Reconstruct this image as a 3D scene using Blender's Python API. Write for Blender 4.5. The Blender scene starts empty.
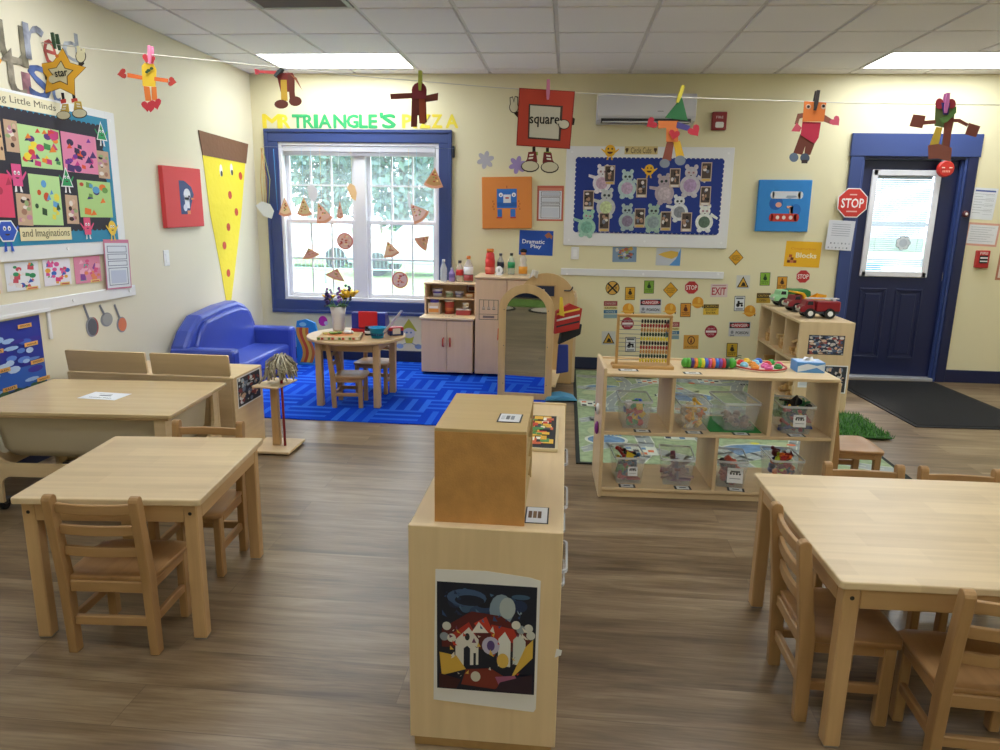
import bpy, math, random
from mathutils import Vector, Matrix
PI = math.pi
random.seed(7)
scn = bpy.context.scene
COL = scn.collection

# ---------------------------------------------------------------- camera
FPX, PITCH, YAW, ROLL, CAMZ = 712.4, .2194, .0890, .0180, 1.406
_w = Vector((-math.sin(YAW)*math.cos(PITCH), math.cos(YAW)*math.cos(PITCH), -math.sin(PITCH)))
_r0 = Vector((math.cos(YAW), math.sin(YAW), 0)); _u0 = _r0.cross(_w)
_r = math.cos(ROLL)*_r0 + math.sin(ROLL)*_u0
_u = -math.sin(ROLL)*_r0 + math.cos(ROLL)*_u0
CAM = Vector((0, 0, CAMZ))
cd = bpy.data.cameras.new('camera'); cam = bpy.data.objects.new('camera', cd); COL.objects.link(cam)
cam.matrix_world = Matrix.Translation(CAM) @ Matrix((_r, _u, -_w)).transposed().to_4x4()
cd.sensor_width = 36; cd.lens = FPX/1000*36; cd.clip_start = .05
scn.camera = cam

def at(px, py, ax, v):
    """the point of the plane (ax = v) seen at a photograph position"""
    d = (px-500)/FPX*_r + (375-py)/FPX*_u + _w
    i = 'xyz'.index(ax)
    return CAM + d*((v-CAM[i])/d[i])

# ---------------------------------------------------------------- sky, sun, exposure
wd = bpy.data.worlds.new('sky'); scn.world = wd; wd.use_nodes = True
wn = wd.node_tree.nodes; wl = wd.node_tree.links
bg = wn['Background']; bg.inputs[1].default_value = 4.6
bg.inputs[0].default_value = (.80, .90, 1, 1)
sd = bpy.data.lights.new('sun', 'SUN'); sd.energy = 3.0; sd.angle = .2; sd.color = (1, .96, .88)
so = bpy.data.objects.new('sun', sd); COL.objects.link(so)
so.rotation_euler = (math.radians(-38), math.radians(28), 0)
scn.view_settings.view_transform = 'Standard'; scn.view_settings.look = 'None'
scn.view_settings.gamma = 1; scn.view_settings.use_curve_mapping = False
scn.view_settings.exposure = 0.6
LAMP = 8.5            # strength of the ceiling light diffusers

# ---------------------------------------------------------------- materials
def lin(h, a=1):
    if not isinstance(h, str): return (*h, a)
    o = []
    for i in (0, 2, 4):
        c = int(h[i:i+2], 16)/255
        o.append(c/12.92 if c <= .04045 else ((c+.055)/1.055)**2.4)
    return (*o, a)
_M = {}
def mat(h, rough=.6, metal=0, spec=.5, trans=0, alpha=1, emit=0, bump=0, bscale=80, var=0, vscale=8):
    key = (h, rough, metal, spec, trans, alpha, emit, bump, bscale, var, vscale)
    if key in _M: return _M[key]
    m = bpy.data.materials.new('mat_'+h); m.use_nodes = True
    nt = m.node_tree; N = nt.nodes; L = nt.links; b = N['Principled BSDF']
    b.inputs['Base Color'].default_value = lin(h); b.inputs['Roughness'].default_value = rough
    b.inputs['Metallic'].default_value = metal; b.inputs['Specular IOR Level'].default_value = spec
    b.inputs['Transmission Weight'].default_value = trans; b.inputs['Alpha'].default_value = alpha
    if emit:
        b.inputs['Emission Color'].default_value = lin(h); b.inputs['Emission Strength'].default_value = emit
    if bump or var:
        tc = N.new('ShaderNodeTexCoord')
    if bump:
        n = N.new('ShaderNodeTexNoise'); n.inputs['Scale'].default_value = bscale
        bp = N.new('ShaderNodeBump'); bp.inputs['Strength'].default_value = bump; bp.inputs['Distance'].default_value = .01
        L.new(tc.outputs['Object'], n.inputs['Vector']); L.new(n.outputs['Fac'], bp.inputs['Height'])
        L.new(bp.outputs['Normal'], b.inputs['Normal'])
    if var:
        n = N.new('ShaderNodeTexNoise'); n.inputs['Scale'].default_value = vscale; n.inputs['Detail'].default_value = 4
        r = N.new('ShaderNodeValToRGB'); c = lin(h)
        r.color_ramp.elements[0].position = .35; r.color_ramp.elements[1].position = .65
        r.color_ramp.elements[0].color = (*[x*(1-var) for x in c[:3]], 1)
        r.color_ramp.elements[1].color = (*[min(1, x*(1+var)) for x in c[:3]], 1)
        L.new(tc.outputs['Object'], n.inputs['Vector']); L.new(n.outputs['Fac'], r.inputs[0]); L.new(r.outputs[0], b.inputs['Base Color'])
    _M[key] = m
    return m

def nt_new(name):
    m = bpy.data.materials.new(name); m.use_nodes = True
    return m, m.node_tree.nodes, m.node_tree.links, m.node_tree.nodes['Principled BSDF']
def mth(N, L, op, a, b=None, c=None):
    n = N.new('ShaderNodeMath'); n.operation = op
    for i, v in enumerate((a, b, c)):
        if v is None: continue
        if isinstance(v, (int, float)): n.inputs[i].default_value = v
        else: L.new(v, n.inputs[i])
    return n.outputs[0]
def mixc(N, L, f, a, b):
    n = N.new('ShaderNodeMix'); n.data_type = 'RGBA'
    for i, v in ((0, f), (6, a), (7, b)):
        if isinstance(v, (int, float)): n.inputs[i].default_value = v
        elif isinstance(v, tuple): n.inputs[i].default_value = v
        else: L.new(v, n.inputs[i])
    return n.outputs[2]

def wood(h, axis=0, rough=.42, var=.16, stave=0, name=None):
    """wood grain running along an axis of the object; stave = width of glued boards"""
    key = ('wood', h, axis, rough, var, stave)
    if key in _M: return _M[key]
    m, N, L, b = nt_new('wood_'+h)
    tc = N.new('ShaderNodeTexCoord'); mp = N.new('ShaderNodeMapping')
    s = [26, 26, 26]; s[axis] = 1.6
    mp.inputs['Scale'].default_value = s
    L.new(tc.outputs['Object'], mp.inputs[0])
    n = N.new('ShaderNodeTexNoise'); n.inputs['Scale'].default_value = 1; n.inputs['Detail'].default_value = 5
    n.inputs['Distortion'].default_value = .6
    L.new(mp.outputs[0], n.inputs['Vector'])
    n2 = N.new('ShaderNodeTexNoise'); n2.inputs['Scale'].default_value = 5; L.new(tc.outputs['Object'], n2.inputs['Vector'])
    c = lin(h)
    f = mth(N, L, 'MULTIPLY_ADD', n.outputs['Fac'], 1.6, -.3)
    f = mth(N, L, 'MULTIPLY_ADD', n2.outputs['Fac'], .7, mth(N, L, 'SUBTRACT', f, .35))
    if stave:
        sp = N.new('ShaderNodeSeparateXYZ'); L.new(tc.outputs['Object'], sp.inputs[0])
        o = sp.outputs[1 if axis == 0 else 0]; al = sp.outputs[axis]
        row = mth(N, L, 'FLOOR', mth(N, L, 'DIVIDE', o, stave))
        colm = mth(N, L, 'FLOOR', mth(N, L, 'ADD', mth(N, L, 'DIVIDE', al, .37), mth(N, L, 'MULTIPLY', row, .37)))
        wn_ = N.new('ShaderNodeTexWhiteNoise'); wn_.noise_dimensions = '2D'
        cb = N.new('ShaderNodeCombineXYZ'); L.new(row, cb.inputs[0]); L.new(colm, cb.inputs[1]); L.new(cb.outputs[0], wn_.inputs['Vector'])
        f = mth(N, L, 'MULTIPLY_ADD', wn_.outputs['Value'], .6, mth(N, L, 'SUBTRACT', f, .3))
    cl = N.new('ShaderNodeClamp'); L.new(f, cl.inputs[0])
    dk = (c[0]*(1-var*1.1), c[1]*(1-var*1.3), c[2]*(1-var*1.6), 1)
    lt = (min(1, c[0]*(1+var*.5)), min(1, c[1]*(1+var*.55)), min(1, c[2]*(1+var*.6)), 1)
    L.new(mixc(N, L, cl.outputs[0], dk, lt), b.inputs['Base Color'])
    b.inputs['Roughness'].default_value = rough; b.inputs['Specular IOR Level'].default_value = .4
    _M[key] = m
    return m

def glass_mat(h='ffffff', a=.12, rough=.02, name='glass'):
    key = ('glass', h, a, rough)
    if key in _M: return _M[key]
    m = bpy.data.materials.new(name); m.use_nodes = True
    N = m.node_tree.nodes; L = m.node_tree.links; N.clear()
    out = N.new('ShaderNodeOutputMaterial'); mx = N.new('ShaderNodeMixShader'); t = N.new('ShaderNodeBsdfTransparent'); p = N.new('ShaderNodeBsdfPrincipled')
    p.inputs['Base Color'].default_value = lin(h); p.inputs['Roughness'].default_value = rough
    mx.inputs[0].default_value = a
    L.new(t.outputs[0], mx.inputs[1]); L.new(p.outputs[0], mx.inputs[2]); L.new(mx.outputs[0], out.inputs[0])
    _M[key] = m
    return m

# ---------------------------------------------------------------- mesh builder
I4 = Matrix.Identity(4)
def T(x, y, z): return Matrix.Translation((x, y, z))
def RX(a): return Matrix.Rotation(a, 4, 'X')
def RY(a): return Matrix.Rotation(a, 4, 'Y')
def RZ(a): return Matrix.Rotation(a, 4, 'Z')

class MB:
    def __init__(s, M=None):
        s.v = []; s.f = []; s.k = []; s.sm = []; s.mats = []; s.M = M or I4
    def mi(s, m):
        if m not in s.mats: s.mats.append(m)
        return s.mats.index(m)
    def add(s, vs, fs, m, M=None, smooth=False):
        Q = s.M @ M if M is not None else s.M
        b = len(s.v); s.v += [tuple(Q @ Vector(v)) for v in vs]
        k = s.mi(m)
        flags = smooth if isinstance(smooth, list) else [smooth]*len(fs)
        for f, g in zip(fs, flags):
            s.f.append([b+i for i in f]); s.k.append(k); s.sm.append(g)
        return s
    def box(s, x0, x1, y0, y1, z0, z1, m, M=None, b=0):
        if b:
            b = min(b, .49*min(abs(x1-x0), abs(y1-y0), abs(z1-z0)))
            vs = []; idx = {}
            for i, x in enumerate((x0, x1)):
                for j, y in enumerate((y0, y1)):
                    for k, z in enumerate((z0, z1)):
                        sx = 1 if i == 0 else -1; sy = 1 if j == 0 else -1; sz = 1 if k == 0 else -1
                        for a in range(3):
                            p = [x+sx*b, y+sy*b, z+sz*b]; p[a] = (x, y, z)[a]
                            idx[(i, j, k, a)] = len(vs); vs.append(p)
            fs = []
            def F(*q): fs.append([idx[t] for t in q])
            for a in range(3):
                o = [t for t in range(3) if t != a]
                for e in (0, 1):
                    q = []
                    for (c, d) in ((0, 0), (1, 0), (1, 1), (0, 1)):
                        t = [0, 0, 0]; t[a] = e; t[o[0]] = c; t[o[1]] = d; q.append((*t, a))
                    flip = (e == 1) != (a == 1)
                    F(*(q if flip else q[::-1]))
            for a in range(3):
                o = [t for t in range(3) if t != a]
                for c in (0, 1):
                    for d in (0, 1):
                        t0 = [0, 0, 0]; t0[o[0]] = c; t0[o[1]] = d; t1 = list(t0); t1[a] = 1
                        F((*t0, o[0]), (*t1, o[0]), (*t1, o[1]), (*t0, o[1]))
            for i in (0, 1):
                for j in (0, 1):
                    for k in (0, 1): F((i, j, k, 0), (i, j, k, 1), (i, j, k, 2))
            return s.add(vs, fs, m, M)
        vs = [(x0, y0, z0), (x1, y0, z0), (x1, y1, z0), (x0, y1, z0), (x0, y0, z1), (x1, y0, z1), (x1, y1, z1), (x0, y1, z1)]
        fs = [(3, 2, 1, 0), (4, 5, 6, 7), (0, 1, 5, 4), (1, 2, 6, 5), (2, 3, 7, 6), (3, 0, 4, 7)]
        return s.add(vs, fs, m, M)
    def prism(s, pts, w0, w1, m, M=None, smooth=False):
        n = len(pts)
        ar = sum(pts[i][0]*pts[(i+1) % n][1]-pts[(i+1) % n][0]*pts[i][1] for i in range(n))
        if ar < 0: pts = pts[::-1]
        vs = [(x, y, w0) for x, y in pts]+[(x, y, w1) for x, y in pts]
        fs = [list(range(n))[::-1], list(range(n, 2*n))]+[(i, (i+1) % n, n+(i+1) % n, n+i) for i in range(n)]
        return s.add(vs, fs, m, M, [False, False]+[smooth]*n)
    def rect(s, x0, y0, x1, y1, w, m, M=None, t=.0007):
        return s.prism([(x0, y0), (x1, y0), (x1, y1), (x0, y1)], w, w+t, m, M)
    def ell(s, cx, cy, rx, ry, w0, w1, m, M=None, n=20, a0=0, a1=2*PI, rot=0):
        pts = []
        k = n if a1-a0 > 6.28 else n+1
        for i in range(k):
            a = a0+(a1-a0)*i/n; x = rx*math.cos(a); y = ry*math.sin(a)
            pts.append((cx+x*math.cos(rot)-y*math.sin(rot), cy+x*math.sin(rot)+y*math.cos(rot)))
        return s.prism(pts, w0, w1, m, M, smooth=True)
    def tube(s, pts, r, m, n=8, M=None, caps=True, flat=None):
        """round bar through points; r number or list"""
        P = [Vector(p) for p in pts]; rs = r if isinstance(r, (list, tuple)) else [r]*len(P)
        vs = []; fs = []; up = None
        for i, p in enumerate(P):
            d = (P[min(i+1, len(P)-1)]-P[max(i-1, 0)]).normalized()
            if up is None:
                up = d.orthogonal().normalized()
                if abs(d.z) < .9: up = (Vector((0, 0, 1))-d*d.z).normalized()
            else:
                up = (up-d*up.dot(d)).normalized()
            sd_ = d.cross(up)
            for k in range(n):
                a = 2*PI*k/n
                vs.append(p+rs[i]*(math.cos(a)*up*(flat or 1)+math.sin(a)*sd_))
        for i in range(len(P)-1):
            for k in range(n):
                a = i*n+k; b = i*n+(k+1) % n
                fs.append((a, b, b+n, a+n))
        fl = [True]*len(fs)
        if caps:
            fs += [list(range(n))[::-1], list(range(len(vs)-n, len(vs)))]; fl += [False, False]
        return s.add(vs, fs, m, M, fl)
    def lathe(s, prof, m, n=20, M=None, sx=1, sy=1, sharp=False):
        vs = []; fs = []
        for r, z in prof:
            for k in range(n):
                a = 2*PI*k/n; vs.append((r*math.cos(a)*sx, r*math.sin(a)*sy, z))
        for i in range(len(prof)-1):
            for k in range(n):
                a = i*n+k; b = i*n+(k+1) % n
                fs.append((a, b, b+n, a+n))
        fl = [not sharp]*len(fs)
        fs += [list(range(n))[::-1], list(range(len(vs)-n, len(vs)))]; fl += [False, False]
        return s.add(vs, fs, m, M, fl)
    def ball(s, c, rx, ry, rz, m, n=12, k=8, M=None):
        vs = [(c[0], c[1], c[2]-rz)]; fs = []
        for i in range(1, k):
            t = PI*i/k-PI/2
            for j in range(n):
                a = 2*PI*j/n
                vs.append((c[0]+rx*math.cos(t)*math.cos(a), c[1]+ry*math.cos(t)*math.sin(a), c[2]+rz*math.sin(t)))
        vs.append((c[0], c[1], c[2]+rz)); e = len(vs)-1
        for j in range(n):
            fs.append((0, 1+(j+1) % n, 1+j)); fs.append((e, 1+(k-2)*n+j, 1+(k-2)*n+(j+1) % n))
        for i in range(k-2):
            for j in range(n):
                a = 1+i*n+j; b = 1+i*n+(j+1) % n
                fs.append((a, b, b+n, a+n))
        return s.add(vs, fs, m, M, True)
    def text(s, t, x, y, w, m, size=None, width=None, height=None, M=None, ext=.0006, bold=.0, align='CENTER', rot=0):
        vs, fs = glyphs(t, bold)
        if not vs: return s
        xs = [v[0] for v in vs]; ys = [v[1] for v in vs]
        W = max(xs)-min(xs); Hh = max(ys)-min(ys)
        if width and height: kx, ky = width/W, height/Hh
        elif width: kx = ky = width/W
        elif height: kx = ky = height/Hh
        else: kx = ky = size
        ox = (min(xs)+max(xs))/2 if align == 'CENTER' else min(xs); oy = (min(ys)+max(ys))/2
        A = T(x, y, w) @ RZ(rot)
        A = (M @ A) if M is not None else A
        return s.add([((v[0]-ox)*kx, (v[1]-oy)*ky, v[2]*ext) for v in vs], fs, m, A)
    def build(s, name, parent=None, M=None, bevel=0):
        me = bpy.data.meshes.new(name); me.from_pydata(s.v, [], s.f)
        for m in s.mats: me.materials.append(m)
        me.polygons.foreach_set('material_index', s.k)
        me.polygons.foreach_set('use_smooth', s.sm)
        me.update()
        o = bpy.data.objects.new(name, me); COL.objects.link(o)
        if parent is not None: o.parent = parent
        if M is not None: o.matrix_local = M
        if bevel:
            bm_ = o.modifiers.new('bevel', 'BEVEL'); bm_.width = bevel; bm_.segments = 2; bm_.limit_method = 'ANGLE'
        return o

_G = {}
def glyphs(t, bold=0):
    if (t, bold) in _G: return _G[(t, bold)]
    c = bpy.data.curves.new('txt', 'FONT'); c.body = t; c.size = 1; c.extrude = .5; c.offset = bold; c.resolution_u = 2
    o = bpy.data.objects.new('txt', c)
    me = bpy.data.meshes.new_from_object(o)
    r = ([tuple(v.co) for v in me.vertices], [tuple(p.vertices) for p in me.polygons])
    bpy.data.objects.remove(o); bpy.data.meshes.remove(me); bpy.data.curves.remove(c)
    _G[(t, bold)] = r
    return r

def tag(o, label=None, cat=None, group=None, kind=None):
    if label: o['label'] = label
    if cat: o['category'] = cat
    if group: o['group'] = group
    if kind: o['kind'] = kind
    return o
def thing(name, label, cat, M=None, group=None):
    o = bpy.data.objects.new(name, None); COL.objects.link(o); o.empty_display_size = .05
    if M is not None: o.matrix_world = M
    return tag(o, label, cat, group)
def dup(root, M, label, group=None):
    r = root.copy(); COL.objects.link(r); r.matrix_world = M; r['label'] = label
    if group: r['group'] = group
    def rec(a, b):
        for ch in list(a.children):
            c = ch.copy(); COL.objects.link(c); c.parent = b; rec(ch, c)
    rec(root, r)
    return r
def S(mb, name, parent=None, bevel=0, kind='structure'):
    o = mb.build(name, parent, bevel=bevel)
    if parent is None: o['kind'] = kind
    return o

# ---------------------------------------------------------------- room
D = 6.69; XL = -2.94; XR = 4.3; YB = -1.7; H = 2.637; WT = .14
def wall_mat(name, h, h2):
    m, N, L, b = nt_new(name)
    tc = N.new('ShaderNodeTexCoord')
    n = N.new('ShaderNodeTexNoise'); n.inputs['Scale'].default_value = 1.3; L.new(tc.outputs['Object'], n.inputs['Vector'])
    L.new(mixc(N, L, n.outputs['Fac'], lin(h), lin(h2)), b.inputs['Base Color'])
    n = N.new('ShaderNodeTexNoise'); n.inputs['Scale'].default_value = 220; L.new(tc.outputs['Object'], n.inputs['Vector'])
    bp = N.new('ShaderNodeBump'); bp.inputs['Strength'].default_value = .08; bp.inputs['Distance'].default_value = .004
    L.new(n.outputs['Fac'], bp.inputs['Height']); L.new(bp.outputs[0], b.inputs['Normal'])
    b.inputs['Roughness'].default_value = .55; b.inputs['Specular IOR Level'].default_value = .35
    return m
M_wall = wall_mat('paint_cream', 'e8e0bc', 'e3dab3')
M_wall_left = wall_mat('paint_cream_left', 'e6dfc8', 'e1d9c0')
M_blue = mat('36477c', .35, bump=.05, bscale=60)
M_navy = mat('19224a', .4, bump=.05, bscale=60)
M_base = mat('232a48', .45)
M_white = mat('e9e7e6', .4); M_vinyl = mat('e6e6ec', .35); M_wtrim = mat('e9e9eb', .45)

# window and door openings in the back wall
WX0, WX1, WZ0, WZ1 = -2.70, -1.19, .585, 2.04
DX0, DX1, DZ1 = 2.52, 3.385, 1.965
w = MB()
for (a, b_, c, d) in ((XL-WT, WX0, 0, H+.1), (WX0, WX1, 0, WZ0), (WX0, WX1, WZ1, H+.1), (WX1, DX0, 0, H+.1), (DX0, DX1, DZ1, H+.1), (DX1, XR+WT, 0, H+.1)):
    w.box(a, b_, D, D+WT, c, d, M_wall)
S(w, 'wall_back')
S(MB().box(XL-WT, XL, YB-WT, D, 0, H+.1, M_wall_left), 'wall_left')
S(MB().box(XR, XR+WT, YB-WT, D, 0, H+.1, M_wall), 'wall_right')
S(MB().box(XL, XR, YB-WT, YB, 0, H+.1, M_wall), 'wall_front')

# floor: long vinyl planks running across the view
m, N, L, b = nt_new('vinyl_planks')
tc = N.new('ShaderNodeTexCoord')
br = N.new('ShaderNodeTexBrick'); br.inputs['Scale'].default_value = 1; br.offset = .37; br.offset_frequency = 2
br.inputs['Brick Width'].default_value = 1.22; br.inputs['Row Height'].default_value = .18; br.inputs['Mortar Size'].default_value = .0012
br.inputs['Color1'].default_value = (0, 0, 0, 1); br.inputs['Color2'].default_value = (1, 1, 1, 1); br.inputs['Mortar'].default_value = (.5, .5, .5, 1)
L.new(tc.outputs['Object'], br.inputs['Vector'])
mp = N.new('ShaderNodeMapping'); mp.inputs['Scale'].default_value = (1.6, 13, 1); L.new(tc.outputs['Object'], mp.inputs[0])
ad = N.new('ShaderNodeVectorMath'); ad.operation = 'MULTIPLY_ADD'; L.new(br.outputs['Color'], ad.inputs[0]); ad.inputs[1].default_value = (7, 3, 0); L.new(mp.outputs[0], ad.inputs[2])
n = N.new('ShaderNodeTexNoise'); n.inputs['Scale'].default_value = 1; n.inputs['Detail'].default_value = 6; n.inputs['Roughness'].default_value = .62; n.inputs['Distortion'].default_value = .4
L.new(ad.outputs[0], n.inputs['Vector'])
mp3 = N.new('ShaderNodeMapping'); mp3.inputs['Scale'].default_value = (5, 120, 1); L.new(tc.outputs['Object'], mp3.inputs[0])
n3 = N.new('ShaderNodeTexNoise'); n3.inputs['Scale'].default_value = 1; n3.inputs['Detail'].default_value = 3; L.new(mp3.outputs[0], n3.inputs['Vector'])
cr = N.new('ShaderNodeValToRGB'); e = cr.color_ramp.elements
e[0].position = .28; e[0].color = lin('5d4a35'); e[1].position = .74; e[1].color = lin('a08c70')
e2 = cr.color_ramp.elements.new(.5); e2.color = lin('816c52')
f1 = mth(N, L, 'MULTIPLY_ADD', mth(N, L, 'SUBTRACT', n3.outputs['Fac'], .5), .30, n.outputs['Fac'])
f1 = mth(N, L, 'ADD', mth(N, L, 'MULTIPLY', mth(N, L, 'SUBTRACT', br.outputs['Color'], .5), .16), f1)
L.new(f1, cr.inputs[0])
L.new(mixc(N, L, mth(N, L, 'MULTIPLY', br.outputs['Fac'], .45), cr.outputs[0], lin('4a3b2e')), b.inputs['Base Color'])
b.inputs['Roughness'].default_value = .34; b.inputs['Specular IOR Level'].default_value = .55
bp = N.new('ShaderNodeBump'); bp.inputs['Strength'].default_value = .12; bp.inputs['Distance'].default_value = .003
L.new(n.outputs['Fac'], bp.inputs['Height']); L.new(bp.outputs[0], b.inputs['Normal'])
S(MB().box(XL-WT, XR+WT, YB-WT, D+WT, -.1, 0, m), 'floor')

# ceiling: lay-in tiles on a grid, two of the fixtures sit in the view
M_tile = mat('f3f0f3', .9, bump=.25, bscale=260); M_tbar = mat('dcd8da', .5)
TS = .6096; GX = -.122; GR = D-.2085     # grid origin: a column line and the first row line
lights_at = [(-4, 1), (3.999, 1), (-1, 6), (3, 6), (-5, 10), (-1, 10), (3, 10), (-1, 14), (3, 14)]
lights_at = [(-4, 1), (4, 1), (-4, 5), (1, 5), (5, 5), (-3, 9), (1, 9), (5, 9), (-1, 13), (3, 13)]
vent_at = [(-3, 4)]
c = MB(); used = set()
for (i, j) in lights_at: used |= {(i, j), (i+1, j)}
used |= set(vent_at)
nx0, nx1 = -5, 8
for i in range(nx0, nx1):
    for j in range(0, 18):
        x0 = max(XL, GX+i*TS); x1 = min(XR, GX+(i+1)*TS)
        y1 = GR-(j-1)*TS; y0 = GR-j*TS
        y1 = min(D, y1); y0 = max(YB, y0)
        if x1-x0 < .02 or y1-y0 < .02 or (i, j) in used: continue
        g = .014
        c.box(x0+g, x1-g, y0+g, y1-g, H-.004, H+.02, M_tile, b=.004)
for i in range(nx0, nx1+1):
    x = GX+i*TS
    if XL < x < XR: c.box(x-.012, x+.012, YB, D, H+.006, H+.03, M_tbar)
for j in range(0, 18):
    y = GR-j*TS
    if YB < y < D: c.box(XL, XR, y-.012, y+.012, H+.004, H+.03, M_tbar)
c.box(XL-WT, XR+WT, YB-WT, D+WT, H+.1, H+.14, M_tbar)
c.box(XL, XL+.02, YB, D, H-.004, H+.02, M_tbar); c.box(XL, XR, D-.02, D, H-.004, H+.02, M_tbar)
S(c, 'ceiling')
M_lamp = mat('f4faff', .5, emit=LAMP); M_lamp2 = mat('f4faff', .5, emit=LAMP*.85); M_lamp3 = mat('f4faff', .5, emit=LAMP*.55)
for k, (i, j) in enumerate(lights_at):
    x0 = GX+i*TS; x1 = x0+2*TS; y1 = GR-(j-1)*TS; y0 = y1-TS
    lab = ['rectangular ceiling light nearest the window', 'rectangular ceiling light above the blue exterior door'][k] if k < 2 else 'rectangular ceiling light behind the viewer over the foreground tables'
    t = thing('ceiling_light', lab, 'ceiling light', T(x0+TS, (y0+y1)/2, H), 'recessed ceiling lights' if k < 2 else 'ceiling lights out of view')
    q = MB()
    q.box(-TS+.012, TS-.012, -TS/2+.012, -TS/2+.03, -.004, .03, M_white); q.box(-TS+.012, TS-.012, TS/2-.03, TS/2-.012, -.004, .03, M_white)
    q.box(-TS+.012, -TS+.03, -TS/2+.03, TS/2-.03, -.004, .03, M_white); q.box(TS-.03, TS-.012, -TS/2+.03, TS/2-.03, -.004, .03, M_white)
    q.build('frame', t)
    MB().box(-TS+.03, TS-.03, -TS/2+.03, TS/2-.03, .004, .02, M_lamp if k < 2 else (M_lamp2 if k < 5 else M_lamp3)).build('diffuser', t)
i, j = vent_at[0]
x0 = GX+i*TS; y1 = GR-(j)*TS+TS
t = thing('ceiling_vent', 'grey slatted air return vent set in the ceiling grid', 'vent', T(x0+TS/2, y1-TS/2, H))
q = MB(); g = TS/2
q.box(-g+.012, g-.012, -g+.012, -g+.04, -.006, .02, mat('a8a6a8', .5)); q.box(-g+.012, g-.012, g-.04, g-.012, -.006, .02, mat('a8a6a8', .5))
q.box(-g+.012, -g+.04, -g+.04, g-.04, -.006, .02, mat('a8a6a8', .5)); q.box(g-.04, g-.012, -g+.04, g-.04, -.006, .02, mat('a8a6a8', .5))
q.build('frame', t)
q = MB()
for k in range(20): q.box(-g+.04, g-.04, -.001, .001, -.012, .012, mat('8d8b8e', .5), T(0, -g+.055+k*.0263, .004) @ RX(.7))
q.build('slats', t)
MB().box(-g+.03, g-.03, -g+.03, g-.03, .02, .024, mat('3a3a3c', .8)).build('backing', t)

# baseboards
BBH = .115
S(MB().box(XL, 2.41, D-.014, D, 0, BBH, M_base, b=.003), 'baseboard_back')
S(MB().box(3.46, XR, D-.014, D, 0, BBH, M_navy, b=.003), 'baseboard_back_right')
S(MB().box(XL, XL+.014, YB, D-.014, 0, BBH, M_base, b=.003), 'baseboard_left')
S(MB().box(XR-.014, XR, YB, D-.014, 0, BBH, M_base, b=.003), 'baseboard_right')
S(MB().box(XL+.014, XR-.014, YB, YB+.014, 0, BBH, M_base, b=.003), 'baseboard_front')

# window
win = bpy.data.objects.new('window_1', None); COL.objects.link(win); win['kind'] = 'structure'
q = MB()
ox0, ox1, oz0, oz1 = -2.825, -1.07, .46, 2.155
prof = [(0, -.022), (.02, -.03), (.085, -.02)]
q.box(ox0, ox1, D-.022, D, WZ1, oz1, M_blue, b=.004); q.box(ox0, ox1, D-.022, D, oz0, WZ0, M_blue, b=.004)
q.box(ox0, WX0, D-.022, D, WZ0, WZ1, M_blue, b=.004); q.box(WX1, ox1, D-.022, D, WZ0, WZ1, M_blue, b=.004)
# raised back band
q.box(ox0, ox1, D-.034, D-.02, oz1-.03, oz1, M_blue, b=.004); q.box(ox0, ox1, D-.034, D-.02, oz0, oz0+.03, M_blue, b=.004)
q.box(ox0, ox0+.03, D-.034, D-.02, oz0+.03, oz1-.03, M_blue, b=.004); q.box(ox1-.03, ox1, D-.034, D-.02, oz0+.03, oz1-.03, M_blue, b=.004)
q.build('casing', win)
q = MB(); fy0, fy1 = D-.005, D+WT
f = .03
q.box(WX0, WX0+f, fy0, fy1, WZ0, WZ1, M_vinyl, b=.003); q.box(WX1-f, WX1, fy0, fy1, WZ0, WZ1, M_vinyl, b=.003)
q.box(WX0+f, WX1-f, fy0, fy1, WZ1-f, WZ1, M_vinyl, b=.003); q.box(WX0+f, WX1-f, fy0, fy1, WZ0, WZ0+f, M_vinyl, b=.003)
mx = (WX0+WX1)/2; q.box(mx-.055, mx+.055, D+.03, fy1, WZ0+f, WZ1-f, M_vinyl, b=.003)
q.build('window_frame', win)
zm = WZ0+.51*(WZ1-WZ0)
for (a, b_) in ((WX0+f, mx-.055), (mx+.055, WX1-f)):
    for (z0, z1, y) in ((WZ0+f, zm+.015, D+.05), (zm-.015, WZ1-f, D+.085)):
        q = MB(); s_ = .036
        q.box(a, a+s_, y, y+.03, z0, z1, M_vinyl, b=.003); q.box(b_-s_, b_, y, y+.03, z0, z1, M_vinyl, b=.003)
        q.box(a+s_, b_-s_, y, y+.03, z0, z0+s_, M_vinyl, b=.003); q.box(a+s_, b_-s_, y, y+.03, z1-s_, z1, M_vinyl, b=.003)
        for k in (1, 2):
            x = a+s_+(b_-a-2*s_)*k/3; q.box(x-.008, x+.008, y+.008, y+.022, z0+s_, z1-s_, M_vinyl)
        z = (z0+z1)/2; q.box(a+s_, b_-s_, y+.009, y+.021, z-.008, z+.008, M_vinyl)
        so_ = q.build('sash', win)
        MB().box(a+s_, b_-s_, y+.013, y+.017, z0+s_, z1-s_, glass_mat('e4f2fa', .2)).build('pane', so_)  # pale mix in the glass paints in the bright outdoor haze
q = MB(); q.box(WX0+f+.004, WX1-f-.004, D+.0, D+.045, WZ1-f-.055, WZ1-f-.002, mat('c9c8cf', .5), b=.006)
for k in range(5): q.box(WX0+f+.008, WX1-f-.008, D+.004, D+.04, WZ1-f-.062-k*.006, WZ1-f-.058-k*.006, mat('b7b5bd', .5))
q.build('raised_blind', win)

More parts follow.
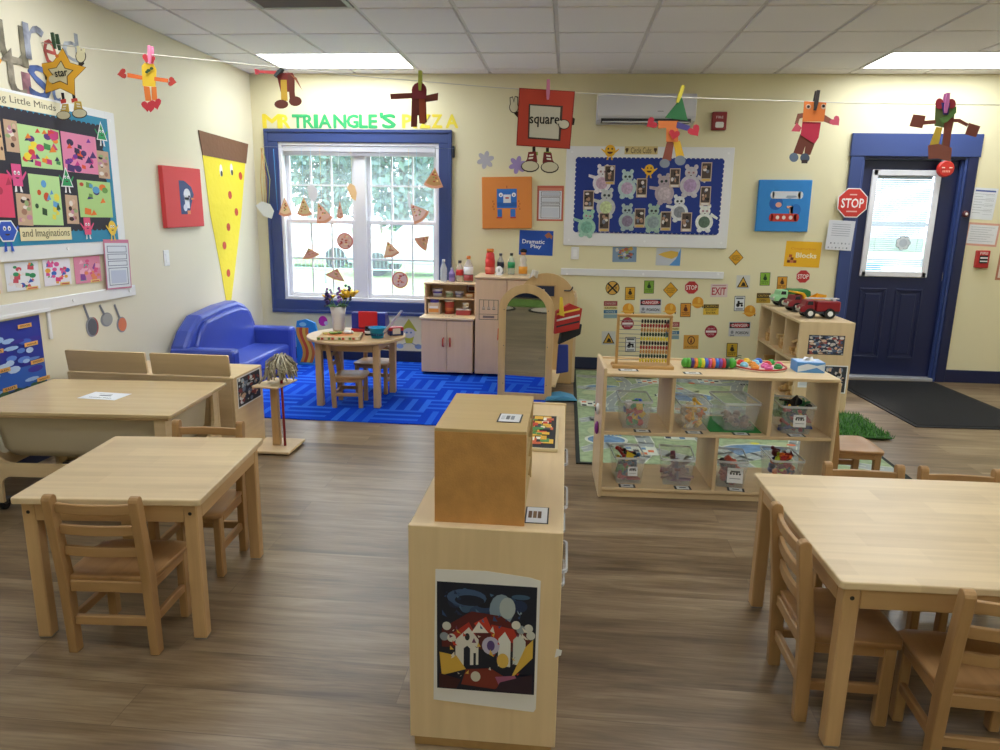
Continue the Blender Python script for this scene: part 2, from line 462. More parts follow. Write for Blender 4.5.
# door
dr = bpy.data.objects.new('door_1', None); COL.objects.link(dr); dr['kind'] = 'structure'
q = MB()
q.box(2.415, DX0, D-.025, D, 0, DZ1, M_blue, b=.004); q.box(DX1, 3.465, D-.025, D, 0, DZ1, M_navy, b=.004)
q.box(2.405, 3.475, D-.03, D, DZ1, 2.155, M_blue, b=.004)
q.build('casing', dr)
q = MB()
q.box(DX0, DX0+.02, D-.01, D+WT, 0, DZ1, M_blue); q.box(DX1-.02, DX1, D-.01, D+WT, 0, DZ1, M_blue); q.box(DX0+.02, DX1-.02, D-.01, D+WT, DZ1-.02, DZ1, M_navy)
q.box(DX1-.035, DX1-.02, D+.02, D+.05, 0, DZ1-.02, M_blue)
q.build('jamb', dr)
MB().box(DX0+.02, DX1-.02, D-.02, D+WT, 0, .028, mat('b9bac2', .35, metal=.4), b=.004).build('threshold', dr)
SY = D+.06; sx0, sx1 = DX0+.022, DX1-.022
gx0, gx1, gz0, gz1 = 2.665, 3.185, .965, 1.83      # glass cut-out
q = MB()
q.box(sx0, gx0, SY, SY+.045, .03, DZ1-.022, M_navy); q.box(gx1, sx1, SY, SY+.045, .03, DZ1-.022, M_navy)
q.box(gx0, gx1, SY, SY+.045, .03, gz0, M_navy); q.box(gx0, gx1, SY, SY+.045, gz1, DZ1-.022, M_navy)
for (a, b_) in ((2.66, 2.89), (2.97, 3.20)):
    z0, z1 = .19, .83
    for (r0, r1, yy) in ((0, .018, .010), (.018, .03, .004)):
        q.box(a+r0, b_-r0, SY-yy, SY, z0+r0, z0+r1, M_navy, b=.003); q.box(a+r0, b_-r0, SY-yy, SY, z1-r1, z1-r0, M_navy, b=.003)
        q.box(a+r0, a+r1, SY-yy, SY, z0+r1, z1-r1, M_navy, b=.003); q.box(b_-r1, b_-r0, SY-yy, SY, z0+r1, z1-r1, M_navy, b=.003)
    q.box(a+.05, b_-.05, SY-.007, SY, z0+.05, z1-.05, M_navy, b=.006)
q.build('door_panel', dr)
q = MB(); e_ = .045; yy = SY-.018
q.box(gx0-.02, gx1+.02, yy, SY, gz1-.02, gz1+.03, M_vinyl, b=.006); q.box(gx0-.02, gx1+.02, yy, SY, gz0-.03, gz0+.02, M_vinyl, b=.006)
q.box(gx0-.03, gx0+.022, yy, SY, gz0-.03, gz1+.03, M_vinyl, b=.006); q.box(gx1-.022, gx1+.03, yy, SY, gz0-.03, gz1+.03, M_vinyl, b=.006)
q.build('glass_frame', dr)
MB().box(gx0, gx1, SY+.012, SY+.016, gz0, gz1, glass_mat('ffffff', .08)).build('pane', dr)
q = MB(); mslat = mat('b4c2cc', .6)
for k in range(46):
    z = gz0+.02+k*(gz1-gz0-.04)/46
    ang = .95 if z > 1.16 else .25
    q.box(gx0+.02, gx1-.02, -.009, .009, -.0006, .0006, mslat, T(0, SY+.03, z) @ RX(ang))
q.box(gx0+.02, gx1-.02, SY+.02, SY+.04, gz1-.03, gz1-.005, mslat)
for x in (gx0+.08, gx1-.08): q.box(x-.001, x+.001, SY+.018, SY+.02, gz0+.01, gz1-.01, mslat)
q.build('blind', dr)
q = MB(); mc = mat('c8c8cc', .25, metal=1)
hp = at(946, 276, 'y', SY)
q.box(hp.x-.035, hp.x+.035-.01, SY-.012, SY, hp.z-.05, hp.z+.035, mc, b=.01)
q.tube([(hp.x-.005, SY-.01, hp.z), (hp.x-.005, SY-.05, hp.z)], .013, mc)
q.tube([(hp.x-.005, SY-.045, hp.z), (hp.x+.06, SY-.05, hp.z+.005), (hp.x+.085, SY-.045, hp.z)], [.012, .010, .008], mc)
q.tube([(hp.x-.012, SY, hp.z-.03), (hp.x-.012, SY-.03, hp.z-.03)], .016, mc)
q.build('door_handle', dr)
p = at(903, 243, 'y', SY)
q = MB(T(p.x, SY-.001, p.z) @ RX(PI/2))
for k in range(7):
    a = 2*PI*k/7; q.ell(.04*math.cos(a), .04*math.sin(a), .026, .026, 0, .001, mat('7c8794', .5), n=12); q.ell(.04*math.cos(a), .04*math.sin(a), .021, .021, .0008, .0016, mat('e6eef5', .5), n=12)
q.ell(0, 0, .035, .035, .0012, .002, mat('c5cfda', .5)); q.build('window_decal', dr)

# ---------------------------------------------------------------- outdoors
m, N, L, b = nt_new('lawn_grass')
tc = N.new('ShaderNodeTexCoord'); n = N.new('ShaderNodeTexNoise'); n.inputs['Scale'].default_value = 1.2; n.inputs['Detail'].default_value = 6
L.new(tc.outputs['Object'], n.inputs['Vector']); L.new(mixc(N, L, n.outputs['Fac'], lin('6f9a54'), lin('93b676')), b.inputs['Base Color']); b.inputs['Roughness'].default_value = .9
S(MB().box(-60, 40, D+WT, 90, -.5, -.3, m), 'lawn')
S(MB().box(1.2, 4.6, D+WT, D+2.6, -.3, -.02, mat('c9c6bf', .9, var=.05)), 'porch_slab')
M_bark = mat('5f5448', .9, var=.2)
def tree(x, y, h, r, h1, h2, label, seed):
    rn = random.Random(seed)
    t = thing('tree', label, 'tree', T(x, y, -.3), 'trees beyond the lawn')
    q = MB(); q.tube([(0, 0, 0), (.1, 0, h*.3), (.05, .1, h*.7)], [.22, .17, .08], M_bark)
    for k in range(5):
        a = rn.uniform(0, 6.28); q.tube([(.08, 0, h*(.3+.07*k)), (math.cos(a)*r*.6, math.sin(a)*r*.6, h*(.5+.08*k))], [.07, .03], M_bark, n=6)
    q.build('trunk', t)
    q = MB(); ms = [mat(h1, .8), mat(h2, .8)]
    for k in range(2400):
        while 1:
            p = Vector((rn.uniform(-1, 1), rn.uniform(-1, 1), rn.uniform(-1, 1)))
            if .45 < p.length < 1: break
        c0 = Vector((p.x*r*(1.1+.1*math.sin(5*p.z)), p.y*r, h*.55+p.z*h*.45)); s_ = rn.uniform(.12, .3)
        A = T(*c0) @ Matrix.Rotation(rn.uniform(0, 6.28), 4, Vector((rn.uniform(-1, 1), rn.uniform(-1, 1), rn.uniform(-1, 1))))
        q.add([(-s_, 0, 0), (0, -s_*.5, 0), (s_, 0, 0), (0, s_*.5, 0)], [(0, 1, 2, 3)], ms[k % 2], A)
    q.build('leaves', t)
LT = ['leftmost tree of the front row behind the window', 'second tree of the front row behind the window', 'third tree of the front row, right of the middle window post', 'rightmost tree of the front row behind the window',
      'leftmost tall tree of the rear row behind the window', 'second tall tree of the rear row behind the window', 'third tall tree of the rear row behind the window', 'rightmost tall tree of the rear row behind the window']
for k, (x, y, h, r) in enumerate([(-14.6, 31, 8.6, 1.55), (-10.9, 32, 9, 1.55), (-7.2, 31, 8.4, 1.55), (-3.5, 32, 8.8, 1.55), (-16, 39, 12, 1.8), (-11.7, 40, 12.5, 1.8), (-7.4, 39, 12, 1.8), (-3.1, 40, 12, 1.8)]):
    tree(x, y, h, r, '587a74', '7a9891', LT[k], 40+k)
t = thing('metal_fence', 'pale blue metal railing fence across the lawn outside the window', 'fence', T(-6, 17.5, -.3))
mf = mat('a9c4cf', .5)
q = MB()
for z in (.35, 1.05): q.tube([(-4, 0, z), (5, 0, z)], .02, mf, n=6)
q.build('rails', t)
for k in range(10): MB().tube([(-4+k, 0, 0), (-4+k, 0, 1.12)], .028, mf, n=6).build('post', t)
q = MB()
for k in range(90): q.tube([(-4+k*.1, 0, .35), (-4+k*.1, 0, 1.05)], .007, mf, n=5)
q.build('pickets', t)
def car(x, y, s_):
    t = thing('parked_car', ['white car parked beyond the lawn in the left window half', 'pale blue car parked beyond the lawn in the right window half'][s_], 'car', T(x, y, -.3), 'cars parked beyond the lawn')
    mb_ = mat(['e4ecf0', 'b9d3dc'][s_], .3)
    body = [(-2.2, .35), (-2.25, .75), (-1.9, .92), (-1.1, 1.0), (-.6, 1.42), (.8, 1.45), (1.45, 1.02), (2.15, .9), (2.25, .6), (2.2, .35)]
    MB().prism(body, -.85, .85, mb_, RX(PI/2)).build('body', t, bevel=.05)
    MB().prism([(-1.0, 1.02), (-.55, 1.37), (.75, 1.4), (1.3, 1.03)], -.87, .87, mat('9fb5bf', .1), RX(PI/2)).build('side_windows', t)
    for sx_ in (-1.35, 1.35):
        for sy_ in (-.8, .8):
            MB().tube([(sx_, sy_-.1, .33), (sx_, sy_+.1, .33)], .33, mat('26282b', .7), n=18).build('wheel', t)
car(-8.6, 23, 0); car(-3.9, 20.5, 1)
q = thing('recycling_bin', 'blue plastic bin standing outside behind the door glass', 'bin', T(2.98, 7.55, -.02))
MB().prism([(-.13, -.13), (.13, -.13), (.13, .13), (-.13, .13)], 0, 1.0, mat('2f97e0', .4)).build('body', q, bevel=.02)
MB().box(-.14, .14, -.14, .14, 1.0, 1.04, mat('2f97e0', .4), b=.01).build('lid', q)

t = thing('shadow_bars', 'grey porch railing outside behind the blinds of the door', 'railing', T(2.95, D+1.3, -.02))
q = MB()  # added bars draw the shadow bands beyond the door glass
for z, h_ in ((.98, .09), (1.40, .03)): q.box(-1.2, 1.2, -.02, .02, z, z+h_, mat('6f7c88', .6), b=.004)
q.build('rails', t)
for x in (-1.2, 1.2): MB().box(x-.04, x+.04, -.04, .04, 0, 1.45, mat('6f7c88', .6), b=.004).build('post', t)

# ---------------------------------------------------------------- rugs
m, N, L, b = nt_new('blue_carpet_tiles')
tc = N.new('ShaderNodeTexCoord'); sp = N.new('ShaderNodeSeparateXYZ'); L.new(tc.outputs['Object'], sp.inputs[0])
tsz = .33
ix = mth(N, L, 'DIVIDE', sp.outputs[0], tsz); iy = mth(N, L, 'DIVIDE', sp.outputs[1], tsz)
par = mth(N, L, 'MODULO', mth(N, L, 'ADD', mth(N, L, 'FLOOR', ix), mth(N, L, 'FLOOR', iy)), 2)
par = mth(N, L, 'ABSOLUTE', par)
fx = mth(N, L, 'FRACT', ix); fy = mth(N, L, 'FRACT', iy)
cd_ = mth(N, L, 'ADD', mth(N, L, 'MULTIPLY', par, fx), mth(N, L, 'MULTIPLY', mth(N, L, 'SUBTRACT', 1, par), fy))
st = mth(N, L, 'GREATER_THAN', mth(N, L, 'FRACT', mth(N, L, 'MULTIPLY', cd_, 3.0)), .58)
cell = mth(N, L, 'FLOOR', mth(N, L, 'MULTIPLY', cd_, 3.0))
wnz = N.new('ShaderNodeTexWhiteNoise'); wnz.noise_dimensions = '3D'; cb = N.new('ShaderNodeCombineXYZ')
L.new(mth(N, L, 'FLOOR', ix), cb.inputs[0]); L.new(mth(N, L, 'FLOOR', iy), cb.inputs[1]); L.new(cell, cb.inputs[2]); L.new(cb.outputs[0], wnz.inputs['Vector'])
nn = N.new('ShaderNodeTexNoise'); nn.inputs['Scale'].default_value = 160; L.new(tc.outputs['Object'], nn.inputs['Vector'])
fac = mth(N, L, 'MULTIPLY', st, mth(N, L, 'MULTIPLY_ADD', wnz.outputs['Value'], .5, .5))
fac = mth(N, L, 'ADD', fac, mth(N, L, 'MULTIPLY', mth(N, L, 'SUBTRACT', nn.outputs['Fac'], .5), .35))
L.new(mixc(N, L, fac, lin('083fc6'), lin('2f70e6')), b.inputs['Base Color']); b.inputs['Roughness'].default_value = .95; b.inputs['Specular IOR Level'].default_value = .1
bp = N.new('ShaderNodeBump'); bp.inputs['Strength'].default_value = .5; bp.inputs['Distance'].default_value = .004; L.new(nn.outputs['Fac'], bp.inputs['Height']); L.new(bp.outputs[0], b.inputs['Normal'])
o = MB().box(XL+.016, -.12, 4.62, D-.016, .0, .008, m, b=.002).build('area_rug'); tag(o, 'blue striped carpet under the sofa and the round table', 'rug')

# road-map play rug
rx0, rx1, ry0, ry1 = .10, 1.98, 3.98, 6.62
g0 = mat('92a47e', .95, var=.16, vscale=22); g1 = mat('a9b48a', .95); rd = mat('98a09c', .95); wh = mat('c6ccbb', .95); pond = mat('6384a4', .95, var=.2, vscale=22); orr = mat('c7683f', .95); yl = mat('c9c94f', .95); dk = mat('2b3140', .95)
q = MB(); q.box(rx0, rx1, ry0, ry1, 0, .007, mat('252a25', .95)); q.rect(rx0+.025, ry0+.025, rx1-.025, ry1-.025, .007, g0, t=.0004)
rr = random.Random(5); Z0 = .0078
def clip(x, y): return (min(rx1-.03, max(rx0+.03, x)), min(ry1-.03, max(ry0+.03, y)))
def ribbon(pts, wd_, z, m):
    for a, b_ in zip(pts[:-1], pts[1:]):
        d = Vector((b_[0]-a[0], b_[1]-a[1])); l = d.length
        if l < 1e-5: continue
        nrm = Vector((-d.y, d.x))/l*wd_/2; e_ = d/l*wd_*.12
        q.prism([clip(a[0]+nrm.x-e_.x, a[1]+nrm.y-e_.y), clip(b_[0]+nrm.x+e_.x, b_[1]+nrm.y+e_.y), clip(b_[0]-nrm.x+e_.x, b_[1]-nrm.y+e_.y), clip(a[0]-nrm.x-e_.x, a[1]-nrm.y-e_.y)], z, z+.0003, m)
for k in range(26):
    x = rr.uniform(rx0+.15, rx1-.15); y = rr.uniform(ry0+.15, ry1-.15)
    q.ell(x, y, rr.uniform(.06, .16), rr.uniform(.05, .11), Z0, Z0+.0003, g1, n=18)
for (x, y, a, b_) in [(.55, 5.0, .17, .12), (1.25, 4.35, .24, .13), (1.0, 5.7, .22, .14), (.3, 4.45, .12, .09), (1.6, 5.3, .18, .12), (.35, 5.9, .16, .1)]:
    q.ell(x, y, a+.02, b_+.02, Z0+.0003, Z0+.0006, wh, n=24); q.ell(x, y, a, b_, Z0+.0006, Z0+.0009, pond, n=24)
for k in range(5):
    y0 = ry0+.25+k*.55
    pts = [(rx0+.03+i*.09, y0+.12*math.sin(i*.55+k)+.03*i*(k % 2)) for i in range(21)]
    ribbon(pts, .11, Z0+.0009, wh); ribbon(pts, .095, Z0+.0012, rd)
    for a, b_ in list(zip(pts[:-1], pts[1:]))[::1]: ribbon([a, ((a[0]+b_[0])/2, (a[1]+b_[1])/2)], .008, Z0+.0015, wh)
for k in range(3):
    x0 = rx0+.35+k*.55
    pts = [(x0+.1*math.sin(i*.5+k*2), ry0+.04+i*.13) for i in range(21)]
    ribbon(pts, .11, Z0+.0010, wh); ribbon(pts, .095, Z0+.0013, rd)
    for a, b_ in zip(pts[:-1], pts[1:]): ribbon([a, ((a[0]+b_[0])/2, (a[1]+b_[1])/2)], .008, Z0+.0016, wh)
for (x, y) in [(.78, 4.6), (1.5, 4.75), (.95, 5.25), (.5, 4.25), (1.65, 5.9), (.75, 6.2), (1.3, 6.3), (.25, 5.35)]:
    q.rect(x-.1, y-.08, x+.1, y+.08, Z0+.0017, wh)
    for i in range(4):
        for j in range(3):
            if (i+j) % 2 == 0: q.rect(x-.09+i*.045, y-.07+j*.047, x-.055+i*.045, y-.03+j*.047, Z0+.0022, [orr, orr, dk, pond][rr.randrange(4)])
for k in range(26):
    x = rr.uniform(rx0+.1, rx1-.1); y = rr.uniform(ry0+.08, ry1-.1)
    q.ell(x, y, .03, .022, Z0+.0024, Z0+.0028, [yl, orr, dk, wh][k % 4], n=10)
for k in range(14):
    x = rr.uniform(rx0+.1, rx1-.2); y = rr.uniform(ry0+.04, ry1-.1)
    for j in range(4): q.rect(x+j*.025, y, x+j*.025+.014, y+.05, Z0+.0028, dk if k % 2 else pond)
o = q.build('play_rug'); tag(o, 'green road map play rug with grey streets and blue ponds', 'rug')

# grass mat, door mat
t = thing('grass_mat', 'small bright green artificial grass mat behind the toy shelf', 'mat', T(1.89, 5.02, .0045))
MB().box(-.33, .30, -.30, .30, .007, .018, mat('2f5a25', .9), b=.004).build('backing', t)
q = MB(); rr = random.Random(3); gm = [mat('3f7a2c', .8), mat('5c9a3c', .8), mat('2f6424', .8)]
for k in range(2600):
    x = rr.uniform(-.34, .31); y = rr.uniform(-.31, .31); a = rr.uniform(0, 6.28); h = rr.uniform(.015, .032); dx = rr.uniform(-.012, .012); dy = rr.uniform(-.012, .012); c_, s_ = .003*math.cos(a), .003*math.sin(a)
    q.add([(x-c_, y-s_, .016), (x+c_, y+s_, .016), (x+dx, y+dy, .016+h)], [(0, 1, 2)], gm[k % 3])
tag(q.build('grass_blades', t), kind='stuff')
t = thing('door_mat', 'black ribbed entrance mat in front of the blue door', 'mat', T(2.93, 5.86, 0) @ RZ(math.radians(3)))
MB().prism([(-.47, -.75), (.47, -.75), (.47, .75), (-.47, .75)], 0, .008, mat('15161a', .8)).build('rubber_edge', t, bevel=.003)
MB().box(-.44, .44, -.72, .72, .008, .013, mat('111217', .85, bump=1, bscale=260, var=.35, vscale=240), b=.003).build('ribbed_pile', t)

# ---------------------------------------------------------------- furniture
W_top = lambda a=0: wood('dcc49c', a, .34, .14, stave=.09)
W_leg = wood('cda878', 2, .4, .15); W_legx = wood('cda878', 0, .4, .15); W_legy = wood('cda878', 1, .4, .15)
W_ch = wood('b48e60', 2, .4, .2); W_chx = wood('b48e60', 0, .4, .2); W_chy = wood('ae8558', 1, .38, .22)
W_ply = wood('e0c69c', 2, .42, .10); W_plyx = wood('e0c69c', 0, .42, .10); W_plyy = wood('e0c69c', 1, .42, .10)
W_shade = wood('c8aa7c', 2, .45, .12)

def rrect(x0, y0, x1, y1, r, n=5):
    pts = []
    for cx, cy, a0 in ((x1-r, y0+r, -PI/2), (x1-r, y1-r, 0), (x0+r, y1-r, PI/2), (x0+r, y0+r, PI)):
        for k in range(n+1):
            a = a0+PI/2*k/n; pts.append((cx+r*math.cos(a), cy+r*math.sin(a)))
    return pts
def make_table(label, x, y, rz, sx, sy, h, axis=0, ins=.02, legw=.044):
    t = thing('activity_table', label, 'table', T(x, y, 0) @ RZ(rz), 'square wooden activity tables')
    MB().prism(rrect(-sx/2, -sy/2, sx/2, sy/2, .012), h-.022, h, W_top(axis)).build('tabletop', t, bevel=.004)
    a, b_ = sx/2-ins, sy/2-ins
    for (x_, y_) in ((-1, -1), (1, -1), (-1, 1), (1, 1)):
        q = MB(); q.box(min(x_*a, x_*(a-legw)), max(x_*a, x_*(a-legw)), min(y_*b_, y_*(b_-legw)), max(y_*b_, y_*(b_-legw)), .004, h-.022, W_leg, b=.004)
        q.box(min(x_*(a-.003), x_*(a-legw+.003)), max(x_*(a-.003), x_*(a-legw+.003)), min(y_*(b_-.003), y_*(b_-legw+.003)), max(y_*(b_-.003), y_*(b_-legw+.003)), 0, .004, mat('8f8c86', .5))
        o = q.build('leg', t)
        MB().tube([(x_*(a-legw/2), y_*(b_+.001), h-.055), (x_*(a-legw/2), y_*(b_-.004), h-.055)], .006, mat('2b2724', .6), n=10).build('bolt_hole', o)
    q = MB()
    for s_ in (-1, 1): q.box(-a+legw, a-legw, s_*(b_-.012)-.011, s_*(b_-.012)+.011, h-.085, h-.022, W_legx, b=.002)
    for s_ in (-1, 1): q.box(s_*(a-.012)-.011, s_*(a-.012)+.011, -b_+legw, b_-legw, h-.085, h-.022, W_legy, b=.002)
    q.build('apron', t)
    return t
R = math.radians
make_table('square light wooden table at left with two ladder-back chairs', -1.465, 2.32, R(6), .60, .655, .508)
make_table('large light wooden table at the right edge with four chairs around', 1.345, 2.155, R(1.5), 1.25, .80, .508)

def make_chair(label, M, group='ladder-back wooden child chairs'):
    """ladder-back child chair, front towards +y"""
    t = thing('child_chair', label, 'chair', M, group)
    # seat: shaped board, slightly dished
    nx, ny = 10, 8; vs = []; fs = []
    def hw(v): return .142+.014*v                 # half width widens to the front
    for side in (0, 1):
        for j in range(ny+1):
            v = j/ny
            for i in range(nx+1):
                u = -1+2*i/nx; e_ = max(0, abs(u)-.75)/.25*max(0, v-.8)/.2
                z = .272-.010*(1-u*u)*math.sin(PI*min(1, v*1.15)) - (.004 if v > .92 else 0)
                vs.append((u*hw(v)*(1-.03*e_), -.125+.272*v-.02*e_, z if side else z-.018))
    o_ = (nx+1)*(ny+1)
    for j in range(ny):
        for i in range(nx):
            a = j*(nx+1)+i; fs.append((a, a+nx+1, a+nx+2, a+1)); fs.append((o_+a, o_+a+1, o_+a+nx+2, o_+a+nx+1))
    for i in range(nx):
        fs.append((i, i+1, o_+i+1, o_+i)); a = ny*(nx+1)+i; fs.append((a+1, a, o_+a, o_+a+1))
    for j in range(ny):
        a = j*(nx+1); fs.append((a+nx+1, a, o_+a, o_+a+nx+1)); a += nx; fs.append((a, a+nx+1, o_+a+nx+1, o_+a))
    MB().add(vs, fs, W_chy, None, True).build('seat', t, bevel=.004)
    for s_ in (-1, 1):                            # rear posts lean back above the seat, rounded tops
        side = [(-.128, 0), (-.094, 0), (-.104, .27), (-.146, .545)]
        pts = [(-.134, 0), (-.098, 0), (-.102, .27), (-.140, .535)]
        for k in range(7):
            a = 0.05+PI*.95*k/6; pts.append((-.158+.018*math.cos(a), .540+.018*math.sin(a)))
        pts += [(-.146, .27)]
        MB().prism(pts, s_*.133-.0145, s_*.133+.0145, W_ch, Matrix(((0, 0, 1, 0), (1, 0, 0, 0), (0, 1, 0, 0), (0, 0, 0, 1)))).build('leg', t, bevel=.0035)
        MB().box(s_*.128-.0145, s_*.128+.0145, .088, .124, 0, .254, W_ch, b=.004).build('leg', t)
        MB().box(s_*.133-.010, s_*.133+.010, -.100, .090, .222, .254, W_chy, b=.003).build('seat_rail', t)
        MB().box(s_*.130-.009, s_*.130+.009, -.102, .092, .100, .130, W_chy, b=.003).build('stretcher', t)
    for z, yy in ((.512, -.150), (.438, -.139), (.362, -.128)):
        q = MB(); n_ = 8; vs = []; fs = []
        for i in range(n_+1):
            u = -1+2*i/n_; y_ = yy-.012*(1-u*u)
            for dz, dy in ((-.016, -.007), (-.016, .007), (.016, .007), (.016, -.007)): vs.append((u*.1185, y_+dy, z+dz))
        for i in range(n_):
            for k in range(4): fs.append((i*4+k, i*4+(k+1) % 4, i*4+4+(k+1) % 4, i*4+4+k))
        fs += [(3, 2, 1, 0), (n_*4, n_*4+1, n_*4+2, n_*4+3)]
        q.add(vs, fs, W_chx); q.build('back_slat', t, bevel=.003)
    MB().box(-.1185, .1185, -.132, -.114, .218, .256, W_chx, b=.003).build('rear_rail', t)
    MB().box(-.1135, .1135, .098, .114, .222, .254, W_chx, b=.003).build('front_rail', t)
    MB().box(-.1185, .1185, -.127, -.109, .098, .130, W_chx, b=.003).build('stretcher', t)
    return t
def CM(x, y, deg, s_=1, z=0): return T(x, y, z) @ RZ(R(deg)) @ Matrix.Scale(s_, 4)
chair = make_chair('wooden ladder-back chair in front of the left table, its back to the viewer', CM(-1.42, 2.065, 4))
dup(chair, CM(-1.445, 2.565, 184), 'wooden chair on the far side of the left table, facing the viewer')
dup(chair, CM(.835, 2.005, -90), 'wooden chair at the left end of the large right table')
dup(chair, CM(1.125, 1.795, -3, 1.0), 'wooden chair at the right edge on the near side of the large table')
dup(chair, CM(1.125, 2.465, 180, .965), 'wooden chair behind the large table, left of the two far chairs')
dup(chair, CM(1.465, 2.465, 180, .965), 'wooden chair behind the large table, right of the two far chairs')
dup(chair, CM(1.535, 3.79, -89, .95), 'wooden chair with shiny seat beside the right end of the toy shelf')
dup(chair, CM(-1.57, 5.06, -84, .865, .008), 'small wooden chair pushed in at the front left of the round table', 'small chairs at the round table')
dup(chair, CM(-1.50, 5.50, 176, .92, .008), 'small wooden chair behind the round table under the window', 'small chairs at the round table')

# sensory table with wooden lid
t = thing('sensory_table', 'wheeled sand and water table with a wooden lid against the left wall', 'table', T(-2.253, 3.24, 0) @ RZ(R(4.5)))
LW, LD = .475, .33
lt = MB().prism(rrect(-LW, -LD, LW, LD, .014), .484, .502, wood('d9c093', 0, .25, .10)).build('lid', t, bevel=.004)
MB().box(-LW+.02, LW-.02, -LD+.02, LD-.02, .468, .484, W_plyx, b=.003).build('lid_batten', lt)
def uframe(half, legw):
    pts = [(-half, .05), (-half+legw, .05), (-half+legw, .13)]
    for k in range(7): a = PI-PI/2*k/6; pts.append((-half+legw+.05+.05*math.cos(a), .13+.05*math.sin(a)))
    for k in range(7): a = PI/2-PI/2*k/6; pts.append((half-legw-.05+.05*math.cos(a), .13+.05*math.sin(a)))
    pts += [(half-legw, .05), (half, .05), (half, .468), (half-legw*.7, .468)]
    r = .09
    for k in range(7): a = -PI/2*k/6; pts.append((half-legw*.7-r+r*math.cos(a), .245+r+r*math.sin(a)))
    for k in range(7): a = -PI/2-PI/2*k/6; pts.append((-half+legw*.7+r+r*math.cos(a), .245+r+r*math.sin(a)))
    pts += [(-half+legw*.7, .468), (-half, .468)]
    return pts
fx_ = LW-.04; fy_ = LD-.035
for s_ in (-1, 1):
    MB().prism(uframe(fx_, .075), -.009, .009, W_plyx, T(0, s_*fy_, 0) @ RX(PI/2)).build('side_panel', t, bevel=.002)
for s_ in (-1, 1):
    MB().prism(uframe(fy_-.01, .075), -.009, .009, W_plyy, T(s_*(fx_-.01), 0, 0) @ RZ(PI/2) @ RX(PI/2)).build('end_panel', t, bevel=.002)
q = MB(); tb = mat('c6baa0', .45)
pr_ = [(.10, .25), (.16, .235), (.5, .235)]
a, b_ = fx_-.03, fy_-.03
def ring(z, ins, r): return [(x, y, z) for x, y in rrect(-a+ins, -b_+ins, a-ins, b_-ins, r, 4)]
rg = [ring(.466, 0, .05), ring(.30, .012, .07), ring(.262, .03, .08), ring(.25, .07, .08)]; n_ = len(rg[0]); vs = sum(rg, []); fs = []
for i in range(3):
    for k in range(n_): fs.append((i*n_+k, (i+1)*n_+k, (i+1)*n_+(k+1) % n_, i*n_+(k+1) % n_))
fs.append(list(range(3*n_, 4*n_))[::-1]); q.add(vs, fs, tb, None, True); q.build('tub', t)
for sx_ in (-1, 1):
    for sy_ in (-1, 1):
        q = MB(T(sx_*(fx_-.04), sy_*(fy_-.04), 0)); q.tube([(-.012, 0, .026), (.012, 0, .026)], .026, mat('222428', .5), n=16); q.box(-.018, .018, -.012, .012, .026, .056, mat('4b4e55', .4), b=.003); q.box(-.03, .03, -.02, .02, .05, .058, mat('6d7078', .4, metal=.5)); q.build('caster', t)
t2 = tag(MB(T(-2.25, 3.225, .5025) @ RZ(R(-3))).rect(-.10, -.065, .10, .065, 0, mat('eef0f3', .7)).text('SENSORY TABLE', 0, -.035, .0008, mat('3f444b', .8), width=.12, height=.010).rect(-.03, 0, .03, .012, .0008, mat('6d747d', .8)).rect(-.05, .03, .02, .033, .0008, mat('8c939b', .8)).build('paper_sheet'), 'white printed sheet lying on the lid of the water table', 'paper')

# low shelf with two flap boards behind it
t = thing('low_shelf', 'low wooden shelf with two upright boards behind the water table', 'shelf', T(-2.335, 3.94, 0))
q = MB(); a = .495
q.box(-a, a, -.19, .19, .472, .49, W_plyx, b=.002); q.build('top', t)
for s_ in (-1, 1): MB().box(s_*(a-.009)-.009, s_*(a-.009)+.009, -.19, .19, .0, .472, W_plyy, b=.002).build('side_panel', t)
MB().box(-a+.018, a-.018, -.19, -.18, .03, .472, W_plyx).build('back_panel', t)
MB().box(-a+.018, a-.018, -.18, .185, .03, .045, W_plyx).build('shelf_board', t)
MB().box(-a+.018, a-.018, -.18, .185, .25, .265, W_plyx).build('shelf_board', t)
for (x0, x1) in ((-.49, -.015), (.015, .475)):
    q = MB(T(0, -.175, .49) @ RX(R(7))); q.prism(rrect(x0, .006, x1, .13, .008), -.007, .007, W_plyx, RX(PI/2)); o = q.build('flap_board', t)
    MB().box(x0+.02, x1-.02, -.188, -.176, .478, .486, wood('b08f60', 0)).build('hinge_batten', o)
M_p = Matrix(((0, 0, 1, -1.8395), (1, 0, 0, 3.945), (0, 1, 0, .39), (0, 0, 0, 1)))
def busy(mb, x0, y0, x1, y1, cols, n, w, seed, smin=.05, smax=.2):
    """irregular patches that read as a photograph from afar"""
    rn = random.Random(seed); ms = [mat(c_, .6) for c_ in cols]; W_, H_ = x1-x0, y1-y0
    for k in range(n):
        rx = rn.uniform(smin, smax)*W_/2; ry = rn.uniform(smin, smax)*H_/2
        mb.ell(rn.uniform(x0+rx, x1-rx), rn.uniform(y0+ry, y1-ry), rx, ry, w+k*.00002, w+.0002+k*.00002, ms[rn.randrange(len(ms))], n=7)
def pic(mb, x0, y0, x1, y1, cols, n, seed, border='f2f2f2', bg='30343c', b=.008, smin=.06, smax=.24):
    mb.rect(x0, y0, x1, y1, 0, mat(border, .6)); mb.rect(x0+b, y0+b, x1-b, y1-b, .0007, mat(bg, .6))
    busy(mb, x0+b, y0+b, x1-b, y1-b, cols, n, .0014, seed, smin, smax)
q = MB(M_p); pic(q, -.155, -.09, .155, .09, ['b9c4d0', 'd8b59a', '2f3a52', '7b8da6', '54463f', 'e4e6e8', '8a3b3b'], 60, 2)
q.rect(-.14, .065, -.115, .082, .002, mat('f2f2f2', .6)); tag(q.build('photo_print'), 'photo print of children on the end of the low shelf', 'poster')

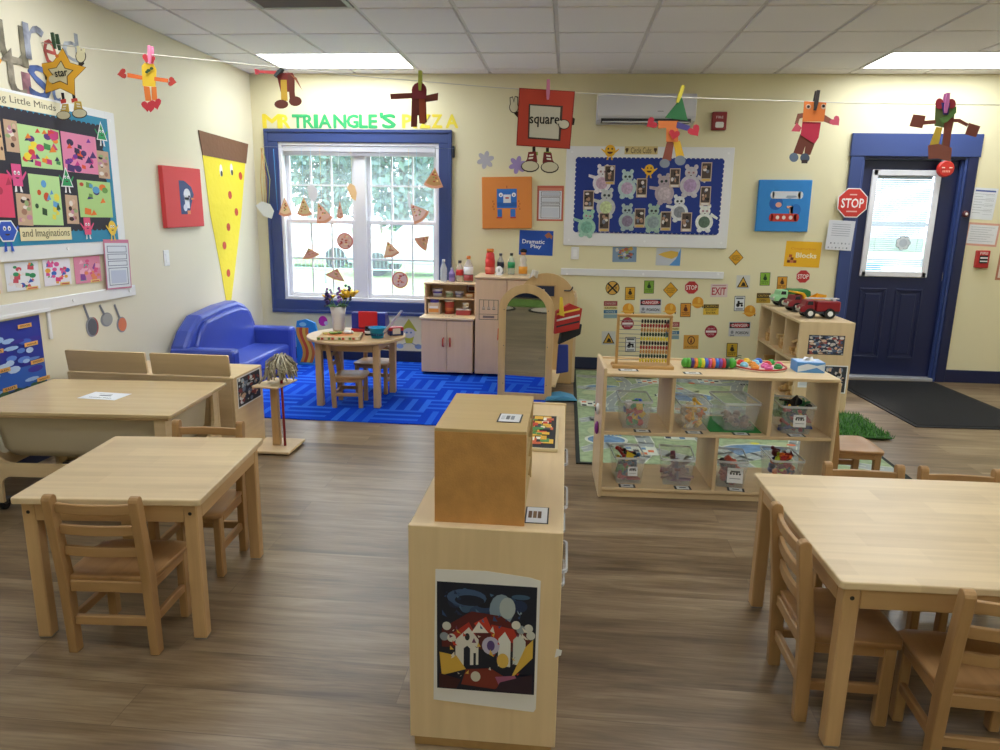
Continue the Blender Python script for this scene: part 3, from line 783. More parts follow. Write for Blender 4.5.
# wooden stand for a toy broom
t = thing('mop_stand', 'small wooden stand with square base and raised plate beside the low shelf', 'stand', T(-1.71, 4.0, 0))
MB().box(-.125, .125, -.135, .135, .010, .026, W_plyx, b=.003).build('base', t)
q = MB()
for a in (-1, 1):
    for b_ in (-1, 1): q.box(a*.09-.012, a*.09+.012, b_*.1-.012, b_*.1+.012, 0, .010, mat('3a3a3a', .7))
q.build('feet', t)
MB().box(-.022, .022, -.018, .018, .026, .40, W_leg, b=.003).build('post', t)
MB(RZ(R(-8))).box(-.082, .082, -.11, .13, .40, .412, W_plyx, b=.003).build('plate', t)
t = thing('toy_mop', 'toy string mop on a red stick standing upside down in the wooden stand', 'mop', T(-1.655, 3.985, .0265))
MB().tube([(0, 0, 0), (-.005, .005, .44)], .008, mat('8d1f2b', .4)).build('handle', t)
q = MB(); rr = random.Random(9); mm = [mat('b5ab92', .95), mat('9d947e', .95), mat('c9c1a8', .95)]
for k in range(150):
    a = rr.uniform(0, 6.28); l = rr.uniform(.07, .10); up_ = rr.uniform(.04, .125)
    q.tube([(0, 0, .44), (.35*l*math.cos(a), .35*l*math.sin(a), .44+up_), (.85*l*math.cos(a), .85*l*math.sin(a), .44+up_*.7), (l*math.cos(a+.2), l*math.sin(a+.2), .45-rr.uniform(-.06, .04))], .0042, mm[k % 3], n=5)
q.build('mop_strings', t)
MB().tube([(0, 0, .42), (0, 0, .47)], .018, mat('a49a83', .9)).build('collar', t)
t = thing('toy_dustpan_brush', 'short grey handle leaning on the plate of the wooden stand', 'brush', T(-1.775, 3.93, .414))
MB().tube([(0, 0, .006), (.02, .01, .03), (.045, .03, .075)], [.007, .006, .005], mat('8d8577', .7)).build('handle', t)
MB().ball((.05, .034, .085), .014, .012, .016, mat('a89f8c', .9)).build('bristles', t)

# sofa
t = thing('child_sofa', 'blue vinyl child sofa with arched back against the left wall', 'sofa', T(-2.66, 5.57, 0))
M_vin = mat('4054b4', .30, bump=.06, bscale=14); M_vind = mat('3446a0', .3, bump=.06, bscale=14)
hy = .63
pts = [(-hy, .03), (hy, .03), (hy, .36), (hy-.03, .44), (hy-.10, .54), (hy-.22, .62), (hy-.36, .662), (-.0, .655), (-hy+.28, .62), (-hy+.12, .52), (-hy+.03, .42), (-hy, .34)]
A = Matrix(((0, 0, 1, 0), (1, 0, 0, 0), (0, 1, 0, 0), (0, 0, 0, 1)))
o = MB().prism(pts, -.255, -.12, M_vin, A).build('backrest', t, bevel=.03)
pts = [(-hy+.13, .24), (hy-.13, .24), (hy-.13, .40), (hy-.17, .50), (hy-.25, .585), (hy-.37, .61), (0, .603), (-hy+.30, .575), (-hy+.19, .49), (-hy+.13, .40)]
MB().prism(pts, -.13, -.085, M_vin, A).build('back_cushion', o, bevel=.02)
for s_ in (-1, 1):
    y0, y1 = (s_*hy, s_*(hy-.125)); y0, y1 = min(y0, y1), max(y0, y1)
    MB().box(-.25, .245, y0, y1, .03, .405, M_vin).build('armrest', t, bevel=.028)
MB().box(-.15, .225, -hy+.127, hy-.127, .14, .262, M_vin).build('seat', t, bevel=.025)
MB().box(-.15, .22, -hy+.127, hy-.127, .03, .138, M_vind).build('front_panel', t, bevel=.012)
q = MB()
for a in (-.2, .2):
    for b_ in (-.5, .5): q.tube([(a, b_, .008), (a, b_, .03)], .02, mat('1c1c20', .6), n=12)
q.build('feet', t)

# wavy rainbow board beside the sofa
t = thing('rainbow_cutout', 'blue board cut-out with orange red and yellow waves beside the sofa', 'cutout', T(-2.395, 6.40, 0.008) @ RZ(R(-8)))
q = MB(RX(PI/2)); q.prism([(-.10, 0), (.13, 0), (.15, .05), (.11, .2), (.12, .3), (.09, .40), (.0, .43), (-.09, .41), (-.11, .3)], -.012, .012, mat('2f8fd0', .4))
for k, (c_, o_) in enumerate((('e8a33c', 0), ('d9542b', .022), ('f0c54a', .044), ('e07a34', .066))):
    L1 = [(-.07+o_*1.4+.03*math.sin(z*16), .02+z) for z in [i*.03 for i in range(12)]]
    L2 = [(x+.031, z) for x, z in L1][::-1]
    q.prism(L1+L2, .012, .0135, mat(c_, .5))
q.ell(-.03, .38, .035, .02, .012, .0135, mat('8fd3ea', .4)); q.build('board', t)
MB().box(-.08, .1, -.035, .035, 0, .012, mat('2f8fd0', .4)).build('foot', t)

# round table
t = thing('round_table', 'small round wooden table on the blue carpet by the window', 'table', T(-1.565, 5.23, .008))
q = MB(); q.ell(0, 0, .37, .37, .478, .50, wood('d9b98c', 0, .3, .12), n=48); q.build('tabletop', t, bevel=.005)
for a in (-1, 1):
    for b_ in (-1, 1): MB().box(a*.215-.024, a*.215+.024, b_*.24-.024, b_*.24+.024, 0, .478, W_leg, b=.004).build('leg', t)
q = MB()
for s_ in (-1, 1): q.box(-.191, .191, s_*.24-.01, s_*.24+.01, .415, .478, W_legx); q.box(s_*.215-.01, s_*.215+.01, -.216, .216, .415, .478, W_legy)
q.build('apron', t)
TZ = .5085

# ---- on the round table
def on(x, y, z, deg=0): return T(x, y, z) @ RZ(R(deg))
t = thing('flower_vase', 'white vase of yellow and purple artificial flowers on the round table', 'vase', on(-1.76, 5.40, TZ) @ Matrix.Scale(1.22, 4))
MB().lathe([(.032, 0), (.038, .01), (.042, .10), (.052, .155), (.046, .155), (.036, .10), (.0, .02)], mat('e6e2e4', .3), 24).build('vase', t)
rr = random.Random(12)
for k in range(9):
    a = rr.uniform(0, 6.28); r_ = rr.uniform(.03, .10); hx, hy_, hz = r_*math.cos(a), r_*math.sin(a)*.8, rr.uniform(.18, .25)
    if k < 5: hx = abs(hx)+.02 if k < 4 else -.07
    q = MB(); q.tube([(0, 0, .05), (hx*.5, hy_*.5, .15), (hx, hy_, hz)], .003, mat('3f6a33', .6), n=5)
    if k < 5:
        for j in range(6):
            b_ = j*PI/3; q.ball((0, 0, 0), .036, .018, .007, mat('f3c41c', .5), n=8, k=5, M=T(hx, hy_, hz) @ RZ(b_) @ RY(-.6) @ T(.02, 0, 0))
        q.ball((hx, hy_, hz+.006), .01, .01, .01, mat('e08a1a', .5), n=8, k=5)
    else:
        c_ = mat(['9a6fc8', '3b2c6b', 'b184d6', '2f2a5c'][k-5], .5)
        for j in range(12):
            q.ball((hx+rr.uniform(-.016, .016)-.01, hy_+rr.uniform(-.016, .016), hz-.05+j*.008), .010, .010, .009, c_, n=6, k=4)
    q.build('flower', t)
q = MB()
for k in range(14):
    a = rr.uniform(0, 6.28); q.add([(0, 0, .14), (.05*math.cos(a-.3), .05*math.sin(a-.3), .17), (.09*math.cos(a), .09*math.sin(a), .155), (.05*math.cos(a+.3), .05*math.sin(a+.3), .165)], [(0, 1, 2, 3)], mat('3c6b35', .6))
q.build('foliage', t)
t = thing('pizza_box', 'flat cardboard pizza box with green and red edge lying on the round table', 'box', on(-1.64, 5.065, TZ, 10) @ Matrix.Scale(1.18, 4))
q = MB(); q.box(-.13, .13, -.10, .10, 0, .022, mat('d9c49e', .7), b=.002)
for k in range(12): q.box(-.125+k*.021, -.110+k*.021, -.1006, -.0998, .004, .018, mat(['5e7a3e', 'b4402f', 'e2d9c2'][k % 3], .7)); q.box(.1298, .1306, -.09+k*.015, -.08+k*.015, .004, .018, mat(['5e7a3e', 'b4402f', 'e2d9c2'][k % 3], .7))
q.build('box', t)
MB().rect(-.12, -.09, .12, .09, .0222, mat('c9a36a', .7)).ell(0, 0, .08, .08, .023, .0236, mat('cf7a3c', .7)).build('lid_print', t)
q = MB(on(-1.69, 5.06, TZ+.0285, 12)); rr = random.Random(2)
for k in range(14): q.ball((rr.uniform(-.06, .05), rr.uniform(-.03, .03), .008), .02, .014, .007, mat(['8aa04a', 'c9b25c', '6d8b3f'][k % 3], .7), n=8, k=5)
tag(q.build('play_salad'), 'green and yellow felt play food on top of the pizza box', 'toy food')
q = MB(on(-1.585, 5.09, TZ+.0285, 12))
for k in range(6): q.ball((.022*math.cos(k), .018*math.sin(k), .012), .018, .016, .012, mat('f0eeea', .9), n=8, k=5)
tag(q.build('white_napkin'), 'crumpled white napkin on top of the pizza box', 'napkin')
t = thing('toy_cash_register', 'blue and red toy cash register at the back of the round table', 'cash register', on(-1.50, 5.39, TZ, 4) @ Matrix.Scale(1.45, 4))
MB().prism([(-.06, 0), (.07, 0), (.07, .05), (.02, .105), (-.02, .11), (-.06, .11)], -.09, .09, mat('27349c', .35), RZ(PI/2) @ RX(PI/2) @ Matrix.Identity(4)).build('body', t, bevel=.006)
MB().box(-.05, .05, -.074, -.063, .03, .118, mat('d2222c', .4), b=.004).build('screen_panel', t)
MB().box(-.09, .09, -.072, -.062, .002, .026, mat('c8222c', .4), b=.003).build('drawer', t)
t = thing('seasoning_jar', 'small black lidded jar with white label in front of the toy register', 'jar', on(-1.475, 5.22, TZ))
MB().lathe([(.022, 0), (.025, .004), (.025, .045), (.02, .052)], mat('26242a', .3), 18).build('jar', t)
MB().lathe([(.0255, .014), (.0255, .034)], mat('e8e6e6', .5), 18).build('label_band', t)
MB().lathe([(.021, .052), (.021, .068)], mat('1b1a1d', .4), 18).build('lid', t)
t = thing('blue_basket', 'bright blue small plastic basket holding cards on the round table', 'basket', on(-1.375, 5.12, TZ))
MB().lathe([(.042, 0), (.056, .072), (.064, .074), (.064, .080), (.052, .080), (.040, .006)], mat('1c96cf', .35), 28, sx=1.05).build('basket', t)
q = MB()
for k in range(9):
    a = -PI/2+(-4+k)*.24; q.box(-.004, .004, -.002, .002, .02, .058, mat('12406b', .5), T(.0535*math.cos(a)*1.05, .0535*math.sin(a), 0) @ RZ(a+PI/2) @ RX(-.17))
q.build('slots', t)
tag(MB(on(-1.31, 5.16, TZ+.062) @ RY(R(-52)) @ RZ(.2)).box(-.035, .175, -.07, .07, 0, .004, mat('e9e4df', .6), b=.001).rect(-.02, -.06, .165, .06, .004, mat('cfc6bf', .6)).rect(.10, -.05, .16, .05, .0048, mat('c0604e', .6)).build('menu_card'), 'open white menu card leaning up out of the blue basket', 'menu')
tag(MB(on(-1.275, 5.27, TZ, 30)).box(-.055, .055, -.03, .03, 0, .035, mat('27306e', .4), b=.004).box(-.056, .056, -.031, .031, .035, .062, mat('b4262c', .4), b=.004).box(-.03, .03, -.0315, -.0305, .01, .055, mat('e8d9cf', .6)).build('toy_box'), 'dark blue and red box at the right edge of the round table', 'box')

# ---- toy kitchen
W_kit = wood('ebcaa4', 2, .42, .06); W_kitx = wood('ebd0aa', 0, .42, .07)
red_h = mat('c4412f', .35)
t = thing('toy_kitchen_counter', 'toy kitchen cupboard with two doors and an open hutch beside the window', 'cabinet', T(-1.03, 6.37, 0.008))
MB().box(-.232, .232, -.19, .22, .02, .498, W_kit, b=.002).build('carcass', t)
for s_ in (-1, 1):
    d_ = MB().box(min(s_*.002, s_*.228), max(s_*.002, s_*.228), -.206, -.191, .025, .492, W_kit, b=.003).build('door', t)
    x = s_*.028; MB().tube([(x, -.207, .335), (x+s_*.004, -.230, .328), (x+s_*.004, -.230, .267), (x, -.207, .26)], .007, red_h, n=8).build('handle', d_)
MB().box(-.245, .245, -.225, .225, .498, .517, W_kitx, b=.003).build('worktop', t)
q = MB(); q.box(-.235, -.220, -.02, .22, 0.517, .79, W_kit); q.box(.220, .235, -.02, .22, 0.517, .79, W_kit); q.box(-.220, .220, .205, .22, 0.517, .79, W_kit); q.build('hutch', t)
MB().box(-.240, .240, -.03, .225, .79, .805, W_kitx, b=.002).build('hutch_top', t)
MB().box(-.220, .220, -.015, .205, .655, .668, W_kitx).build('shelf_board', t)
q = MB()
for k in range(4): q.box(-.06+k*.03, -.045+k*.03, -.13, -.11, .517, .5176, mat('9b8f80', .6))
q.build('burner_marks', t)
t = thing('toy_refrigerator', 'tall pink-toned wooden toy kitchen cabinet with two doors behind the mirror', 'cabinet', T(-.455, 6.37, 0.008))
MB().box(-.325, .325, -.19, .22, .02, .868, W_kit, b=.002).build('carcass', t)
for x0, x1 in ((-.322, -.052), (-.044, .322)):
    d_ = MB().box(x0, x1, -.206, -.191, .025, .862, W_kit, b=.003).build('door', t)
MB().box(-.335, .335, -.225, .225, .868, .885, W_kitx, b=.003).build('cabinet_top', t)
q = MB(T(-.205, -.2062, .60) @ RX(PI/2)); kk = mat('4a3a33', .6)
def outline(q, x0, y0, x1, y1, w, th, m):
    q.rect(x0, y0, x1, y0+th, w, m); q.rect(x0, y1-th, x1, y1, w, m); q.rect(x0, y0, x0+th, y1, w, m); q.rect(x1-th, y0, x1, y1, w, m)
outline(q, -.085, -.09, .085, .085, 0, .004, kk); outline(q, -.085, -.09, .085, -.04, 0, .003, kk)
q.rect(-.05, -.075, .05, -.055, 0, mat('8a7668', .6))
for x in (-.045, 0, .045): q.rect(x-.002, .02, x+.002, .08, 0, kk); q.ell(x, .012, .013, .016, 0, .0007, mat('cdb59b', .6), n=14); q.rect(x-.014, .0, x+.014, .004, .0008, kk)
q.build('oven_drawing', t)

def bottle(label, x, y, z, h, r, body, cap, lab=None, lab2=None, clear=False, neck=.35, group='play bottles on the toy kitchen'):
    t = thing('toy_bottle', label, 'bottle', on(x, y, z), group)
    r *= 1.22
    mb_ = glass_mat(body, .38, .15, 'clear_plastic') if clear else mat(body, .3)
    MB().lathe([(r*.9, 0), (r, h*.04), (r, h*.30), (r*.93, h*.36), (r, h*.44), (r*.96, h*.60), (r*neck*1.4, h*.80), (r*neck, h*.86), (r*neck, h*.9)], mb_, 20).build('body', t)
    MB().lathe([(r*neck*1.25, h*.88), (r*neck*1.25, h), (r*neck*1.1, h)], mat(cap, .4), 16).build('cap', t)
    if lab: MB().lathe([(r*1.015, h*.30), (r*.97, h*.36), (r*1.015, h*.44), (r*1.0, h*.58)], mat(lab, .5), 20).build('label_band', t)
    if lab2: q = MB(); q.lathe([(r*1.02, h*.06), (r*1.02, h*.28)], mat(lab2, .5), 20); q.build('lower_band', t)
def bx(px, y): return at(px, 270, 'y', y).x
HT, KT = .8135, .8935
bottle('tall clear bottle at the left end of the hutch top', bx(444, 6.5), 6.48, HT, .20, .026, 'dfe6ee', 'd9dfe6', clear=True)
bottle('small purple bottle second from the left on the hutch top', bx(452, 6.5), 6.50, HT, .125, .024, '9c87c4', 'c9c3d8', lab='7d6bb0')
bottle('clear bottle with red label and black cap on the hutch top', bx(459.5, 6.5), 6.52, HT, .19, .030, 'e6d9c9', '1f1d1d', lab='c92f2a', clear=True)
bottle('clear bottle with orange cap and juice label at the right end of the hutch top', bx(468.5, 6.5), 6.50, HT, .235, .036, 'd9cfd4', 'e8862c', lab='eef0f4', lab2='a5474a', clear=True)
bottle('red juice bottle with orange cap on the tall kitchen cabinet', bx(490, 6.45), 6.45, KT, .225, .036, 'd6322c', 'e88a2f', lab='d6322c', lab2='e26a5a', neck=.6)
bottle('clear bottle with black label and cap on the tall kitchen cabinet', bx(500, 6.45), 6.50, KT, .185, .026, 'c6ccd4', '3d3f44', lab='232a3c', clear=True)
bottle('clear green labelled bottle on the tall kitchen cabinet', bx(511, 6.45), 6.48, KT, .19, .027, 'd3e6da', '1d1d20', lab='2e9c62', clear=True)
t = thing('syrup_figure_bottle', 'orange labelled figure-shaped bottle with dark top at the right of the tall cabinet', 'bottle', on(bx(523, 6.4), 6.40, KT), 'play bottles on the toy kitchen')
MB().lathe([(.034, 0), (.038, .01), (.038, .085), (.026, .11), (.033, .14), (.018, .165), (.014, .18)], mat('cfc6ba', .35), 20).build('body', t)
MB().lathe([(.0388, .015), (.0388, .08)], mat('e09a2e', .5), 20).build('label_band', t)
q = MB(); q.ball((0, 0, .198), .024, .022, .026, mat('c2795a', .5)); q.ball((0, .004, .213), .031, .028, .022, mat('17151a', .7)); q.build('top', t)
q = MB(on(bx(499, 6.33), 6.34, KT)); q.lathe([(.03, 0), (.034, .008), (.03, .012)], mat('e9e9ec', .4), 20); q.ball((0, 0, .045), .032, .012, .036, mat('eceef1', .5)); q.ell(0, 0, .005, .018, .011, .0125, mat('8d8f99', .5), T(0, -.001, .045) @ RX(PI/2))
tag(q.build('white_timer'), 'round white toy timer in front of the bottles on the tall cabinet', 'toy timer')
def tub(label, px, y, z, h, r, body, lid, band=None, taper=.85, name='food_tub'):
    t = thing(name, label, 'food container', on(bx(px, y), y, z), 'empty food containers in the kitchen hutch')
    MB().lathe([(r*taper, 0), (r, h*.9)], mat(body, .45), 20).build('body', t)
    MB().lathe([(r*1.06, h*.88), (r*1.06, h), (r*.9, h)], mat(lid, .4), 20).build('lid', t)
    if band: MB().lathe([(r*(taper+.03), h*.2), (r*(.97), h*.7)], mat(band, .5), 20).build('label_band', t)
S1, S2 = .6765, .5255
tub('white and purple tub at the left of the upper hutch shelf', 437.5, 6.47, S1, .072, .046, 'e6e4ee', 'f1f0f4', '3a2f8f')
tub('pale green cup on the upper hutch shelf', 449.5, 6.45, S1, .05, .036, 'bcc7a6', 'e6e6da', '7d9463')
tub('grey and white tub on the upper hutch shelf', 459.5, 6.46, S1, .052, .04, 'cfcbd6', 'ece9f0', '6b6486')
tag(MB(on(bx(470, 6.46), 6.46, S1)).box(-.035, .035, -.02, .02, 0, .038, mat('dd9a55', .5), b=.002).box(-.028, .028, -.0206, -.02, .006, .03, mat('f0d9b0', .5)).build('orange_food_box'), 'small orange food box at the right of the upper hutch shelf', 'food container', 'empty food containers in the kitchen hutch')
q = MB(on(bx(470, 6.46), 6.58, S1) @ RX(PI/2)); q.rect(-.045, .03, .045, .12, 0, mat('8c2f2a', .5), t=.008); q.rect(-.036, .04, .036, .11, .008, mat('e4d8d2', .5)); q.rect(-.028, .05, .028, .085, .0088, mat('7a3d36', .5))
tag(q.build('red_framed_card'), 'red framed picture card at the back of the upper hutch shelf', 'card')
t = thing('snack_jar', 'big square plastic snack jar with purple lid at the left of the lower hutch shelf', 'food container', on(bx(434.5, 6.40), 6.40, S2), 'empty food containers in the kitchen hutch')
MB().prism(rrect(-.058, -.045, .058, .045, .015), 0, .105, mat('cdb7a2', .35)).build('body', t, bevel=.004)
MB().box(-.045, .045, -.0465, -.045, .02, .05, mat('d98f45', .5)).box(-.04, .04, -.0465, -.045, .055, .075, mat('e8e6f0', .5)).build('front_label', t)
MB().lathe([(.042, .105), (.042, .13), (.038, .132)], mat('41389c', .4), 20).build('lid', t)
tub('red snack canister with white lid on the lower hutch shelf', 449.5, 6.44, S2, .125, .043, 'b8483a', 'd9cfc8', 'd97a4e', taper=1)
t = thing('red_food_tray', 'low pink-red plastic tray with clear lid on the lower hutch shelf', 'food container', on(bx(464, 6.38), 6.38, S2), 'empty food containers in the kitchen hutch')
MB().prism(rrect(-.066, -.04, .066, .04, .012), 0, .045, mat('b24a4d', .4)).build('tray', t, bevel=.004)
MB().prism(rrect(-.07, -.044, .07, .044, .012), .045, .054, mat('dccfca', .3)).build('lid', t, bevel=.002)
tub('small white flowered cup on top of the red tray', 466, 6.40, S2+.055, .05, .030, 'e9e4d8', 'efece2', 'd9c69c')

# ---- dress-up mirror unit
W_mir = wood('d4b27c', 2, .42, .12)
def arch(hw, h, n=16):
    pts = [(-hw, 0), (hw, 0)]
    for k in range(n+1):
        a = PI*k/n; pts.append((hw*math.cos(a), h-hw*.92+hw*.92*math.sin(a)))
    return pts
def ring_prism(mb, outer, inner, w0, w1, m, M):
    """outer and inner outline with equal point counts, joined as a frame"""
    n = len(outer); vs = []
    for w_ in (w0, w1): vs += [(x, y, w_) for x, y in outer]+[(x, y, w_) for x, y in inner]
    fs = []
    for k in range(n):
        l = (k+1) % n
        fs.append((k, n+k, n+l, l)); fs.append((2*n+k, 2*n+l, 3*n+l, 3*n+k))
        fs.append((k, l, 2*n+l, 2*n+k)); fs.append((n+k, 3*n+k, 3*n+l, n+l))
    mb.add(vs, fs, m, M)
MX, MY = -.29, 5.42
t = thing('dress_up_mirror', 'arched wooden dress-up stand with a tall mirror, its base behind the gold box', 'mirror', T(MX, MY, .008) @ RZ(R(-3.5)))
outer = arch(.212, .895); inner = [(-.158, .045), (.158, .045)]+[(.158*math.cos(PI*k/16), .68+.15*math.sin(PI*k/16)) for k in range(17)]
q = MB(); ring_prism(q, outer, inner, -.009, .009, W_mir, RX(PI/2)); q.build('front_frame', t, bevel=.002)
q = MB(); q.prism([(x*1.02, y) for x, y in inner], -.008, -.004, mat('c9ccd0', .02, metal=1), RX(PI/2)); q.build('mirror_glass', t)
MB().prism([(x*1.04, y) for x, y in inner], -.0135, -.0085, W_mir, RX(PI/2)).build('mirror_backing', t)
q = MB()
for x in (-.17, .17):
    for z in (.12, .42, .70): q.ball((x, -.010, z), .004, .003, .004, mat('3a3a3a', .4), n=8, k=4)
q.build('mirror_clips', t)
q = MB(); q.prism(arch(.235, .94), .60, .618, W_mir, T(.10, 0, 0) @ RX(PI/2) @ Matrix.Scale(-1, 4, (0, 0, 1))); q.build('rear_panel', t, bevel=.002)
MB().box(-.20, .24, .02, .60, .10, .118, W_plyx, b=.002).build('shelf_board', t)
MB().tube([(.03, .01, .80), (.08, .60, .80)], .012, W_leg, n=12).build('hanging_rail', t)
q = MB()
for (x0, x1, y) in ((.245, .285, .604),):
    q.tube([(x0, y-.02, .80), (x0+.05, y-.02, .80), (x0+.068, y-.02, .82), (x0+.07, y-.02, .835)], .006, mat('2a2624', .4))
q.build('coat_hook', t)
# clothing and bags that hang from the rail
def cloth(name, label, pts, th, c_, x, y, z, deg=90, extra=None, group='dress-up clothes on the mirror stand', cat='clothing'):
    q = MB(); n = len(pts); q.prism(pts, -th/2, th/2, mat(c_, .75), RX(PI/2))
    if extra: extra(q)
    o = q.build(name, None, T(x, y, z) @ RZ(R(deg)), bevel=th*.3)
    return tag(o, label, cat, group)
def stripes(q):
    for k in range(3): q.prism([(-.09, -.11-k*.05), (.10, -.07-k*.05), (.10, -.055-k*.05), (-.09, -.095-k*.05)], .0205, .0215, mat(['e8c24a', 'd9d4cc', '2a2c33'][k], .7), RX(PI/2))
cloth('red_bag', 'red bag with yellow and white stripes hanging behind the mirror', [(-.10, -.26), (.10, -.22), (.12, -.06), (.02, -.02), (-.09, -.08)], .04, 'b02a24', .02, 5.66, .76, 18, stripes, cat='bag')
cloth('black_bag', 'black bag hanging below the red bag behind the mirror', [(-.08, -.20), (.11, -.12), (.12, -.03), (-.06, -.09)], .05, '191a1f', .03, 5.72, .60, 20, cat='bag')
cloth('blue_cloth', 'dark blue garment hanging low behind the mirror', [(-.05, -.24), (.05, -.22), (.04, 0), (-.04, 0)], .03, '273a8c', .0, 5.60, .42, 0)
cloth('yellow_strap', 'yellow strap hanging beside the mirror top', [(-.012, -.14), (.03, -.15), (.012, 0), (-.01, 0)], .008, 'e3c23a', -.03, 5.56, .80, 0)
cloth('light_blue_cloth', 'pale blue cloth lying at the foot of the mirror stand', [(-.14, 0), (.12, 0), (.10, .02), (.0, .045), (-.12, .03)], .16, '4f93b8', .0, 5.46, .01, 10)
cloth('orange_scarf', 'orange scrap of fabric poking out at the left of the mirror', [(-.012, -.06), (.010, -.03), (.012, .03), (-.008, .04)], .01, 'e0552c', -.500, 5.436, .52, 0)
q = MB()
for k in range(5): q.tube([(-.03+.006*k, 0, .015*k), (0, -.02, .03+.008*k), (.03+.003*k, 0, .012*k)], .007, mat('e4dfd2', .85), n=6)
tag(q.build('white_rope', None, T(-.27, 5.99, .868+.04)), 'coil of white cord draped over the top of the mirror stand', 'cord', 'dress-up clothes on the mirror stand')
q = MB(RX(PI/2)); q.rect(-.085, -.05, .085, .055, 0, mat('b99663', .5), t=.010); q.rect(-.075, -.04, .075, .045, .010, mat('1d2740', .6))
tag(q.build('small_chalkboard', None, T(-.165, 5.975, .80) @ RZ(0)), 'small dark chalkboard between the mirror and its rear panel', 'chalkboard')
t = thing('wooden_book_rack', 'narrow tall wooden rack standing behind the dress-up mirror', 'rack', T(.055, 6.35, .008))
for y in (-.28, .28): MB().box(-.05, .05, y-.009, y+.009, 0, .74, W_ply, b=.002).build('end_panel', t)
MB().box(.036, .05, -.271, .271, .03, .74, W_ply, b=.002).build('back_panel', t)
for z in (.05, .28, .50, .70): MB().box(-.045, .036, -.271, .271, z, z+.014, W_plyy, b=.001).build('shelf_board', t)

# ---- centre shelf
SZ = .64
t = thing('centre_shelf', 'light wooden storage shelf in the middle foreground with a taped painting print', 'shelf', T(0, 0, 0))
cx0, cx1, cy0, cy1 = -.372, .018, 1.64, 2.90
MB().box(cx0, cx1, cy0+.018, cy1-.012, SZ-.018, SZ, W_plyy, b=.002).build('top', t)
MB().box(cx0, cx1, cy0, cy0+.018, .03, SZ+.004, wood('e4caa0', 2, .42, .09), b=.002).build('end_panel', t)
MB().box(cx0, cx1+.004, cy1-.012, cy1+.006, .03, SZ+.006, W_ply, b=.002).build('end_panel', t)
MB().box(cx0, cx0+.012, cy0+.018, cy1-.012, .03, SZ-.018, W_plyy).build('back_panel', t)
for z in (.05, .33): MB().box(cx0+.012, cx1-.004, cy0+.018, cy1-.012, z, z+.018, W_plyy, b=.002).build('shelf_board', t)
for y in (2.05, 2.52): MB().box(cx0+.012, cx1-.008, y, y+.018, .068, SZ-.018, W_ply).build('divider', t)
MB().box(cx0+.01, cx1-.01, cy0+.01, cy1-.02, .0, .05, wood('b89462', 1)).build('plinth', t)

# bins
M_clear = glass_mat('e3e8ea', .16, .2, 'frosted_plastic')
def bin_mesh(w, d_, h):
    q = MB(); k = .80; th = .003
    def rg(sx, sy, z, r): return [(x, y, z) for x, y in rrect(-sx, -sy, sx, sy, r, 3)]
    L_ = [rg(w/2*k, d_/2*k, 0, .012), rg(w/2*.97, d_/2*.97, h*.94, .016), rg(w/2*.97-th, d_/2*.97-th, h*.94, .016), rg(w/2*k-th, d_/2*k-th, th, .012)]
    n = len(L_[0]); vs = sum(L_, []); fs = []
    for i in range(3):
        for j in range(n): fs.append((i*n+j, i*n+(j+1) % n, (i+1)*n+(j+1) % n, (i+1)*n+j))
    fs.append(list(range(n))[::-1]); fs.append(list(range(3*n, 4*n)))
    q.add(vs, fs, M_clear, None, False)
    r_ = MB(); o1 = [(x, y) for x, y in rrect(-w/2, -d_/2, w/2, d_/2, .018, 3)]; i1 = [(x, y) for x, y in rrect(-w/2*.95, -d_/2*.95, w/2*.95, d_/2*.95, .016, 3)]
    ring_prism(r_, o1, i1, h*.93, h, glass_mat('f0f3f5', .5, .2, 'frosted_rim'), I4)
    return q, r_
def make_bin(label, M, w, d_, h, group, card=None):
    t = thing('storage_bin', label, 'bin', M, group); q, r_ = bin_mesh(w, d_, h)
    q.build('tub', t); r_.build('rim', t)
    if card:
        A = T(card[0], -d_/2*(.80+.17*.5)-.002, h*.48) @ RX(PI/2-.14)
        s_ = card[1]; c_ = MB(A); c_.rect(-s_/2, -s_/2, s_/2, s_/2, 0, mat('f1f2f3', .6))
        for k in range(4): c_.rect(-s_*.34+k*s_*.19, s_*.05, -s_*.34+k*s_*.19+s_*.12, s_*.22-(k % 2)*s_*.05, .0008, mat('22242a', .6))
        c_.rect(-s_*.3, s_*.2, s_*.3, s_*.32, .0009, mat('2a2c33', .6)); c_.rect(-s_*.35, -s_*.22, s_*.35, -s_*.18, .0008, mat('8b8e96', .6))
        c_.build('picture_label', t)
    return t
_TOY = {}
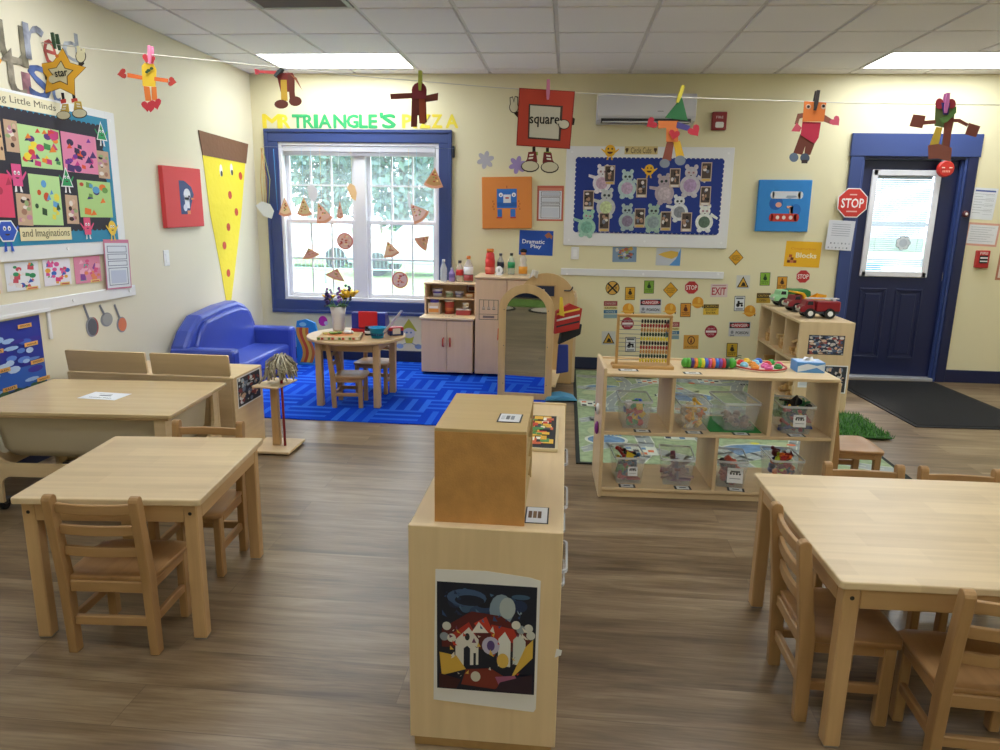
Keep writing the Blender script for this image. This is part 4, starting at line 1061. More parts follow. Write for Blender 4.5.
def toy_piece(kind, c_):
    key = (kind, c_)
    if key in _TOY: return _TOY[key]
    q = MB(); m_ = mat(c_, .4)
    if kind == 'block': q.box(-.014, .014, -.014, .014, -.014, .014, m_, b=.003); q.tube([(0, 0, .014), (0, 0, .019)], .007, m_, n=10)
    elif kind == 'ball': q.ball((0, 0, 0), .016, .016, .016, m_, 10, 7)
    elif kind == 'stick': q.tube([(-.03, 0, 0), (.03, 0, 0)], .006, m_, n=8); q.ball((-.03, 0, 0), .010, .010, .010, m_, 8, 5); q.ball((.03, 0, 0), .010, .010, .010, m_, 8, 5)
    elif kind == 'plank': q.box(-.045, .045, -.010, .010, -.004, .004, m_, b=.002)
    elif kind == 'star':
        pts = [((.022 if i % 2 == 0 else .009)*math.cos(i*PI/5), (.022 if i % 2 == 0 else .009)*math.sin(i*PI/5)) for i in range(10)]; q.prism(pts, -.005, .005, m_)
    elif kind == 'animal': q.ball((0, 0, 0), .022, .012, .013, m_, 10, 6); q.ball((.02, 0, .012), .010, .008, .009, m_, 8, 5); [q.tube([(x, y, 0), (x, y, -.02)], .004, m_, n=6) for x in (-.012, .012) for y in (-.007, .007)]
    elif kind == 'triangle': q.prism([(-.03, -.017), (.03, -.017), (0, .035)], -.004, .004, m_)
    o = q.build('toy_piece'); _TOY[key] = [o, False]
    return _TOY[key]
def fill(M, w, d_, h, cols, kinds, n, lv, seed, group, label):
    rn = random.Random(seed); n = int(n*1.38) if n > 7 else 4
    for k in range(n):
        e_ = toy_piece(kinds[rn.randrange(len(kinds))], cols[rn.randrange(len(cols))])
        if e_[1]: o = e_[0].copy(); COL.objects.link(o)
        else: o = e_[0]; e_[1] = True
        f = (k+.5)/n; z = .018+f*(h*lv-.018); s_ = .80+.14*z/h
        hx, hy_ = w/2*s_-.036, d_/2*s_-.038
        o.matrix_world = M @ T(rn.uniform(-hx, hx), rn.uniform(-hy_, hy_) if k % 2 else -hy_+rn.uniform(0, .02), z) @ Matrix.Rotation(rn.uniform(0, 6.28), 4, Vector((rn.uniform(-1, 1), rn.uniform(-1, 1), rn.uniform(-1, 1)))) @ Matrix.Scale(1.22, 4)
        tag(o, label, 'toy', group)

# contents of the centre shelf (seen at its open right side)
for k, (y, z) in enumerate([(2.715, .348), (2.295, .348), (1.86, .348), (2.715, .068), (2.295, .068)]):
    Mb = T(-.095, y, z+.0005) @ RZ(PI/2)
    make_bin(['white frosted bin at the far end of the centre shelf, upper level', 'frosted bin in the middle of the upper level of the centre shelf', 'frosted bin near the viewer inside the centre shelf', 'frosted bin at the far end of the centre shelf, lower level', 'frosted bin in the middle of the lower level of the centre shelf'][k], Mb, .19, .26, .13, 'frosted bins in the centre shelf')
    fill(Mb, .19, .24, .13, ['a8282f', 'b83a3f', '8c2430'], ['block', 'stick'], 7, .7, 60+k, 'red pieces in the centre shelf bins', 'red toy piece in a frosted bin of the centre shelf')

# gold sorter box on the shelf
M_gold = mat('c9965a', .40, metal=.25, bump=.15, bscale=240, var=.08, vscale=22)
t = thing('sorter_box', 'worn gold-painted wooden sorter box with inner shelves on top of the centre shelf', 'box', T(-.196, 1.857, SZ) @ RZ(R(0)))
bw_, bd_, bh_ = .115, .18, .250
W_gtop = wood('c8ac78', 0, .5, .10)
MB().box(-bw_, bw_, -bd_, -bd_+.008, 0, bh_-.008, M_gold, b=.001).build('gold_panel', t)
MB().box(-bw_, bw_, bd_-.008, bd_, 0, bh_-.008, W_gtop).build('rear_panel', t)
MB().box(-bw_, -bw_+.006, -bd_+.008, bd_-.008, 0, bh_-.008, W_gtop).build('back_panel', t)
MB().box(-bw_, bw_, -bd_, bd_, bh_-.008, bh_, W_gtop, b=.001).build('top', t)
for z in (0, .06, .12, .18): MB().box(-bw_+.006, bw_-.004, -bd_+.008, bd_-.008, z, z+.006, W_gtop).build('inner_shelf', t)
tag(MB(on(-.165, 1.87, SZ+.0065)).box(-.09, .072, -.12, .12, 0, .018, mat('5b7fae', .6), b=.002).build('blue_paper_stack'), 'stack of blue paper in the lowest slot of the gold box', 'paper')
def card(label, x, y, z, w_, h_, deg, cols, group=None, name='picture_card'):
    q = MB(on(x, y, z, deg)); q.rect(-w_/2, -h_/2, w_/2, h_/2, 0, mat('2b2c30', .5)); q.rect(-w_/2+.004, -h_/2+.004, w_/2-.004, h_/2-.004, .0008, mat('dfe0e2', .5))
    for k, c_ in enumerate(cols): q.rect(-w_*.36+k*w_*.2, -h_*.2, -w_*.36+k*w_*.2+w_*.15, h_*.2, .0016, mat(c_, .6))
    tag(q.build(name), label, 'label card', group)
card('framed picture card lying on top of the gold box', -.131, 1.79, SZ+bh_+.0005, .062, .080, -2, ['c9ccd0', '6f7278', '8f9298'])
card('picture card with brown squares lying on the centre shelf in front of the sorter', -.052, 1.75, SZ+.0005, .062, .105, 0, ['6b4f3a', '8a6a4a', '6b4f3a'])
t = thing('wooden_puzzle', 'colourful peg puzzle in a dark tray lying at the back of the centre shelf', 'puzzle', on(-.105, 2.475, SZ, 0))
MB().box(-.10, .10, -.205, .205, 0, .012, mat('d6c49a', .5), b=.002).build('tray', t)
q = MB(); q.rect(-.09, -.195, .09, .195, .012, mat('24242a', .6))
rn = random.Random(4)
for k in range(95):
    x = rn.uniform(-.085, .055); y = rn.uniform(-.18, .15); q.rect(x, y, x+rn.uniform(.015, .035), y+rn.uniform(.02, .05), .0128+k*.00003, mat(['e6b43c', 'cf3f34', 'f0ead8', '4f8f4a', '3a3f4a', 'e6b43c', 'd0603a'][k % 7], .5))
q.build('picture', t)

# painting print taped to the end panel
q = MB(T(-.170, cy0-.001, .335) @ RX(PI/2))
q.prism([(-.138, -.185), (.128, -.200), (.134, -.19), (.136, .178), (.11, .185), (0, .196), (-.132, .193)], 0, .0008, mat('e8e6e4', .6))
q.rect(-.128, -.148, .128, .160, .0012, mat('141a2c', .5)); w_ = .002
def P_(pts, c_):
    global w_
    q.prism([(x*.128, .006+y*.152) for x, y in pts], w_, w_+.00003, mat(c_, .5)); w_ += .00003
def E_(x, y, rx, ry, c_):
    global w_
    q.ell(x*.128, .006+y*.152, rx*.128, ry*.152, w_, w_+.00003, mat(c_, .5), n=16); w_ += .00003
for k in range(26):
    rn = random.Random(k); E_(rn.uniform(-.8, .8), rn.uniform(.2, .85), rn.uniform(.06, .2), rn.uniform(.04, .12), ['1e2f52', '2c4468', '0f1526', '3b5878', '1a2440'][k % 5])
E_(.3, .55, .24, .3, '7f93a6'); E_(.42, .6, .16, .2, 'a9b4b8'); E_(-.4, .75, .4, .16, '3d567e'); E_(-.34, .70, .3, .10, '141b30')
P_([(-.9, .15), (-.3, .5), (.3, .45), (.9, .1), (.9, -.2), (-.9, -.2)], '571d1f')
P_([(-.7, .05), (-.35, .3), (-.2, .05), (-.5, -.1)], 'a82f25'); P_([(.1, .28), (.55, .22), (.7, -.05), (.1, .0)], 'b03324'); P_([(-.25, .28), (.0, .42), (.15, .12), (-.1, .12)], 'c03a28')
P_([(-.62, -.55), (-.62, -.05), (-.35, .2), (-.15, -.02), (-.15, -.5)], 'd9d6cf'); P_([(-.3, .1), (-.15, .32), (.05, .12)], 'e8e4dc'); P_([(.25, -.5), (.25, .02), (.38, .16), (.5, -.02), (.5, -.5)], 'dfe0dc')
P_([(.55, -.45), (.55, .02), (.68, .15), (.8, 0), (.8, -.45)], 'c9cfc9'); E_(.1, -.12, .18, .17, 'b9b3cf'); E_(.1, -.12, .08, .1, '55427c')
P_([(-.45, -.55), (-.45, -.2), (-.38, -.15), (-.32, -.2), (-.32, -.55)], '1b2030'); P_([(-.25, -.55), (-.25, -.28), (-.2, -.28), (-.2, -.55)], '1b2030'); E_(-.38, .02, .05, .07, '20242f')
for k, (x, y) in enumerate([(-.8, .2), (-.85, 0), (-.7, -.02), (.85, .25), (.7, .22), (.6, .3), (.9, .12)]): E_(x, y, .09, .08, ['c9c9c4', '8f9aa4', 'd8d6cc'][k % 3])
P_([(-.95, -.3), (-.6, -.35), (-.4, -.6), (-.9, -.75)], 'd1a845'); P_([(-.4, -.6), (.1, -.55), (.5, -.75), (.2, -.95), (-.5, -.9)], '7a2f24'); P_([(.5, -.75), (.95, -.3), (.95, .05), (.8, -.1)], 'd8b04a')
for k in range(60):
    rn = random.Random(300+k); x = rn.uniform(-.9, .85); y = rn.uniform(-.9, .85); a_ = rn.uniform(.03, .10)
    P_([(x, y), (x+a_, y+rn.uniform(-.05, .05)), (x+rn.uniform(-.05, .08), y+a_)], (['2f4a78', '4a6a8c', '8fa3b4', '1c2c50'] if y > .2 else ['c23a2c', 'd9b24c', 'd8d2c6', '6b3a5c', '3a6a78', '7c2a22'])[k % 4])
P_([(.2, -.7), (.6, -.65), (.7, -.8), (.3, -.9)], '9b5a7c'); E_(-.2, -.72, .1, .1, 'c9c4b4'); E_(.35, -.38, .12, .14, 'd9b355'); P_([(-.95, -.7), (-.5, -.8), (-.6, -.98), (-.95, -.98)], '3c1a1c'); P_([(.3, -.8), (.95, -.6), (.95, -.98), (.2, -.98)], '2c1a2a')
tag(q.build('painting_print'), 'print of an abstract painting with red roofed white houses taped to the centre shelf', 'poster')
q = MB(T(.0, cy0-.0012, .30) @ RX(PI/2)); q.prism([(.008, 0), (.024, .008), (.026, .022), (.012, .026)], 0, .0007, mat('e4e4e2', .6)); tag(q.build('paper_scrap'), 'torn white scrap of tape on the edge of the centre shelf', 'tape')

# ---- open toy shelf
TS_M = T(.212, 3.49, 0) @ RZ(R(2.5))
t = thing('toy_shelf', 'long open wooden toy shelf with clear bins in front of the road map rug', 'shelf', TS_M)
LN, DP, TH = 1.15, .385, .655
MB().box(.0, LN, -.003, DP, TH-.018, TH, W_plyx, b=.003).build('top', t)
MB().box(-.006, .012, -.004, DP+.004, .0, TH+.025, W_ply, b=.004).build('side_panel', t)
MB().box(LN-.012, LN+.006, -.004, DP+.004, .0, TH-.018, W_ply, b=.004).build('side_panel', t)
MB().box(.012, LN-.012, 0, DP, .335, .353, W_plyx, b=.003).build('shelf_board', t)
MB().box(.012, LN-.012, 0, DP, .035, .053, W_plyx, b=.003).build('shelf_board', t)
MB().box(.012, LN-.012, .012, .03, 0, .035, W_plyx).build('kick_board', t)
for x, z0, z1 in ((.345, .353, TH-.018), (.83, .353, TH-.018), (.58, .053, .335)): MB().box(x-.009, x+.009, .006, DP-.004, z0, z1, W_ply, b=.002).build('divider', t)
MB().box(.012, LN-.012, DP-.01, DP, TH-.018, TH+.012, W_plyx, b=.003).build('back_lip', t)
def TSM(x, y, z, deg=0): return TS_M @ T(x, y, z) @ RZ(R(deg))
UZ, LZ = .3535, .0535
bins = [  # x, y, z, w, d, h, deg, colours, kinds, count, level, card, words
 (.175, .16, UZ, .165, .24, .15, 0, ['3159c9', 'c83a34', '2f8f4a', 'e8e8ec', 'f0c63a', '2746a4'], ['block', 'ball'], 26, .80, None, 'bin of small red and blue blocks, leftmost on the middle board of the toy shelf'),
 (.475, .16, UZ, .165, .24, .14, 0, ['f0a92c', 'f08a3c', 'f3c440', 'e8e0c8'], ['star', 'stick', 'block'], 22, .85, None, 'bin of yellow and orange pieces on the middle board of the toy shelf'),
 (.695, .17, UZ+.006, .195, .27, .15, 4, ['b59b93', 'a0857a', '8c7f86'], ['animal', 'ball'], 10, .35, None, 'nearly empty wide clear bin on a green sheet on the toy shelf'),
 (.985, .15, UZ, .175, .24, .15, -3, ['22252c', 'b5272f', 'e8b93a', '2a3a80', '2f6b44', '1c1d22'], ['plank', 'stick', 'triangle'], 26, 1.06, (.01, .062), 'bin heaped with black red and yellow pieces, rightmost on the middle board'),
 (.155, .16, LZ, .165, .24, .15, 2, ['1f2126', 'e8c53a', 'b52a30', '5f8f3f', '2d5a80'], ['animal', 'stick', 'triangle'], 20, .95, (.015, .05), 'bin of black red and yellow toy shapes, leftmost on the bottom board'),
 (.415, .16, LZ, .175, .25, .15, -6, ['9a7f7a', 'b08f88', '8d4a44', '7d7280', '8a4a68'], ['plank'], 18, .55, None, 'bin of brownish flat pieces second on the bottom board of the toy shelf'),
 (.69, .15, LZ, .17, .24, .15, -8, ['8c2a2e', '3a2f33', 'b54a38', 'c25a48'], ['block', 'ball'], 22, .85, (.02, .078), 'bin of dark red pieces with a large label in the middle of the bottom board'),
 (.975, .19, LZ, .17, .24, .15, 0, ['f07a2c', 'b83030', '3146a8', 'b9c83a', '7a2f3a', '2a2f60'], ['ball', 'animal'], 26, 1.05, None, 'bin of orange and green toys at the right of the bottom board behind the table'),
]
for k, (x, y, z, w_, d_, h_, dg, cols, kinds, n_, lv, cd2, lab) in enumerate(bins):
    Mb = TSM(x, y, z, dg)
    make_bin(lab, Mb, w_, d_, h_, 'clear bins on the toy shelf', cd2)
    fill(Mb, w_, d_, h_, cols, kinds, n_, lv, 80+k, 'toy pieces in the clear bins', 'toy piece inside the '+lab[:lab.find(',')] if ',' in lab else 'toy piece inside the '+' '.join(lab.split()[:11]))
tag(MB(TSM(.68, .19, UZ)).prism([(-.13, -.14), (.13, -.14), (.13, .15), (-.13, .15)], 0, .004, mat('1f8a3c', .7)).build('green_sheet'), 'green felt sheet under the wide clear bin on the toy shelf', 'sheet')
for k, (x, y, z, w_, dg) in enumerate([(.205, .018, UZ, .085, 0), (.465, .02, UZ, .085, 0), (.70, .022, UZ, .085, 0), (.975, .022, UZ, .085, 0), (.145, .022, LZ, .085, 0), (.43, .022, LZ, .085, 0), (.70, .022, LZ, .085, -10), (.125, .075, TH, .10, 0), (.44, .045, TH, .09, 0)]):
    q = MB(TSM(x, y, z+.0005, dg)); q.rect(-w_/2, -.018, w_/2, .03, 0, mat('26282c', .5)); q.rect(-w_/2+.011, -.015, w_/2-.011, .027, .0008, mat('e4e6e6', .5)); q.rect(-w_*.2, .002, w_*.2, .012, .0016, mat('5a5d63', .5))
    tag(q.build('label_card'), ['white card below the leftmost bin on the middle board of the toy shelf', 'white card below the yellow and orange bin', 'white card below the wide clear bin', 'white card below the rightmost bin on the middle board', 'white card below the leftmost bin on the bottom board', 'white card below the bin of brownish flat pieces', 'white card below the bin of dark red pieces', 'white card in front of the abacus on the toy shelf top', 'black edged card in front of the toy caterpillar'][k], 'label card', 'label cards on the toy shelf')

# abacus
t = thing('abacus', 'wooden abacus with ten rows of beads at the left of the toy shelf top', 'abacus', TSM(.205, .165, TH) @ Matrix.Scale(.99, 4))
aw, ah = .128, .245
MB().box(-aw-.03, aw+.03, -.05, .05, 0, .018, wood('c89f62', 0), b=.003).build('base', t)
q = MB(); Wa = wood('c89f62', 2)
q.box(-aw-.014, -aw, -.012, .012, .018, .018+ah, Wa, b=.002); q.box(aw, aw+.014, -.012, .012, .018, .018+ah, Wa, b=.002); q.box(-aw-.014, aw+.014, -.012, .012, .018+ah, .033+ah, wood('c89f62', 0), b=.002)
q.build('frame', t)
bc = ['1f2422', 'a8342a', 'c9904a', '24402c', 'e8d23a', '1d201f', 'a8342a', 'c9904a', '24402c', 'e8d23a']
for k in range(10):
    z = .018+ah-.020-k*.0228
    o = MB().tube([(-aw, 0, z), (aw, 0, z)], .0016, mat('8f9194', .3, metal=.8), n=6).build('rod', t)
    for j in range(10):
        q = MB(); q.lathe([(.002, -.0055), (.0100, -.004), (.0100, .004), (.002, .0055)], mat(bc[k], .35), 10, M=T(aw-.008-j*.0146, 0, z) @ RY(PI/2)); q.build('bead', o)

# caterpillar, peg board, tissues
t = thing('toy_caterpillar', 'toy caterpillar with rainbow striped segments lying on the toy shelf top', 'toy', TSM(.545, .19, TH) @ RZ(R(3)) @ Matrix.Scale(.84, 4))
cc = ['5faf3c', '4a2c7a', 'e88a2c', '6fbf3a', 'e8e03a', '3f62c9', 'c94a8a', 'ef7a3a', '2f6fd0', '7a3fa0', 'c9343a', '1f5f3f']
x = -.145
q = MB(); q.ball((x+.005, 0, .032), .022, .028, .031, mat('52a83c', .4), 14, 8); q.build('tail', t)
for k, c_ in enumerate(cc):
    MB().lathe([(.026, -.011), (.0315, -.008), (.0315, .008), (.026, .011)], mat(c_, .4), 18, M=T(-.118+k*.0215, 0, .032) @ RY(PI/2)).build('segment', t)
q = MB(); q.ball((.152, 0, .034), .026, .029, .032, mat('4fae3a', .4), 14, 8); o = q.build('head', t)
q = MB(); q.tube([(.165, -.008, .055), (.185, -.012, .075), (.20, -.02, .07)], .0025, mat('1d3f22', .5), n=6); q.tube([(.165, .008, .055), (.19, .012, .08), (.21, .01, .078)], .0025, mat('1d3f22', .5), n=6); q.build('antennae', o)
t = thing('peg_puzzle', 'round white board with a ring of colourful knobs on the toy shelf top', 'puzzle', TSM(.825, .225, TH))
MB().lathe([(.118, 0), (.122, .006), (.118, .012)], mat('e6d8c9', .4), 40, sx=1.1).build('board', t)
q = MB(); ring_prism(q, [(.134*math.cos(a*PI/20), .122*math.sin(a*PI/20)) for a in range(40)], [(.124*math.cos(a*PI/20), .112*math.sin(a*PI/20)) for a in range(40)], .010, .0155, mat('b8342c', .4), I4); q.build('rim', t)
rn = random.Random(8)
for k, (r_, n_) in enumerate(((.088, 9), (.040, 4))):
    for j in range(n_):
        a = 2*PI*j/n_+.3*k; c_ = ['e0457a', '38a845', '3a6fd8', 'e8c43a', 'e03c34', '8fd0e8', 'f09a3c', 'e86aa8', '2f8f3f'][(j+k*4) % 9]
        q = MB(T(r_*1.1*math.cos(a), r_*math.sin(a), .012)); q.lathe([(.020, 0), (.022, .012), (.016, .017)], mat(c_, .35), 14); q.ball((0, 0, .019), .016, .016, .006, mat(c_, .35), 10, 5); q.build('peg', t)
t = thing('tissue_box', 'blue and white cardboard tissue box at the right end of the toy shelf top', 'tissue box', TSM(1.055, .19, TH) @ RZ(R(-2)) @ Matrix.Scale(.93, 4))
MB().box(-.075, .075, -.057, .057, 0, .058, mat('5b9be0', .5), b=.002).build('box', t)
q = MB(); q.prism([(-.07, .004), (-.03, .012), (.03, .03), (.072, .008), (.072, .05), (.03, .04), (-.02, .05), (-.07, .035)], 0, .0006, mat('dbe8f7', .5), T(0, -.0572, 0) @ RX(PI/2)); q.rect(-.07, -.052, .07, .052, .0582, mat('bcd4f2', .5)); q.ell(0, 0, .045, .02, .059, .0596, mat('e8eef8', .5)); q.build('printed_pattern', t)
MB().add([(-.03, -.008, .058), (.03, -.006, .058), (.035, .006, .058), (-.03, .008, .058), (-.015, -.02, .075), (.02, .0, .082), (.01, .02, .072), (-.02, .01, .078)], [(0, 1, 5, 4), (1, 2, 6, 5), (2, 3, 7, 6), (3, 0, 4, 7), (4, 5, 6, 7)], mat('f3f3f5', .9), None, True).build('tissue', t)
# magnetic face toys peeking at the left side of the shelf
q = MB(TS_M @ T(-.012, .15, .43)); q.ball((0, 0, 0), .012, .03, .03, mat('e6e8f0', .4)); q.ball((-.008, -.004, 0), .008, .014, .014, mat('22335c', .4)); tag(q.build('eye_ball_toy'), 'white toy with a blue eye hanging on the left side of the toy shelf', 'toy')
q = MB(TS_M @ T(-.014, .14, .33)); q.ball((0, 0, 0), .012, .028, .035, mat('8a2f8f', .4)); tag(q.build('purple_toy'), 'purple toy hanging on the left side of the toy shelf', 'toy')

# ---- block shelf with trucks
t = thing('block_shelf', 'wooden block shelf end-on beside the door with three trucks on top', 'shelf', T(1.915, 5.90, .0112))
hx, hy, hz = .195, .55, .682
MB().box(-hx, hx, -hy+.018, hy, hz-.018, hz, W_plyy, b=.002).build('top', t)
for s_ in (-1, 1): MB().box(-hx, hx, s_*(hy-.009)-.009, s_*(hy-.009)+.009, 0, hz+(.0 if s_ < 0 else -.018), W_ply, b=.003).build('end_panel', t)
MB().box(hx-.012, hx, -hy+.018, hy-.018, .03, hz-.018, W_plyy).build('back_panel', t)
MB().box(-hx, hx-.012, -hy+.018, hy-.018, .03, .048, W_plyy).build('shelf_board', t)
MB().box(-hx, hx-.012, -hy+.018, hy-.018, .36, .378, W_plyy).build('shelf_board', t)
for y in (-.19, .19): MB().box(-hx+.004, hx-.012, y-.008, y+.008, .378, hz-.018, W_ply, b=.002).build('divider', t)
for y in (-.02,): MB().box(-hx+.004, hx-.012, y-.008, y+.008, .048, .36, W_ply, b=.002).build('divider', t)
rn = random.Random(21); Wb = [wood('d2ac72', 0, .45), wood('c79c60', 1, .45), wood('dbb980', 2, .45)]
k = 0
for (y0, y1, z0, zt) in ((-.53, -.2, .3785, .6), (-.17, .17, .3785, .6), (.2, .53, .3785, .6), (-.53, -.03, .0485, .32), (.0, .53, .0485, .32)):
    y = y0+.03
    while y < y1-.05:
        z = z0+.0117
        for j in range(rn.randrange(2, 5)):
            l = rn.choice([.10, .14, .2]); hh = rn.choice([.03, .035, .05]); wy = rn.choice([.035, .05, .06])
            if z+hh > zt+.01 or y+wy > y1: break
            M_ = T(1.915-hx+.03+l/2+rn.uniform(0, .04), 5.90+y+wy/2, z)
            q = MB(M_)
            if rn.random() < .25: q.tube([(0, 0, 0), (0, 0, hh)], wy/2, Wb[k % 3], n=18)
            elif rn.random() < .2: q.prism([(-l/2, 0), (l/2, 0), (0, hh)], -wy/2, wy/2, Wb[k % 3], RX(PI/2))
            else: q.box(-l/2, l/2, -wy/2, wy/2, 0, hh, Wb[k % 3], b=.002)
            tag(q.build('wooden_block'), 'plain wooden building block in the '+('upper' if z0 > .3 else 'lower')+' level of the block shelf, '+('compartment nearest the viewer' if y0 < -.5 else 'middle compartment' if y0 < -.1 else 'compartment nearest the wall'), 'block', 'wooden blocks in the block shelf')
            z += hh+.0005; k += 1
        y += wy+.012
def crowd(q, x0, y0, x1, y1, seed): pic(q, x0, y0, x1, y1, ['c9c4c0', '2c3650', 'a8514a', 'd8b8a0', '1d1f28', '7f8ba0', '4a5a7c', 'e8e4e0', '6b4a40'], 170, seed, border='d8c39a', bg='333a48', b=.0, smin=.05, smax=.16)
q = MB(T(1.92, 5.3498, .525) @ RX(PI/2)); crowd(q, -.128, -.072, .128, .072, 4); tag(q.build('crowd_photo'), 'wide photo of many children on the end of the block shelf', 'poster')
q = MB(T(2.01, 5.3498, .27) @ RX(PI/2)); pic(q, -.085, -.105, .085, .105, ['c9c4c0', '2c3650', 'd8b8a0', '1d1f28', '7f8ba0'], 60, 5); tag(q.build('framed_photo'), 'white bordered photo low on the end of the block shelf', 'poster')
tag(MB(T(1.79, 5.3498, .27) @ RX(PI/2)).rect(-.04, -.07, .04, .06, 0, mat('e6e8ea', .5)).rect(-.03, -.055, .03, .045, .0008, mat('d2d6da', .5)).build('paper_sheet'), 'small white sheet low on the end of the block shelf beside the framed photo', 'paper')
def wheels(t, xs, r, w, yw, hub):
    for x in xs:
        for s_ in (-1, 1):
            y = s_*yw; o = MB().tube([(x, y-w/2, r), (x, y+w/2, r)], r, mat('17181c', .6), n=20).build('wheel', t)
            q = MB(); q.tube([(x, y-w/2-.002, r), (x, y+w/2+.002, r)], r*.52, mat(hub, .4), n=16); q.build('hub', o)
def truck(name, label, M, cab, body, kind, hub):
    t = thing(name, label, 'toy truck', M, 'toy trucks on the block shelf')
    mc_, mb_ = mat(cab, .35), mat(body, .35)
    wheels(t, (-.075, .055), .034, .026, .05, hub)
    MB().box(-.125, .12, -.045, .045, .03, .046, mat('3d4048', .4), b=.003).build('chassis', t)
    q = MB(); q.prism([(-.135, .04), (-.14, .065), (-.125, .082), (-.11, .085), (-.10, .12), (-.045, .122), (-.04, .04)], -.05, .05, mc_, RX(PI/2)); c_ = q.build('cab', t, bevel=.006)
    q = MB(); q.prism([(-.098, .09), (-.092, .114), (-.06, .114), (-.058, .09)], -.0515, .0515, mat('2a3038', .2), RX(PI/2)); q.build('side_windows', c_)
    q = MB(); q.box(-.143, -.138, -.035, .035, .045, .062, mat('b9bec4', .3, metal=.6), b=.002); q.tube([(-.14, -.035, .068), (-.144, -.035, .068)], .008, mat('e8e6d8', .3), n=10); q.tube([(-.14, .035, .068), (-.144, .035, .068)], .008, mat('e8e6d8', .3), n=10); q.build('grille', c_)
    if kind == 'fire':
        MB().box(-.035, .125, -.048, .048, .046, .115, mb_, b=.006).build('body', t)
        q = MB()
        for s_ in (-.018, .018): q.box(-.09, .12, s_-.003, s_+.003, .128, .134, mat('e6e6e8', .4))
        for j in range(12): q.box(-.085+j*.018, -.081+j*.018, -.018, .018, .128, .133, mat('e6e6e8', .4))
        q.box(.08, .10, -.02, .02, .115, .128, mat('c9c9cc', .4)); q.build('ladder', t)
    elif kind == 'dump':
        q = MB(); q.prism([(-.045, .125), (-.10, .138), (-.095, .146), (-.035, .14), (.02, .07), (.12, .075), (.135, .12), (.128, .125), (.105, .055), (-.02, .055)], -.055, .055, mb_, RX(PI/2)); q.build('dump_bed', t, bevel=.002)
    else:
        q = MB(); q.prism([(-.035, .046), (.115, .046), (.135, .07), (.13, .115), (.10, .13), (-.02, .13), (-.035, .115)], -.05, .05, mb_, RX(PI/2)); q.build('body', t, bevel=.008)
        MB().box(-.05, -.036, -.046, .046, .05, .125, mat('2b5a30', .4), b=.003).build('hopper', t)
BZ = .694
truck('garbage_truck', 'pale green toy truck with dark green body at the far end of the block shelf', T(1.93, 6.33, BZ) @ RZ(R(8)) @ Matrix.Scale(1.15, 4), '9fdca6', '2f7a3f', 'garbage', 'd4ecd0')
truck('dump_truck', 'red toy dump truck with yellow bed in the middle of the block shelf', T(1.93, 5.97, BZ) @ RZ(R(12)) @ Matrix.Scale(1.12, 4), '8d2430', 'f0b21e', 'dump', '8d2430')
truck('fire_truck', 'dark red toy fire truck with white ladder at the near end of the block shelf', T(1.925, 5.60, BZ) @ RZ(R(2)) @ Matrix.Scale(1.12, 4), '8d1d28', '8d1d28', 'fire', 'eceef0')

# ---------------------------------------------------------------- things on the walls and on the lines
# each wall has a plane with coordinates (u, v); photograph positions are turned into wall coordinates once
MB_BACK = lambda u, v, w=0: T(u, D-w, v) @ RX(PI/2)
LROT = Matrix(((0, 0, 1, 0), (1, 0, 0, 0), (0, 1, 0, 0), (0, 0, 0, 1)))
MB_LEFT = lambda u, v, w=0: T(XL+w, u, v) @ LROT
def uvof(pl, px, py):
    if pl == 'L': p = at(px, py, 'x', XL); return p.y, p.z
    p = at(px, py, 'y', D if pl == 'B' else pl); return p.x, p.z
def frame(pl, u, v, w=0):
    if pl == 'L': return MB_LEFT(u, v, w)
    if pl == 'B': return MB_BACK(u, v, w)
    return T(u, pl-w, v) @ RX(PI/2)
class Item:
    """flat thing hanging on a plane; quad = photograph corners TL TR BR BL, local coordinates centred, sized W x H"""
    def __init__(s, pl, quad, w=.0006, rot=True):
        s.q = [uvof(pl, *p) for p in quad]; a, b, c, d = s.q
        cx = sum(p[0] for p in s.q)/4; cy = sum(p[1] for p in s.q)/4
        s.W = (math.hypot(b[0]-a[0], b[1]-a[1])+math.hypot(c[0]-d[0], c[1]-d[1]))/2
        s.H = (math.hypot(d[0]-a[0], d[1]-a[1])+math.hypot(c[0]-b[0], c[1]-b[1]))/2
        an = math.atan2((b[1]-a[1])+(c[1]-d[1]), (b[0]-a[0])+(c[0]-d[0])) if rot else 0
        s.c = (cx, cy); s.M = frame(pl, cx, cy, w) @ RZ(an); s.mb = MB(s.M); s.w = 0
        s.X = lambda f: (f-.5)*s.W; s.Y = lambda f: (f-.5)*s.H
    def r(s, x0, y0, x1, y1, c_, t=.0006, rough=.7):
        s.mb.rect(s.X(x0), s.Y(y0), s.X(x1), s.Y(y1), s.w, mat(c_, rough), t=t); return s
    def up(s, d=.0007): s.w += d; return s
    def p(s, pts, c_, t=.0006): s.mb.prism([(s.X(x), s.Y(y)) for x, y in pts], s.w, s.w+t, mat(c_, .7)); return s
    def e(s, x, y, rx, ry, c_, t=.0006, n=16, rot=0):
        s.mb.ell(s.X(x), s.Y(y), rx*s.W, ry*s.H, s.w, s.w+t, mat(c_, .7), n=n, rot=rot); return s
    def t(s, txt, x, y, c_, width=None, height=None, bold=.0):
        s.mb.text(txt, s.X(x), s.Y(y), s.w+.0003, mat(c_, .7), width=width*s.W if width else None, height=height*s.H if height else None, bold=bold); return s
    def done(s, name, label, cat, group=None): return tag(s.mb.build(name), label, cat, group)
def box4(cx, cy, w_, h_, rot=0):
    c, s_ = math.cos(rot), math.sin(rot)
    return [(cx+x*c-y*s_, cy+x*s_+y*c) for x, y in ((-w_/2, -h_/2), (w_/2, -h_/2), (w_/2, h_/2), (-w_/2, h_/2))]

